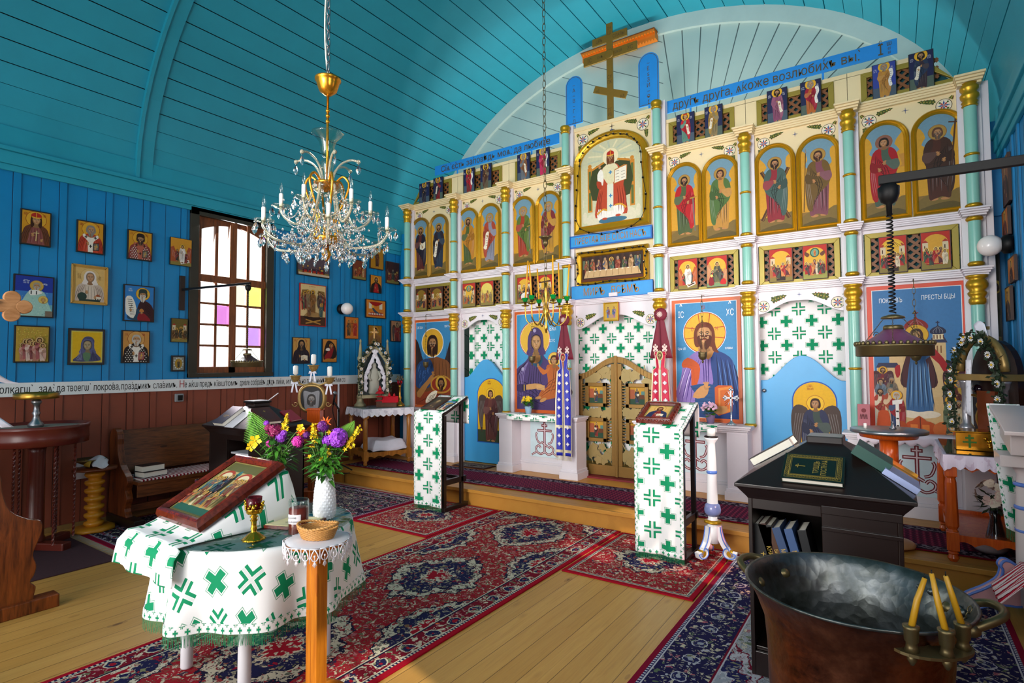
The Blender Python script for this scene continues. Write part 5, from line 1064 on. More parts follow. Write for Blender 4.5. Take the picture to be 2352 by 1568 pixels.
p.rect(0,0,iw,ih,'#c8a848');[figure(p,iw*(.25+.5*k),ih*.1,ih*.7,['#5a7ab8','#a87a9a'][k],['#8a5a6a','#4a6a9a'][k],halo='#e8c860',m=1-2*k,seed=k,hr=.09,det=1)for k in(0,1)];p.rect(iw*.3,ih*.1,iw*.7,ih*.32,'#b8946a');done()
def slant(pa,pb,hgt,txt,size,label,y,sx,posts):
 A=ony(*pa,y);B=ony(*pb,y);z=(A.z+B.z)/2
 o=board(A.x,B.x,z-hgt/2,z+hgt/2,y,txt,size,label,sx,0,lm=M_dletter)
 g=G()
 for px in posts:g.box((px-.5)*(B.x-A.x)-.01,.0,-hgt/2-.22,(px-.5)*(B.x-A.x)+.01,.012,hgt/2-.02)
 g.build('post',M_blong,o);return o
YT=YP+.08
slant((1000,394),(1285,317),.145,'Сїѧ̀ є́сть за́повѣдь моѧ̀, да лю́бите',.13,'long blue board with dark lettering above the left half of the screen',YT,.92,(.2,.8))
o=slant((1533,245),(2061,109),.15,'дрꙋ́гъ дрꙋ́га, ꙗ́коже возлюби́хъ вы̀.'.replace('ꙋ','у').replace('ꙗ','ѧ'),.14,'long blue board with dark lettering above the right half of the screen',YT,.8,(.12,.72))
me=o.children[-2]if False else[k for k in kids(o)if k.name.startswith('lettering')][0];me.location.x-=.12
lettering('І',.15,M_dletter,o,(1.0,-.0185,-.055),sx=.8);lettering('ѡ',.07,M_dletter,o,(1.07,-.0185,.02),sx=.8);lettering('єі\nві',.04,M_dletter,o,(1.07,-.0185,-.02),sx=.8);lettering('с',.07,M_dletter,o,(1.0,-.0185,.05),sx=.8)
def tablet(pl,pr_,pt,pb,txt,label):
 xa=ony(pl,pt,YT).x;xb=ony(pr_,pt,YT).x;z1=ony((pl+pr_)/2,pt,YT).z;z0=ony((pl+pr_)/2,pb,YT).z;w,h=xb-xa,z1-z0
 o=E('arched_tablet',((xa+xb)/2,YT,z0),label,'tablet');g=G();g.prism(outline(w/2,h,0),-.014,0);g.build('board',M_blong,o,.002)
 g=G();A,B=outline(w/2,h,.012),outline(w/2,h,.018);n=len(A);g.add([(x,-.0146,z)for x,z in A]+[(x,-.0146,z)for x,z in B],[(k,(k+1)%n,n+(k+1)%n,n+k)for k in range(n)]);g.build('border_line',M_dletter,o)
 lettering(txt,.07,M_dletter,o,(0,-.016,h-.15),sx=.9,vert=1.0);g=G();g.box(-.012,0,-.16,.012,.012,.1);g.build('post',M_blong,o);return o
tablet(1300,1338,176,287,'~\nА\n~\nВ\n~\nГ\n~\nД','blue arched tablet with a column of letters, left of the top cross')
tablet(1466,1513,122,243,'~\nЕ\nѕ\nЗ\nИ\n~\nѲ\nІ','blue arched tablet with a column of letters, right of the top cross')
M_crossg=plain('cross_olive_gold','#8a6a24',.4,.35,.1,8)
YX=YP+.09;zc0=4.64;A=ony(1400,55,YX);h=A.z-zc0;xcr=ony(1402,170,YX).x
o=E('standing_cross',(xcr,YX,zc0),'tall olive-gold eight-ended wooden cross on top of the screen','cross');g=G();v=.042
def zpix(py):return ony(1402,py,YX).z-zc0
g.box(-v,-.025,0,v,0,h);z=zpix(88);g.box(-.24,-.0249,z-.05,.24,-.0001,z+.05);z2=zpix(126);g.box(-.37,-.0249,z2-.058,.37,-.0001,z2+.058);z3=zpix(213)
T=Matrix.Translation((0,0,z3))@Matrix.Rotation(R(24),4,'Y');g.box(-.24,-.0249,-.045,.24,-.0001,.045,T=T);g.lathe([(.062,0),(.062,.008),(.05,.012)],20,(0,0,0),T=Matrix.Translation((0,-.025,z2))@Matrix.Rotation(R(90),4,'X'));g.build('beams',M_crossg,o,.003)
for s_,x,zz,q in(('ЦРЬ',-.14,z,.06),('СЛАВЫ',.13,z,.06),('ІС',-.28,z2,.075),('СНЪ',-.13,z2,.05),('БЖІЙ',.12,z2,.05),('ХС',.28,z2,.075),('ІН\nЦІ',0,h-.07,.06),('СХ\nПК',0,(z2+z3)/2-.05,.065),('НІ',-.17,z3+.05,.06),('КА',.17,z3-.1,.06),('ГГ\nРБ',0,.2,.06)):lettering(s_,q,M_dletter,o,(x,-.0265,zz-q*.35),sx=.75)
YH=7.42;A=ony(1342,128,YH);B=ony(1508,92,YH)
M_fret=plain('orange_fretwork','#e07a12',.5)
o=E('fretwork_canopy',((A.x+B.x)/2,YH,(A.z+B.z)/2),'bright orange fretwork canopy on the pale boards behind the top cross','canopy');g=G();L=(B.x-A.x)
g.box(-L/2,-.1,.02,L/2,.06,.05);g.box(-L/2,-.06,-.06,L/2,.06,.02)
for k in range(26):
 x=-L/2+L*(k+.5)/26;g.prism([(x-L/52,-.06),(x+L/52,-.06),(x,-.1)],-.065,-.05);g.prism([(x-L/60,.02),(x+L/60,.02),(x,-.02)],-.11,-.1)
g.build('hood',M_fret,o,.002)
g=G();g.box(-L/2-.01,-.11,.05,L/2+.01,.06,.06);g.build('roof_board',M_lat,o)
XW=XL+.0145
def wrect(tl,br,X=XW):
 a,b=onx(*tl,X),onx(*br,X);return a.y,b.y,b.z,a.z
def wall_icon(tl,br,label,draw,edge=None,fw=.012,mould=None,mw=0,name='wall_icon',catg='icon',group='icons on the blue wall'):
 y0,y1,z0,z1=wrect(tl,br);p,iw,ih,done=icon_board(y1-y0,z1-z0,.022,name,label,group,edge,(XW,(y0+y1)/2,(z0+z1)/2),pi/2,fw,catg,mould,mw)
 draw(p,iw,ih);return done()
def D(bgc,robe,cloak,seed=0,ins='#a83020',**k):
 def f(p,w,h):
  p.rect(0,0,w,h,bgc);bust(p,w/2,0,w,h,robe,cloak,seed=seed,**k)
  inscript(p,w*.06,h*.9,h*.03,ins,4,2,seed);inscript(p,w*.72,h*.9,h*.03,ins,4,2,seed+9)
 return f
GO='#d2921e'
wall_icon((46.2,478),(114.8,569),'black-edged icon of a crowned long-haired figure in rose brocade, top row far left',D(GO,'#8a4a44','#6a3a20',1,hair='#3a1d10',long=.9,halo='#dfa52c',cr=True,prop='cross'))
wall_icon((175.3,503.6),(236.5,586.5),'icon of a grey-bearded bishop in orange-red with a book, top row',D(GO,'#c8482a','#b83a20',2,hair='#8a8078',beard='#8a8078',halo='#e0a42a',stole='#efe4d4',prop='book',book='#3a2a20'))
wall_icon((291.7,526),(347.5,601.8),'icon of a dark-capped bishop in a red chequered robe, top row',D(GO,'#8a3a34',None,3,hair='#2a1810',beard='#3a2a22',hat='#2e1c14',halo='#dca02a',stole='#b8604a',checker=True,prop='book',book='#4a3a2a'))
def tombscene(p,w,h):
 scene(p,w,h,'#d8962a',['#3a3a34','#8a3a34','#b05a3a','#5a2a2a'],5,n=2,centre='tomb',towers=False,hill='#a8502a',det=1);figure(p,w*.55,h*.1,h*.66,'#efe6dc','#ded2c6',halo='#e8b840',hr=.075,m=-1)
wall_icon((389.5,543.5),(438,614),'icon of a white angel by an open tomb, touching the dark window casing',tombscene,fw=.005)
def nicho(p,w,h):
 p.rect(0,0,w,h,'#3a7ac0');p.rect(0,h*.62,w,h,'#22389a');p.rect(0,0,w,h*.3,'#6aa8b8');p.poly([(w*.1,0),(w*.2,h*.4),(w*.45,h*.7),(w*.75,h*.62),(w*.9,h*.3),(w*.95,0)],'#9fc8bc')
 rnd=random.Random(3)
 for k in range(90):a,b=rnd.uniform(.12,.88)*w,rnd.uniform(.02,.62)*h;p.ell(a,b,w*.012,w*.008,rnd.choice(['#c8ded0','#6a98a4','#e4e8d8','#8ab4b0']),6)
 head(p,w*.56,h*.76,h*.075,'#b8844e','#9a9488','#b0aaa0','#c8a048','#8a6a2a',hw=1.9);p.poly([(w*.36,h*.64),(w*.62,h*.66),(w*.7,h*.58),(w*.4,h*.52)],'#e8e6de',2);[p.rect(w*(.4+.14*k),h*.55,w*(.43+.14*k),h*.64,'#20242c')for k in range(2)]
 head(p,w*.74,h*.42,h*.05,'#c89858','#c09040',None,'#d8b860','#a8843a');p.rect(w*.8,0,w,h*.14,'#7a6a5a');inscript(p,w*.2,h*.86,h*.035,'#d8e0f0',5,2,3);inscript(p,w*.72,h*.8,h*.035,'#d8e0f0',4,1,4)
wall_icon((30.3,628),(121,731),'large shimmering blue icon of a bowing bishop with a child, behind the wooden cross end',nicho)
def nun(p,w,h):
 p.rect(0,0,w,h,'#d8b068');bust(p,w*.5,0,w,h*.98,'#d8c4b0','#c9b2a0',hood='#e6d8ce',skin='#c08c60',halo='#dcb878',ring='#c8a058',prop='church',seed=5);p.ell(w*.24,h*.14,w*.16,h*.12,'#2c4038',16);p.rect(w*.14,0,w*.86,h*.06,'#2a3a34');inscript(p,w*.08,h*.78,h*.03,'#a07840',4,4,3);inscript(p,w*.76,h*.74,h*.03,'#a07840',4,3,6)
wall_icon((163.5,605),(244,702),'wide gold-framed icon of a woman in a white veil holding a small church',nun,plain('pale_gold','#c99a4a',.4,.4),mould=plain('pale_gold','#c99a4a',.4,.4),mw=.03)
def monk(p,w,h):
 p.rect(0,0,w,h,'#2f7cc0');p.ell(w*.62,h*.78,h*.19,h*.19,'#8a3010',28);p.ell(w*.62,h*.78,h*.18,h*.18,'#e0b036',28)
 p.poly([(w*.4,0),(w*.42,h*.3),(w*.5,h*.52),(w*.62,h*.6),(w*.86,h*.52),(w,h*.34),(w,0)],'#3c1a1e');p.poly([(w*.1,h*.04),(w*.2,h*.26),(w*.42,h*.34),(w*.6,h*.26),(w*.7,0)],'#24465e');p.poly([(w*.46,0),(w*.5,h*.22),(w*.7,h*.2),(w*.9,0)],'#8a1c24')
 head(p,w*.62,h*.76,h*.115,'#b98552','#2a3430','#cfc8bc',None,hat='#2c3a36',blen=1.5,t=-.5);p.poly([(w*.03,h*.24),(w*.02,h*.62),(w*.12,h*.7),(w*.26,h*.66),(w*.4,h*.34),(w*.3,h*.06),(w*.1,h*.14)],'#eae4d6',2);[p.line([(w*(.08+.015*k),h*(.6-.06*k)),(w*(.24+.015*k),h*(.6-.06*k))],h*.016,'#3a342e',0)for k in range(8)]
 p.line([(w*.18,h*.3),(w*.24,h*.46)],h*.012,'#2a1a10',0);hand(p,w*.2,h*.28,h*.045,'#b98552');hand(p,w*.58,h*.22,h*.05,'#b98552');p.poly([(w*.5,h*.26),(w*.66,h*.26),(w*.62,h*.34),(w*.54,h*.34)],'#c07a3a',2);[p.line([(w*.7,h*(.5-.05*k)),(w*.9,h*(.4-.08*k))],h*.012,'#1c0c10',0)for k in range(4)]
 inscript(p,w*.12,h*.88,h*.035,'#cfe0ee',4,2,5)
wall_icon((282.8,651.8),(352,740.5),'blue icon of a white-bearded monk with a green cap writing on a scroll',monk)
def crowd(p,w,h):scene(p,w,h,'#6a5a24',['#8a6a34','#5a3a1c','#b8863a','#3a3a24'],9,n=6,hill='#7a5a24',det=1)
wall_icon((391.5,730),(428.7,786.4),'small dark icon crowded with figures and towers, under the left lamp bracket',crowd,fw=.006)
def foil(p,w,h):
 p.rect(0,0,w,h,'#b8963a');rnd=random.Random(5)
 for k in range(260):a,b=rnd.uniform(.03,.97)*w,rnd.uniform(.3,.97)*h;p.ell(a,b,w*.014,w*.01,rnd.choice(['#d8d040','#a8841c','#e8d870','#8a9a1c','#c8a84a']),6)
 for k in range(7):figure(p,w*(.2+.1*k),h*(.0+.05*(k%2)),h*(.5+.06*(k%3)),['#b87a6a','#a85a5a','#d8b8a8','#8a4a4a'][k%4],['#c89a8a','#7a3a34'][k%2],halo='#c8a86a',seed=k,hr=.09,det=1)
wall_icon((31.9,745.9),(111.6,832.6),'glittering gold-green foil icon of a group in pink robes, bottom row',foil)
def veil(p,w,h):
 p.rect(0,0,w,h,'#3a3a44');p.rect(w*.035,h*.035,w*.965,h*.965,'#c8b850');p.rect(w*.07,h*.07,w*.93,h*.93,'#d8ac18')
 p.poly([(w*.1,h*.07),(w*.3,h*.3),(w*.32,h*.6),(w*.42,h*.78),(w*.6,h*.8),(w*.72,h*.68),(w*.7,h*.4),(w*.92,h*.1)],'#4a4a6a');p.poly([(w*.38,h*.3),(w*.37,h*.6),(w*.46,h*.74),(w*.6,h*.74),(w*.66,h*.6),(w*.62,h*.4)],'#2c2a44');head(p,w*.52,h*.54,h*.14,'#a8926a','#3a3a54',None,None,hood='#585a80',t=-.4);p.poly([(w*.42,h*.1),(w*.38,h*.3),(w*.5,h*.33),(w*.62,h*.28),(w*.56,h*.08)],'#5a7a5a',2)
 for k in range(5):p.line([(w*(.3-.03*k),h*(.4-.06*k)),(w*(.36-.03*k),h*.1)],h*.012,'#8a8aae');p.line([(w*(.68+.03*k),h*(.4-.06*k)),(w*(.64+.05*k),h*.1)],h*.012,'#2a2840')
wall_icon((156.2,753.2),(237.8,837.4),'bright yellow icon of a veiled woman in violet with head inclined, bottom row',veil)
wall_icon((278.3,757.7),(341.7,833.5),'tan icon of a white-bearded bishop in a black-and-white cross robe, bottom row',D('#c48a44','#241a1a',None,11,hair='#b8b0a4',beard='#c8c0b4',halo='#cf9a54',stole='#e8e0d4',checker=True,prop='book',book='#8a2a20'))
def silver(p,w,h):p.rect(0,0,w,h,'#8a8a80');[p.ell(w*.5+w*.42*cos(k*.5),h*.5+h*.42*sin(k*.5),w*.07,w*.07,'#c8c8bc',8)for k in range(13)];p.ell(w*.5,h*.5,w*.34,h*.38,'#a8842a',20);figure(p,w*.5,h*.16,h*.62,'#3a3a2a','#5a4a2a',halo='#d8b040',hr=.09)
wall_icon((392,816),(423.3,852.7),'tiny silver-bordered icon in a black frame beside the window corner',silver,fw=.018)
def dorm(p,w,h):scene(p,w,h,'#5a4a54',['#8a2a24','#3a2a24','#d8cfc4','#4a3a4a'],4,n=6,centre='bed',hill=None,towers=False,det=1);p.rect(0,0,w,h*.12,'#c8b8a0')
wall_icon((681,586),(754.6,641),'wide dark icon half hidden behind the crystal chandelier',dorm)
def anast(p,w,h):
 p.rect(0,0,w,h,'#e0c48a');[p.poly([(a,h*.7),(a+k*w*.05,h*.86),(a+k*w*.3,h*.88),(a+k*w*.34,h*.8),(a+k*w*.2,h*.7)],'#8a6a34',0)for a,k in((0,1),(w,-1))]
 p.rect(0,0,w,h*.22,'#4a2c1c');p.poly([(w*.1,h*.2),(w*.5,h*.3),(w*.9,h*.2),(w*.5,h*.1)],'#2a1810',2);[p.line([(w*.2,h*(.04+.1*k)),(w*.8,h*(.14-.1*k))],h*.03,'#b8863a',0)for k in(0,1)];p.poly([(w*.12,h*.22),(w*.5,h*.36),(w*.9,h*.22)],'#a88450',2)
 for k in range(4):figure(p,w*(.1+.06*k),h*(.36+.02*k),h*.42,['#a83a2a','#4a5a44','#6a2a2a','#8a6a4a'][k],['#5a2a24','#8a7a5a'][k%2],halo='#d8a838' if k%2 else None,seed=k,hr=.075);figure(p,w*(.92-.06*k),h*(.36+.02*k),h*.42,['#b8281c','#3a3a3a','#a86a3a','#5a4a4a'][k],['#7a2a24','#4a3a34'][k%2],halo=None,m=-1,seed=k+7,hr=.075)
 figure(p,w*.46,h*.3,h*.56,'#7a5428','#8a5c2a',DRK,DRK,halo='#d8a838',hr=.065,prop='staff',m=-1);figure(p,w*.8,h*.2,h*.34,'#3c5450','#4a6460',halo='#d8a838',hr=.08,m=-1);figure(p,w*.3,h*.2,h*.3,'#8a5a34','#6a4a2a',GRY,GRY,halo=None,hr=.08);inscript(p,w*.3,h*.94,h*.018,'#a03020',14,1,3)
wall_icon((687,649),(746.4,751),'tall red-edged icon of a figure raising others from a dark pit',anast,ICON_RED)
wall_icon((808,594.6),(839,645),'narrow brown-red icon hanging right behind the chandelier arms',lambda p,w,h:(scene(p,w,h,'#7a3a24',['#b8502a','#5a2a24','#c8a070'],8,n=3,hill='#8a4a2a',det=1,towers=False)))
wall_icon((848.5,565.8),(879,621.4),'dark gold icon of a lone rider, highest by the corner',lambda p,w,h:(p.rect(0,0,w,h,'#b8801c'),figure(p,w*.5,h*.08,h*.8,'#4a2a1c','#6a3a1c',halo='#c8902a',hr=.075)),ICON_BROWN)
wall_icon((885.5,599),(914.8,654.6),'dark red icon full of small figures, nearest the screen on top',lambda p,w,h:scene(p,w,h,'#3a1c1a',['#8a2a1c','#5a2a24','#3a3a34'],6,n=5,hill='#4a2420',towers=False,det=1),ICON_BROWN)
wall_icon((849,630.4),(874.5,674.5),'small orange icon of a dark-bearded man with a red front',D('#d88a24','#b01c20','#2a1c18',12,hair=DRK,beard=DRK,halo='#e09a30'),fw=.006)
def sleeping(p,w,h):p.rect(0,0,w,h,'#d8822a');[p.rect(w*a,h*.5,w*(a+.16),h*.85,'#e8dac0')for a in(.12,.68)];p.poly([(w*.2,h*.8),(w*.5,h*.66),(w*.8,h*.82),(w*.8,h*.9),(w*.2,h*.9)],'#a81c14',2);p.poly([(w*.08,h*.1),(w*.2,h*.3),(w*.85,h*.3),(w*.9,h*.1)],'#a82a1c',0);p.poly([(w*.3,h*.62),(w*.5,h*.4),(w*.75,h*.2),(w*.62,h*.18),(w*.36,h*.36)],'#3c4a5a');[p.ell(w*(.14+.09*k),h*.2,w*.03,h*.06,'#e8dcc8',8)for k in range(9)];p.ell(w*.32,h*.62,w*.06,h*.08,'#e8b040',12)
wall_icon((838.3,685.7),(883.7,732.7),'wide orange icon of a sleeping figure between white towers',sleeping)
wall_icon((790.6,726.5),(821.2,779),'orange icon of two crowned figures with a tall cross between them',lambda p,w,h:(p.rect(0,0,w,h,'#d0742a'),[figure(p,w*(.25+.5*k),h*.1,h*.78,['#4a3a2a','#a8281c'][k],['#8a5a2a','#b83a24'][k],halo='#e0a040',m=1-2*k,hr=.07,seed=k)for k in(0,1)],p.line([(w*.5,h*.3),(w*.5,h*.86)],w*.03,'#5a2a14',0),p.line([(w*.38,h*.72),(w*.62,h*.72)],w*.03,'#5a2a14',0)),fw=.008)
wall_icon((844.6,746),(874.7,795),'dim gold icon of a kneeling dark-haired figure, right of the shrine cross',D('#a8761c','#8a5a2a','#9a6a3a',14,hair=DRK,halo='#b8862a'),fw=.008)
wall_icon((896,735.5),(923.7,785),'icon of a winged figure in red with a sword, beside the screen',lambda p,w,h:(p.rect(0,0,w,h,'#c8845a'),figure(p,w*.5,h*-.2,h*1.12,'#8a2a24','#a83a2a',halo='#d8a070',wings='#5a3a2c',hr=.085,prop='sword')),fw=.008)
wall_icon((670,774),(710,835),'icon of a black-hooded bearded monk holding an open book, above the candelabrum',D('#c8964a','#241c26','#2a1e2c',15,hood='#1c161c',beard='#3a302a',halo='#c89a54',prop='openbook',skin='#a87a4a'),fw=.008)
wall_icon((738.8,777.6),(771.4,832),'icon of a reclining red-robed mother in a dark cave',lambda p,w,h:(p.rect(0,0,w,h,'#c8863a'),p.poly([(w*.05,h*.1),(w*.2,h*.8),(w*.5,h*.95),(w*.9,h*.7),(w*.95,h*.2)],'#2a1c18'),p.poly([(w*.1,h*.2),(w*.4,h*.5),(w*.6,h*.72),(w*.78,h*.6),(w*.6,h*.2),(w*.3,h*.08)],'#8a1c24'),p.ell(w*.6,h*.72,w*.15,h*.1,'#d8a038',16),head(p,w*.6,h*.7,h*.07,'#b88450',hood='#7a1c24',halo=None),p.poly([(w*.2,h*.5),(w*.5,h*.5),(w*.45,h*.62),(w*.25,h*.6)],'#ece4d8',2),p.poly([(w*.0,0),(w*.3,h*.15),(w,h*.1),(w,0)],'#b8762a',2)),fw=.008)
zb0,zb1=onx(600,889,XW).z,onx(600,866,XW).z
o=E('inscription_band',(XW,2.2,(zb0+zb1)/2),'long white board with black lettering along the join of blue and brown walls','inscription');hb=zb1-zb0
g=G();g.box(0,YB+.02-2.2,-hb/2,.018,6.6-2.2,hb/2);g.build('board',plain('band_white','#dfe1e0',.45,0,.06),o,.002)
M_ink=plain('black_ink_lettering','#15100e',.5)
def fit(txt,pa,pb,mat=M_ink,s=1.0):
 ya,yb=onx(pa,878,XW).y-2.2,onx(pb,878,XW).y-2.2;me=textmesh(txt,hb*.78*s,1,0,align='LEFT');xs=[v.co.x for v in me.vertices];k=(yb-ya)/(max(xs)-min(xs));x0=min(xs)
 for v in me.vertices:v.co.x=(v.co.x-x0)*k
 me.materials.append(mat);q=bpy.data.objects.new('lettering',me);COL.objects.link(q);q.parent=o;q.location=(.0195,ya,-hb*.24);q.rotation_euler=(pi/2,0,pi/2)
for t,a,b in(('волкагѡ̀',-14,74),('заѧ̀:',88,124),('да',128,147),('твоегѡ̀',152,207),('покро́ва,',214,274),('пра́здникъ',277,345),('сла́вимъ.',350,405),('е',422.5,427.5),('ѧ́кѡ',431,453),('предъ',457,486),('кївѡ́томъ',490,544),('дре́вле',549,571),('собра́въ',574,607),('дѣдъ',611,629),('ли́ки,',632,652),('игра́ѧ',656,690),('но',692,700),('па́че',703,716),('ны́нѣ',725,743),('свѧты́ми',745,781),('сто',783,791),('въ',887,897)):fit(t,a,b)
fit('Н',411,421.5,M_letr,1.1)
q=onx(410,903,XW);o=E('wall_switch',(XW,q.y,q.z-.05),'grey switch box on the brown wall under the white lettering band','switch');g=G();g.box(0,-.045,-.045,.03,.045,.045);g.build('box',plain('grey_plastic','#8d8f92',.4),o,.006);g=G();g.box(.028,-.022,-.03,.04,.03,.03);g.build('rocker',M_black,o,.004)
q=onx(188,1062,XW);o=E('wall_socket',(XW,q.y,q.z-.08),'white socket plate low on the brown wall behind the yellow turned stand','socket');g=G();g.box(0,-.07,-.08,.02,.07,.08);g.build('plate',M_white,o,.004);g=G();g.lathe([(.03,0),(.03,.004),(.0,.004)],16,T=Matrix.Translation((.02,0,.02))@Matrix.Rotation(pi/2,4,'Y'));g.build('outlet',plain('socket_grey','#b8b8b8',.5),o)  # outlet disc in plain grey on the white plate
M_opal=plain('opal_glass','#f3e9e4',.12,0,.02)
def globe(loc,d,r,label):
 o=E('globe_lamp',loc,label,'lamp','round globe wall lamps');T=Matrix.Rotation(pi/2*d,4,'Y')
 g=G();g.lathe([(r*.85,0),(r*.9,.012),(r*.9,.05),(r*.6,.07)],24,T=T);g.build('base',M_black,o);g=G();g.ball((d*(.06+r*.9),0,0),r,24);g.build('globe',M_opal,o)
q=onx(783,710,XW);globe((XW,q.y,q.z),1,.088,'round white globe lamp on the left wall under the chandelier')
def pulllamp(A,B,dirx,zs,rs,label,shade_col,bh,thick=.02,cr=.05):
 o=E('pull_lamp',A,label,'lamp','pull-down lamps on wall brackets');L=B-A
 g=G();g.box(-.012*dirx,-.03,-bh*.6,.014*dirx,.03,bh*.4);g.build('wall_plate',M_dark,o,.003)
 g=G();d=L.normalized();n=Vector((-d.y,d.x,0))*thick*.6;h=Vector((0,0,thick*.8));E_=L+d*.03
 vs=[a+s1*n+s2*h for a in(Vector((0,0,0)),E_)for s1,s2 in((-1,-1),(1,-1),(1,1),(-1,1))];g.add(vs,[(0,3,2,1),(4,5,6,7),(0,1,5,4),(1,2,6,5),(2,3,7,6),(3,0,4,7)]);g.build('arm',M_black,o,.002)
 zz=lambda z:z-A.z
 z0=zz(B.z)-thick;g=G();g.lathe([(cr*.25,z0-cr*3.4),(cr*.3,z0-cr*2.2),(cr*.75,z0-cr*1.9),(cr,z0-cr*1.2),(cr*1.05,z0-cr*.3),(cr*.8,z0-cr*.15),(cr*.75,z0)],20,(L.x,L.y,0));g.build('cord_housing',M_black,o)
 zt=zz(zs)+rs*.95;zc=z0-cr*3.3;g=G();N=26;pts=[(L.x+cr*.28*cos(2*pi*k/8),L.y+cr*.28*sin(2*pi*k/8),zc+(zt+rs*.05-zc)*k/(N*8))for k in range(N*8+1)];g.tube(pts,cr*.085,5);g.build('coiled_cord',M_black,o)
 g=G();g.lathe([(rs*.12,zt),(rs*.3,zt-rs*.06),(rs*.32,zt-rs*.12),(0.001,zt-rs*.12)],18,(L.x,L.y,0));g.build('canopy',M_oldbrass,o)
 zr=zz(zs);
 for k in range(3):
  a=2*pi*k/3+.5;p0=Vector((L.x+rs*.28*cos(a),L.y+rs*.28*sin(a),zt-rs*.1));p1=Vector((L.x+rs*.95*cos(a),L.y+rs*.95*sin(a),zr+rs*.06));g=G()
  for j in range(14):t=(j+.5)/14;c=p0.lerp(p1,t);u=(p1-p0).normalized()*rs*.045;w=Vector((0,0,1)).cross(u).normalized()*rs*.02 if j%2 else u.cross(Vector((-u.y,u.x,0))).normalized()*rs*.02;g.tube([c-u,c+w,c+u,c-w],rs*.008,4,closed=True)
  g.build('chain',M_oldbrass,o)
 g=G();g.lathe([(rs*.22,zr+rs*.5),(rs*.25,zr+rs*.5),(rs*.45,zr+rs*.33),(rs*.8,zr+rs*.1),(rs*.95,zr+rs*.03),(rs*.93,zr+rs*.02),(rs*.42,zr+rs*.3),(rs*.22,zr+rs*.47)],32,(L.x,L.y,0));g.build('shade',plain('shade_'+shade_col,shade_col,.3),o)
 g=G();g.lathe([(rs*.97,zr-rs*.32),(rs*1.0,zr-rs*.3),(rs,zr-rs*.02),(rs*1.03,zr),(rs*.97,zr+rs*.03)],40,(L.x,L.y,0),caps=False)
 for k in range(36):a=2*pi*k/36;g.ball((L.x+rs*cos(a),L.y+rs*sin(a),zr+rs*.07),rs*.05,6,sc=(1,1,1.3))
 g.lathe([(rs*.2,zr+rs*.48),(rs*.26,zr+rs*.5),(rs*.26,zr+rs*.58),(rs*.22,zr+rs*.62)],20,(L.x,L.y,0));g.build('brass_rim',M_oldbrass,o,solid=.002)
 for a in(-.6,2.4):
  g=G();c=Vector((L.x+rs*.6*cos(a),L.y+rs*.6*sin(a),zr+rs*.35));pts=[c+Vector((cos(a)*cos(t)*rs*.02*(6-t*.6),sin(a)*cos(t)*rs*.02*(6-t*.6),sin(t)*rs*.02*(6-t*.6)))for t in[k*.4 for k in range(24)]];g.tube(pts,rs*.012,5);g.build('scroll',M_oldbrass,o)
 return o
A=onx(418,665,XW);B=onz(570,651,A.z);d=(B-CAM).dot(FW)
pulllamp(A,B,1,EYE+(840.6-832)/FPX*d,33/FPX*d,'pull-down lamp with a dark shade hanging before the left window','#4a2c2a',.4,.016,.03)
B=onz(2040,412,2.27);B.z=2.27;A=Vector((XR-.016,B.y+.06,2.27));d=(B-CAM).dot(FW)
pulllamp(A,B,-1,EYE+(832.7-794)/FPX*d,74/FPX*d,'pull-down lamp with a purple shade and brass rim hanging at the right','#6a3a5a',.4,.02,.033)
W_bench=wood('burnt_pine','#8a4a20','#32140a',(2.2,2.2,14),.33);W_bench_y=wood('burnt_pine_seat','#7c4420','#2c120a',(14,1.3,14),.3)
W_end=wood('bench_end_pine','#8a451c','#3a180a',(10,10,1.2),.3);W_oak=wood('honey_oak','#b8742c','#8a4c18',(9,9,1.4),.35,False);W_post=wood('orange_pine','#d07e1e','#a35410',(12,12,.9),.3)
W_red=wood('mahogany_frame','#6e2414','#33100a',(8,8,8),.22,False);W_or=wood('orange_lacquer','#d9611a','#b8400c',(10,10,1.0),.22,False);W_dk=plain('black_brown_stain','#1e1210',.3,0,.25,7)
M_redbrown=plain('redbrown_gloss_paint','#5e2218',.3,0,.15,8)
def stripes(name,a,b,p,coord='Object',ax=1,wob=.0):
 M=Mat(name,.85,0,.1);q=M.xyz(M.coord(coord));k=q[ax]
 if wob:k=k+M.noise(M.coord(coord),5,2)*wob
 f=(k%p)/p;c=M.mixc((f<.5),C(a),C(b));c=M.mixc((f>.85),c,C('#6a1020'));M.base(c);return M.m
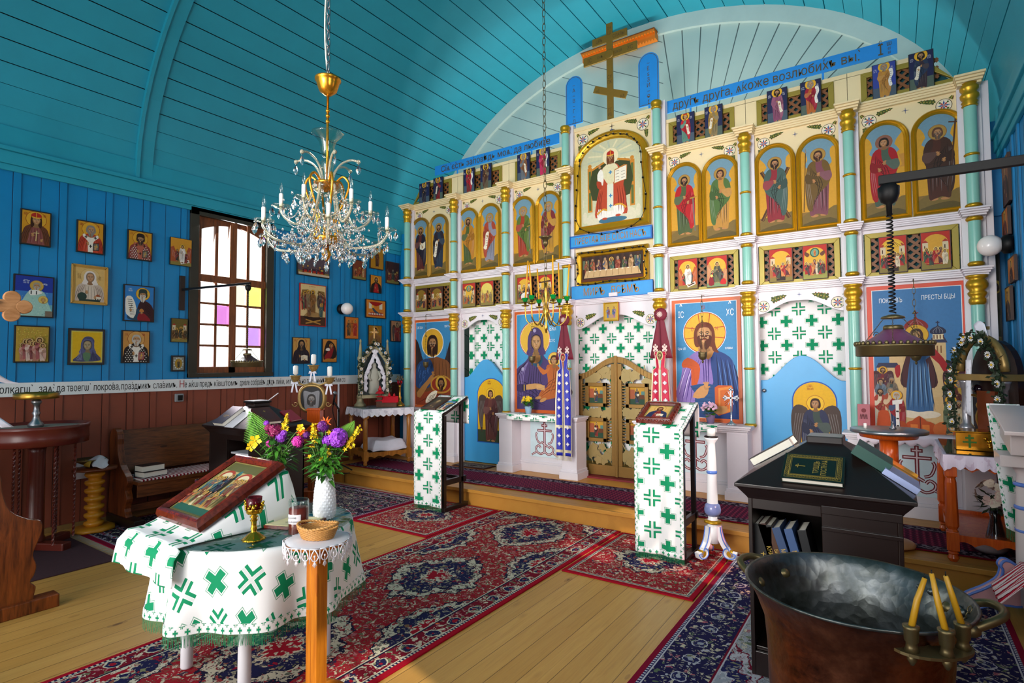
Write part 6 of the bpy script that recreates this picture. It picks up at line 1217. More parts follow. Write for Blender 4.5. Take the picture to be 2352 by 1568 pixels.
def book(loc,rot,w,h,t,col,label,group=None,gilt=None,title=None,pages='#ece6d8'):
 """Lying in its own x (width), y (height), thickness up z; origin at the centre of the underside."""
 o=E('book',loc,label,'book',group,rot=rot);mc=plain('cover_'+col,col,.35,0,.08);g=G()
 g.box(-w/2,-h/2,0,w/2,h/2,.004);g.box(-w/2,-h/2,t-.004,w/2,h/2,t);g.box(-w/2-.001,-h/2,0,-w/2+.004,h/2,t);g.build('cover',mc,o,.0015)
 g=G();g.box(-w/2+.003,-h/2+.005,.004,w/2-.006,h/2-.005,t-.004);g.build('pages',plain('paper_edge_'+pages,pages,.8,0,.05,60),o)
 if gilt:
  p=P();a,b=w/2,h/2
  for i,ww in((.012,.002),(.03,.004),(.036,.0015)):p.line([(-a+i,-b+i),(a-i,-b+i),(a-i,b-i),(-a+i,b-i),(-a+i,-b+i)],ww,gilt,0)
  n=16
  for k in range(n):
   for s_ in(-1,1):p.ring(-a+.03+(2*a-.06)*k/(n-1),s_*(b-.021),.005,.0016,gilt,8)
  for k in range(11):
   for s_ in(-1,1):p.ring(s_*(a-.021),-b+.03+(2*b-.06)*k/10,.005,.0016,gilt,8)
  cxx=-.06;p.line([(cxx-.02,0),(cxx+.025,0)],.0035,gilt,0);p.line([(cxx-.008,-.014),(cxx-.008,.014)],.003,gilt,0);p.line([(cxx-.016,-.007),(cxx-.016,.007)],.0025,gilt,0)if w>h else None
  q=p.g.build('tooling',PAINT,o);q.rotation_euler=(-pi/2,0,0);q.location.z=t+.0004
 if title:
  q=lettering(title[0],title[1],plain('gilt_print','#c8a850',.4,.5),o,(title[2],title[3],t+.001),rot=(0,0,title[4]),sx=.7)
 return o
o=E('pew',(-6.4,3.2,0),'dark varnished pew with a striped seat along the brown left wall','pew')
def rp(g,name,mat,bevel=.004):q=g.build(name,mat,o,bevel);q.location=-Vector(o.location);return q
g=G();prof=cat([(-6.74,.03),(-6.74,.5),(-6.78,.78),(-6.74,.93),(-6.66,.965),(-6.58,.9),(-6.57,.75),(-6.5,.6),(-6.36,.5),(-6.33,.44),(-6.37,.36),(-6.33,.28),(-6.38,.18),(-6.33,.09),(-6.34,.03)],True,3);g.prism(prof,2.45,2.51);rp(g,'end_panel',W_end)
g=G();g.box(-6.76,2.43,.016,-6.1,2.53,.1);rp(g,'foot',W_dk,.006)
g=G();g.add([(-6.62,2.5,.5),(-6.62,4.4,.5),(-6.73,4.4,.93),(-6.73,2.5,.93),(-6.65,2.5,.49),(-6.65,4.4,.49),(-6.765,4.4,.93),(-6.765,2.5,.93)],[(0,1,2,3),(4,7,6,5),(3,2,6,7),(0,4,5,1)]);rp(g,'backrest',W_bench_y,0)
g=G();g.box(-6.63,2.5,.42,-6.2,4.4,.455);g.box(-6.24,2.5,.3,-6.22,4.4,.42);rp(g,'seat',W_bench_y)
g=G();g.box(-6.62,2.53,.455,-6.2,4.4,.475);rp(g,'cushion',stripes('bench_stripes','#8a1c2c','#d8c8c4',.035,'Object',1),.008)
g=G();g.box(-6.5,2.52,.12,-6.46,4.4,.19);rp(g,'stretcher',W_bench_y)
g=G();g.prism(prof,4.39,4.45);rp(g,'end_panel',W_end)
book((-6.36,2.68,.477),(0,0,.15),.17,.24,.055,'#141216','thick black book lying on the striped pew seat, under another','two books on the pew')
book((-6.37,2.67,.533),(0,0,.08),.16,.22,.06,'#17151a','thick black book lying on top of another on the pew','two books on the pew')
o=E('pew',(-5.2,1.2,0),'reddish pine pew end with a curved outline at the left edge','pew')
g=G();prof=cat([(1.02,.03),(1.0,.5),(1.0,.85),(1.03,.93),(1.075,.945),(1.11,.9),(1.12,.8),(1.16,.68),(1.25,.61),(1.315,.585),(1.325,.52),(1.3,.44),(1.28,.37),(1.3,.3),(1.29,.24),(1.27,.2),(1.3,.16),(1.29,.1),(1.28,.03)],True,3)
T=Matrix(((0,1,0,0),(1,0,0,0),(0,0,1,0),(0,0,0,1)))
g.prism(prof,-4.74,-4.69,T=T);rp(g,'end_panel',W_end,.006)
g=G();g.box(-4.77,.85,0,-4.66,1.42,.085);rp(g,'foot',W_end,.006)
g=G();g.box(-6.55,1.03,.42,-4.73,1.3,.455);rp(g,'seat',W_bench);g=G();g.box(-6.55,1.01,.5,-4.73,1.05,.9);rp(g,'backrest',W_bench)
M_cw=wood('carved_cross_wood','#c08a5a','#96602f',(9,2,9),.4,False)
e=CAM+ray(74,706)*3.0;o=E('standing_cross',(e.x,e.y-.34,0),'tall wooden cross with trefoil ends and white ribbon at the far left','cross');zc=e.z
g=G();hw=.033;yy=.34
g.box(-.012,-yy+.1,zc-hw,.012,yy-.07,zc+hw)
for(dy,dz)in((-.035,0),(-.085,.045),(-.085,-.045)):g.lathe([(.036,-.0125),(.036,.0125)],24,T=Matrix.Translation((0,yy+dy,zc+dz))@Matrix.Rotation(pi/2,4,'Y'),smooth=False)
g.box(-.0118,yy-.1,zc-.05,.0118,yy-.05,zc+.05)
g.box(-.012,-hw,zc-.5,.012,hw,zc+.3);g.build('beams',M_cw,o,.004)
g=G();g.tube([(.016,-.1,zc+.0),(.02,.05,zc-.005),(.016,.17,zc+.012),(.016,.2,zc+.02)],[.016,.014,.01,.005],8);g.tube([(.016,-.1,zc+.01),(.03,-.1,zc-.2),(.016,-.1,zc-.42)],[.03,.035,.012],8);g.build('carved_figure',plain('ivory','#cfc0a8',.5),o)
g=G();g.lathe([(.14,0),(.14,.03),(.03,.06),(.02,.1),(.018,zc-.45)],16);g.build('pole',W_dk,o)
M_rib=plain('white_satin','#e8e6f4',.3)
g=G()
g.grid(lambda u,v:(.03+.02*sin(v*5),.02+u*.05+v*.24,zc-.33+.02*sin(v*6)-.07*v*v),4,12);g.grid(lambda u,v:(.03+.015*sin(v*7),.02+u*.05+.2*v**1.6,zc-.33-.3*v),4,12);g.ball((.03,.03,zc-.33),.025,8)
g.build('ribbon',M_rib,o,solid=.002)
bx_,by_=-6.1,1.72;sz=1.0
q=onz(95,985,.86)if False else None
o=E('sand_stand',(-6.28,1.72,0),'round red-brown stand with a sand tray and twisted iron rods, left','stand');zt=.93
dd=(Vector((-6.28,1.72,0))-CAM).dot(FW);zt=EYE-(975-843)/FPX*dd;rr=97/FPX*dd
g=G();g.lathe([(rr*.96,zt-.17),(rr*.985,zt-.165),(rr*.985,zt-.13),(rr*1.0,zt-.12),(rr*.985,zt-.1),(rr*.985,zt-.04),(rr*1.0,zt-.03),(rr*1.01,zt),(rr*.97,zt),(rr*.96,zt-.03),(.01,zt-.03)],48);g.build('tray',M_redbrown,o)
g=G();g.lathe([(rr*.955,zt-.028),(rr*.5,zt-.02),(.01,zt-.022)],40,caps=False);g.build('sand',plain('grey_sand','#8f8a7c',.95,0,.3,160,bump=.5),o)
g=G();g.lathe([(.07,.05),(.075,.09),(.065,.12),(.06,zt-.25),(.07,zt-.17)],24);g.build('column',M_redbrown,o)
for k in range(4):
 a=k*pi/2+.5;g=G();g.box(.03,-.045,0,rr*.85,.045,.07,T=Matrix.Rotation(a,4,'Z'));g.build('foot',M_redbrown,o,.01)
for k in range(6):
 a=k*pi/3+.2;g=G();n=60;x,y=rr*.72*cos(a),rr*.72*sin(a);vs=[]
 for i in range(n+1):
  z=.07+(zt-.24)*i/n;t=i*.55;w=.011
  vs+=[(x+w*cos(t+j*pi/2),y+w*sin(t+j*pi/2),z)for j in range(4)]
 g.add(vs,[(4*i+j,4*i+(j+1)%4,4*i+4+(j+1)%4,4*i+4+j)for i in range(n)for j in range(4)]);g.build('twisted_rod',M_redbrown,o)
o=E('candle_holder',(-6.26,1.7,zt-.022),'brass dish candle holder on a steel stem standing in the sand tray','candle holder')
g=G();g.lathe([(.05,0),(.058,.01),(.056,.03),(.03,.06),(.022,.1),(.032,.125),(.022,.14),(.02,.19),(.034,.21),(.038,.225),(.024,.245)],24);g.build('stem',M_steel,o)
g=G();g.lathe([(.04,.245),(.155,.25),(.16,.255),(.16,.3),(.15,.305),(.15,.262),(.01,.26)],40);g.build('dish',M_brass,o)
o=E('turned_stand',(-6.5,2.235,0.016),'yellow bead-turned wooden stand beside the pew end','stand');W_y=plain('yellow_varnish','#c9851e',.25,0,.12,6)
prof=[(.07,.03)];z=.03;h=.55/7
for k in range(7):prof+=[(.05,z),(.072,z+h*.15),(.085,z+h*.4),(.08,z+h*.62),(.055,z+h*.72),(.05,z+h*.8),(.058,z+h*.9)];z+=h
g=G();g.lathe(prof,28);g.build('column',W_y,o)
g=G();g.lathe([(.185,0),(.185,.02),(.15,.035),(.05,.035)],8);g.build('base',W_y,o);g=G();g.lathe([(.05,z),(.19,z),(.19,z+.02),(.01,z+.02)],8);g.build('top',wood('stand_top','#7a3a16','#4a200c',(4,4,4),.35),o)
o=E('bowl',(-6.52,2.2,z+.037),'shallow brass bowl with a white cloth on the yellow turned stand','bowl');g=G();g.lathe([(.03,0),(.04,.004),(.05,.03),(.1,.055),(.14,.085),(.135,.088),(.09,.06),(.01,.035)],28);g.build('bowl',M_oldbrass,o)
g=G();g.grid(lambda u,v:(.02+.19*u,-.03+.13*v+.02*sin(u*5),.075+.045*sin(u*3.0+v*1.5)*sin(pi*v)-.04*u*u),12,8);g.build('napkin',M_white,o,solid=.004)
g=G();[g.tube([(.04+.012*k,-.05,.085),(.05+.012*k,-.065,.06),(.05+.012*k,-.068,.03)],.004,5)for k in range(12)];g.build('fringe',plain('yellow_fringe','#a98a2a',.8),o)
def bookcase(x0,x1,y0,y1,label,openx,side):
 ex=.055;ze=.965;zt=1.168;o=E('book_stand',((x0+x1)/2,(y0+y1)/2,.012),label,'bookcase',None);cxx,cyy=o.location.x,o.location.y
 X0,X1,Y0,Y1=x0-cxx,x1-cxx,y0-cyy,y1-cyy;bx0,bx1,by0,by1=X0+ex,X1-ex,Y0+ex,Y1-ex;t=.02;a,b=openx[0]-cxx,openx[1]-cxx
 def part(name,boxes,bev=.003):
  g=G();[g.box(*q)for q in boxes];return g.build(name,W_dk,o,bev)
 part('side_panel',[(bx0,by0,0,bx0+t,by1,.9)]);part('side_panel',[(bx1-t,by0,0,bx1,by1,.9)]);part('back_panel',[(bx0,by1-t,0,bx1,by1,.9)])
 zs0,zs1=.45,.84
 if a>bx0+.05:part('front_panel',[(bx0+t,by0,0,a,by0+t,.9)])
 if b<bx1-.05:part('front_panel',[(b,by0,0,bx1-t,by0+t,.9),(b+.0,by0-.012,.78,bx1,by0,.8),(b,by0-.012,.86,bx1,by0,.9)])
 part('front_frame',[(max(a,bx0),by0,zs1,min(b,bx1),by0+t,.9),(a,by0,0,b,by0+t,.12)])
 part('divider',[(b-.0 if b<bx1-.05 else a-t,by0+t,.02,(b if b<bx1-.05 else a-t)+t,by1-t,.9)])
 part('shelf',[(max(a,bx0+t),by0+t,zs0-t,min(b,bx1-t),by1-t,zs0)]);part('shelf',[(max(a,bx0+t),by0+t,.12,min(b,bx1-t),by1-t,.14)])
 g=G()
 L=[(bx0,by0,bx1,by1,.89),(bx0-.01,by0-.01,bx1+.01,by1+.01,.905),(X0+.01,Y0+.01,X1-.01,Y1-.01,.95),(X0,Y0,X1,Y1,.955),(X0,Y0,X1,Y1,.972),(-.08,-.085,.08,.085,zt)]
 vs=[]
 for q in L:vs+=[(q[0],q[1],q[4]),(q[2],q[1],q[4]),(q[2],q[3],q[4]),(q[0],q[3],q[4])]
 fs=[(3,2,1,0)]+[(4*i+k,4*i+(k+1)%4,4*i+4+(k+1)%4,4*i+4+k)for i in range(5)for k in range(4)]+[(20,21,22,23)]
 g.add(vs,fs);g.build('sloping_top',W_dk,o,.003)
 part('cap',[(-.085,-.09,zt-.012,.085,.09,zt+.03)],.006)
 return o
def on_slope(x0,x1,y0,y1,side,u,s,lift=0.0):
 """Point and rotation on one slope: u along the eave (-1..1), s up the slope (0..1)."""
 cxx,cyy=(x0+x1)/2,(y0+y1)/2;ze,zt=.984,1.18
 if side=='front':p=Vector((cxx+u*(x1-x0)/2,y0+(cyy-.085-y0)*s,ze+(zt-ze)*s));an=atan2(zt-ze,cyy-.085-y0);rot=(an,0,0)
 elif side=='right':p=Vector((x1+(cxx+.08-x1)*s,cyy+u*(y1-y0)/2,ze+(zt-ze)*s));an=atan2(zt-ze,x1-cxx-.08);rot=Euler((an,0,pi/2),'XYZ')
 elif side=='left':p=Vector((x0+(cxx-.08-x0)*s,cyy+u*(y1-y0)/2,ze+(zt-ze)*s));an=atan2(zt-ze,cxx-.08-x0);rot=Euler((an,0,-pi/2),'XYZ')
 e=rot if isinstance(rot,Euler)else Euler(rot);nrm=e.to_matrix()@Vector((0,0,1));return p+nrm*(lift+.002),tuple(e)
BL_=(-6.06,-5.19,3.03,3.76)
bookcase(*BL_,'dark stained pyramid-topped book stand in front of the pew',(-5.66,-5.27),1)
def onb(Bk,side,u,s,lift,w,h,t,col,label,spin=0,**k):
 p,r=on_slope(*Bk,side,u,s,lift);e=Euler(r).to_matrix().to_4x4()@Matrix.Rotation(spin,4,'Z');return book(p,tuple(e.to_euler()),w,h,t,col,label,None,**k)
onb(BL_,'front',-.2,.4,0,.2,.27,.045,'#2a2a3e','blue-black book with white page edges on the left book stand',0,title=('СЛУЖЕБНИКЪ\nКНИГА',.02,0,-.02,0))
onb(BL_,'right',-.2,.45,0,.2,.27,.035,'#3e1418','maroon book with a small cross on the left book stand',0,gilt='#6a3a30',title=('+',.08,0,.03,0))
onb(BL_,'right',.55,.4,0,.14,.2,.015,'#7a1228','thin crimson booklet with a cross beside the maroon book',.1,title=('+',.05,0,.03,0))
p,r=on_slope(*BL_,'front',.22,.35);o=E('paper_sheet',p,'white paper sheet lying beside the blue-black book on the left stand','paper',rot=r);g=G();g.box(-.08,-.12,0,.08,.12,.003);g.build('sheet',M_white,o)
o=E('open_folder',(-5.62,3.39,1.2115),'flat black folder with white paper topping the left book stand','folder');g=G();g.box(-.1,-.1,0,.1,.1,.02);g.build('cover',M_black,o,.003);g=G();g.box(-.09,-.09,.02,.09,.09,.024);g.build('paper',M_white,o)
o=E('pointer',(-5.56,3.45,1.2115),'slim white stick leaning up from the top of the left stand','stick');g=G();g.tube([(0,0,0),(.13,.06,.1)],.005,6);g.build('stick',M_white,o)
def upright(x,y,z,t,h,dep,lean,col,label,group,title=None,q=.03):
 """A book on its lower edge, spine towards -y, leaning sideways by an angle."""
 B=Matrix(((0,0,1),(1,0,0),(0,1,0)));Lm=Matrix.Rotation(lean,3,'Y');Rm=Lm@B
 o=book(Vector((x,y+dep/2,z+.5*t*sin(abs(lean))))+Rm@Vector((0,h/2,-t/2)),tuple(Rm.to_euler()),dep,h,t,col,label,group)
 if title:lettering(title,q,plain('gilt_print','#c8a850',.4,.5),o,(-dep/2-.0025,0,t/2-q*.35),rot=tuple(Matrix(((0,0,-1),(-1,0,0),(0,1,0))).to_euler()),sx=.8)
 return o
for k in range(7):upright(-5.585+.046*k,3.13,.466,.04,.2+.01*(k%3),.16,0,['#3a2014','#5a3420','#2a1a14','#6a4a30','#1c1816','#4a2a1c','#30201a'][k],'brown book upright on the shelf of the left book stand','brown books upright in the left book stand')
o=E('paper_sheet',(-5.45,3.13,.71),'white cloth over the shelved books in the left book stand','cloth');g=G();g.box(-.16,-.03,0,.16,.15,.02);g.build('sheet',plain('grey_white','#c8c4c8',.7),o,.006)
M_agold=plain('antique_gold','#9a7c46',.38,.5,.25,14)
Q=onz(714,1150,.012);dd=(Vector(Q)-CAM).dot(FW);zz=lambda y:EYE+(839.8-y)/FPX*dd
o=E('processional_icon',Q,'gilt oval icon of a bearded face with three white candles on a pole','processional icon');sx=dd/FPX
def tf(px):return(px-716)*sx
fx_,fy_=RI.x,RI.y
base=Matrix.Rotation(atan2(RI.y,RI.x)+.0,4,'Z')
def pt(px,py,dep=0):v=base@Vector((tf(px),dep,0));return(v.x,v.y,zz(py)-Q.z)
Tm=base@Matrix.Translation((0,0,zz(915)-Q.z))
def ov(rx,rz,n=32):return[(rx*cos(2*pi*k/n),rz*sin(2*pi*k/n))for k in range(n)]
rx,rz=33*sx,31*sx
def supov(rx,rz,n=40):return[(rx*(abs(cos(t))**.8)*(1 if cos(t)>=0 else-1),rz*(abs(sin(t))**.8)*(1 if sin(t)>=0 else-1))for t in[2*pi*k/n for k in range(n)]]
g=G();A_,B_,C_=supov(rx,rz*1.1),supov(rx*.86,rz*.96),supov(rx*.76,rz*.86);n=40
vs=[(x,-.0,z)for x,z in A_]+[(x,-.03,z)for x,z in B_]+[(x,-.012,z)for x,z in C_]+[(x,.02,z)for x,z in A_]
g.add(vs,[(k,(k+1)%n,n+(k+1)%n,n+k)for k in range(n)]+[(n+k,n+(k+1)%n,2*n+(k+1)%n,2*n+k)for k in range(n)]+[(3*n+k,3*n+(k+1)%n,(k+1)%n,k)for k in range(n)]+[tuple(range(3*n,4*n))],0,None,True,Tm);g.build('oval_frame',M_agold,o)
p=P();p.raw(C_,'#1c1a1c');w_=rx*1.5;u=p.sub(0,-rz*.1,rz*1.6,rz*1.6)
u.poly([(-.38,.34),(-.28,.42),(0,.34),(.28,.42),(.38,.34),(.34,-.1),(.3,-.4),(.1,-.46),(-.1,-.46),(-.3,-.4),(-.34,-.1)],'#8a888c');fine(u,[[(-.34+.09*k,.34),(-.32+.085*k,0),(-.28+.08*k,-.4)]for k in range(9)],.012,'#5a5860');head(u,0,.02,.2,'#8c8480','#2c2624','#3a3230',None,long=.5)
q=p.g.build('picture',PAINT,o);q.matrix_local=Tm@Matrix.Translation((0,-.0125,0))
g=G()
for s_ in(-1,1):
 for j in range(2):
  c=Vector(pt(716+s_*(34+4*j),878+50*j));m_=base@Vector((s_,0,0));pts=[c+m_*(cos(t)*.004*(9-t))+Vector((0,0,sin(t)*.004*(9-t)*(1-2*j)))for t in[k*.45 for k in range(18)]];g.tube(pts,[.008-.0003*k for k in range(18)],6)
 g.tube([pt(716,880),pt(716+s_*18,885),pt(716+s_*36,878),pt(716+s_*40,868)],.011,8)
g.build('scrollwork',M_agold,o)
for(px,py,ph)in((678,862,843),(719.5,838,817),(757,867,845)):
 g=G();v=pt(px,py);k=13*sx;g.lathe([(k*.25,-.14 if px!=719.5 else-.1),(k*.3,-.1),(k*.5,-.06),(k*.8,-.035),(k*.75,-.02),(k*1.0,-.008),(k,0),(.004,0)],20,v);g.build('candle_cup',M_agold,o)
 g=G();g.lathe([(.004,0),(5.5*sx,.02),(5.5*sx,.02+(py-ph)*sx-.01),(3*sx,.02+(py-ph)*sx)],14,v);g.build('candle',M_wax,o)
 if True:
  c=Vector(v)+Vector((0,0,-.09));m_=base@Vector((1,0,0));f_=base@Vector((0,-1,0));g=G()
  for s_ in(-1,1):
   g.tube([c+f_*.03,c+f_*.035+m_*s_*.035+Vector((0,0,.012)),c+f_*.035+m_*s_*.045-Vector((0,0,.005)),c+f_*.03],.008,6);g.grid(lambda a,b:tuple(c+f_*.035+m_*(s_*.012+s_*.02*b+.02*(a-.5))-Vector((0,0,.11*b))),2,8)
  g.build('ribbon',M_rib,o,solid=.002)
g=G();g.tube([pt(716,945),pt(716,1010),pt(716,1100)],.017,10);g.build('pole',M_agold,o)
g=G();h0=zz(937)-Q.z;hs=15*sx;g.box(-hs,-hs*.8,h0-(990-937)*sx*1.0,hs,hs*.8,h0,T=base@Matrix.Translation((tf(722),.03,0)));g.box(-hs*1.15,-hs,h0-.03,hs*1.15,hs,h0-.012,T=base@Matrix.Translation((tf(722),.03,0)));g.build('wooden_socket',W_or,o,.004)
g=G();g.box(-.1,-.09,.0,.1,.09,.13,T=base);g.box(-.03,-.03,.13,.03,.03,zz(1100)-Q.z+.02,T=base);g.build('base',W_end,o,.005)
Q=onz(777,1080,.197);dd=(Vector(Q)-CAM).dot(FW);o=E('microphone_stand',Q,'black microphone stand with angled silver microphone beside the corner table','microphone stand');hz=lambda y:EYE+(839.5-y)/FPX*dd-Q.z
g=G();g.tube([(0,0,.01),(0,0,hz(945))],.011,8);g.build('pole',M_black,o)
for k in range(3):a=k*2.1+.4;g=G();g.tube([(0,0,.1),(.2*cos(a),.2*sin(a),.012)],.009,8);g.build('leg',M_black,o)
ax=Vector((RI.x,RI.y,0));g=G();A_=Vector((0,0,hz(945)));B_=A_-ax*.02+Vector((0,0,.05));Cc=B_+ax*.0+Vector((0,0,0));tip=ax*((768-777)/FPX*dd)+Vector((0,0,hz(903)));bot=ax*((752-777)/FPX*dd)+Vector((0,0,hz(928)))if False else ax*(-.075)+Vector((0,0,hz(930)))
g.tube([A_,A_+Vector((0,0,.03)),bot.lerp(tip,.3)],.012,8);g.tube([bot,tip],[.011,.017],10);g.build('clip',M_black,o);g=G();g.ball(tip,.03,12);g.build('microphone_head',M_steel,o)
g=G();g.tube(cat([tuple(bot),tuple(bot+Vector((0,0,-.12))),(.03,.02,hz(1010)),(.02,.0,.3),(.06,-.1,.02),(.2,-.14,.006),(.3,-.05,.006)],False,6),.006,6);g.build('cable',M_black,o)
q=onx(776,880,XW);q2=onx(776,965,XW);o=E('wall_pipe',(XW,q.y,.2),'thin white pipe running up the brown wall by the corner','pipe');g=G();g.tube([(.016,0,.0),(.016,0,q.z-.2)],.014,8);g.build('pipe',M_white,o)
A=Vector((-6.127,5.307,.197));e1=Vector((.234,.603,0)).normalized();e2=Vector((-e1.y,e1.x,0));L1=.65;L2=.6;zt=.905
o=E('corner_table',A+e1*L1/2+e2*L2/2,'carved pine corner table under a white lace cloth beside the screen','table');o.rotation_euler=(0,0,atan2(e1.y,e1.x))
W_pine=wood('amber_pine','#b8782c','#8a5218',(10,10,1.2),.3,False)
for sx_ in(-1,1):
 for sy_ in(-1,1):
  g=G();x,y=sx_*L1/2,sy_*L2/2;g.lathe([(.018,0),(.03,.02),(.022,.045),(.032,.07)],12,(x,y,0));g.box(x-.034,y-.034,.07,x+.034,y+.034,.2);g.lathe([(.034,.2),(.026,.215),(.036,.24),(.03,.5),(.034,.62),(.026,.64),(.036,.66)],8,(x,y,0));g.box(x-.034,y-.034,.66,x+.034,y+.034,.76);g.build('leg',W_pine,o)
def apron(g,x0,y0,x1,y1,z0,z1,n=5):
 d=Vector((x1-x0,y1-y0,0));L=d.length;T=Matrix.Translation((x0,y0,0))@Matrix.Rotation(atan2(d.y,d.x),4,'Z');k=40
 g.prism([(0,z1)]+[(L*i/k,z0+.025*abs(sin(pi*n*i/k)))for i in range(k+1)]+[(L,z1)],-.012,.012,T=T)
for z0,z1,nm in((.67,.76,'apron'),(.1,.18,'stretcher')):
 for q in((-1,-1,1,-1),(1,-1,1,1),(-1,1,1,1),(-1,-1,-1,1)):g=G();apron(g,q[0]*L1/2,q[1]*L2/2,q[2]*L1/2,q[3]*L2/2,z0,z1);g.build(nm,W_pine,o)
g=G();g.box(-L1/2-.04,-L2/2-.04,.76,L1/2+.04,L2/2+.04,.785);g.build('tabletop',W_pine,o,.004);ztab=.197+.785
g=G();g.box(-L1/2,-L2/2,.13,L1/2,L2/2,.145);g.build('shelf',W_pine,o)
def lacemat(name,base='#ece9f2',dark='#b9b4c4',sc=22,alpha=True):
 M=Mat(name,.8,0,.1);d,_=M.vor(M.coord('UV'),sc,'DISTANCE_TO_EDGE');n=M.noise(M.coord('UV'),sc*.5,3)
 c=M.mixc((n>.55)*.5,C(base),C(dark));M.base(c)
 if alpha:a=1-(d>.12)*(n<.6);M.nt.links.new(a.v,M.b.inputs['Alpha'])
 return M.m
M_lace=lacemat('white_lace');M_lace2=lacemat('solid_lace',alpha=False)
def lacecloth(o,hw,hh,zt,drop,name,mat,scal=9,wav=.01):
 pts=[];n=40
 for(a,b,c,d)in((-hw,-hh,hw,-hh),(hw,-hh,hw,hh),(hw,hh,-hw,hh),(-hw,hh,-hw,-hh)):
  for k in range(n):t=k/n;pts.append((a+(c-a)*t,b+(d-b)*t))
 N=len(pts);g=G();vs=[]
 for j in range(4):
  f=j/3
  for k,(x,y)in enumerate(pts):
   u=(k%n)/n;w=wav*f*sin(k*.9)+.012*f;l=hypot(x,y);dr=drop*(.72+.28*abs(sin(pi*scal*u)))*f*(1+.25*(1 if u<.04 or u>.96 else 0)*f);vs.append((x+x/l*w,y+y/l*w,zt-dr))
 fs=[(j*N+k,(j+1)*N+k,(j+1)*N+(k+1)%N,j*N+(k+1)%N)for j in range(3)for k in range(N)]+[tuple(range(N))]
 b=g.add(vs,fs,0,None,False)
 for j in range(4):
  for k in range(N):g.uv[b+j*N+k]=(k/n,.3-drop*j/3)
 return g.build(name,mat,o,solid=.002)
k=lacecloth(o,L1/2+.055,L2/2+.055,.79,.11,'lace_cloth',M_lace2)
cl=k;cl.parent=None;cl.location=o.location;cl.rotation_euler=o.rotation_euler;cl.name='lace_cloth';tag(cl,'white lace cloth with a scalloped edge on the corner table','tablecloth')
ztab=.197+.797
g=G();g.box(-L1/2-.05,-L2/2-.05,.793,L1/2+.05,L2/2+.05,.798);q=g.build('glass_sheet',thin('table_glass','#f2f9f8',.4),None);q.location=o.location;q.rotation_euler=o.rotation_euler;q.name='glass_sheet';tag(q,'thin glass sheet covering the lace cloth on the corner table','glass');ztab=.197+.7985
TC=Matrix.Translation(o.location)@Matrix.Rotation(o.rotation_euler.z,4,'Z');rzT=o.rotation_euler.z
p0=TC@Vector((.06,-.02,.148));o=E('covered_box',p0,'box under an embroidered white cloth on the low shelf of the corner table','box',None,rzT)
g=G();g.box(-.2,-.2,0,.2,.2,.16);g.build('box',M_black,o,.01);g=G();g.grid(lambda u,v:(-.27+.54*u,-.27+.54*v,.178-.16*3.4*max(0,abs(u-.5)*2-.74,abs(v-.5)*2-.74)+.01*sin(u*9+v*7)),24,24);g.build('cloth',plain('white_linen','#e8e6f2',.8),o,solid=.003)
p=P();[p.ell(-.12+.08*k,.0+.05*(k%2),.012,.012,'#d86a8a',8)for k in range(4)];q=p.g.build('embroidery',PAINT,o);q.rotation_euler=(-pi/2,0,0);q.location=(0,-.02,.186)
pS=TC@Vector((-.05,.12,.7985));o=E('shrine',pS,'gilt arched shrine holding a pale robed statue, framed with a daisy garland','shrine',None,rzT-.15);M_sh=plain('pale_gilt','#a39b78',.45,.2,.2,12)
for s_ in(-1,1):
 g=G();x=s_*.2;g.lathe([(.085,0),(.085,.03),(.06,.05),(.045,.1),(.055,.12)],4,(x,0,0),T=None);g.build('foot',M_sh,o)
 g=G();g.lathe([(.05,.12),(.05,.16),(.035,.18),(.035,.55),(.045,.56),(.045,.6),(.035,.61),(.035,.68),(.045,.69),(.045,.73),(.034,.74),(.012,.95),(.02,.96),(.012,.985),(.001,1.0)],8,(x,0,0));g.build('pinnacle',M_sh,o)
g=G();g.box(-.19,-.06,.12,.19,.06,.17);g.box(-.2,.05,.15,.2,.07,.62);g.build('base',M_sh,o,.004)
g=G()
inn=[(-.17,.17),(-.17,.6)]+[(-.17+.17*k/8,.6+.26*(k/8)**.75)for k in range(1,9)];inn+=[(-x,z)for x,z in inn[::-1][1:]]
out=[(x*1.2,z+(.05 if z>.5 else 0))for x,z in inn];n=len(inn)
for y0,y1 in((-.07,-.07),):g.add([(x,-.07,z)for x,z in inn]+[(x,-.085,z)for x,z in out]+[(x,.05,z)for x,z in out]+[(x,-.03,z)for x,z in inn],[(k,n+k,n+k+1,k+1)for k in range(n-1)]+[(n+k,2*n+k,2*n+k+1,n+k+1)for k in range(n-1)]+[(3*n+k,k,k+1,3*n+k+1)for k in range(n-1)])
g.prism(inn,.0,.06,1);g.build('arch',[M_sh,plain('shrine_back','#2b3a3e',.6)],o)
g=G();v=[(.06,.17),(.085,.2),(.075,.35),(.07,.48),(.055,.54),(.03,.57),(.035,.6),(.03,.64),(.001,.66)];g.lathe(v,20,(0,-.01,0),sy=.6,ripple=lambda a,z:.08*sin(a*9)*(1 if z<.5 else 0));
for s_ in(-1,1):g.tube([(s_*.06,-.03,.52),(s_*.09,-.05,.42),(s_*.05,-.065,.38)],[.022,.02,.012],8)
g.build('statue',plain('stone_white','#b9b7a8',.6),o)
g=G();vs=[]
for s_ in(-1,1):g.grid(lambda a,b:(s_*(.0+.16*min(1,b*1.6)-(.05+.012*sin(b*50))*a),-.075-.01*sin(b*30),.85-.62*b-.02*a),3,30,uvf=lambda a,b:(a*.1,b*.7))
g.build('lace_trim',M_lace2,o,solid=.002)
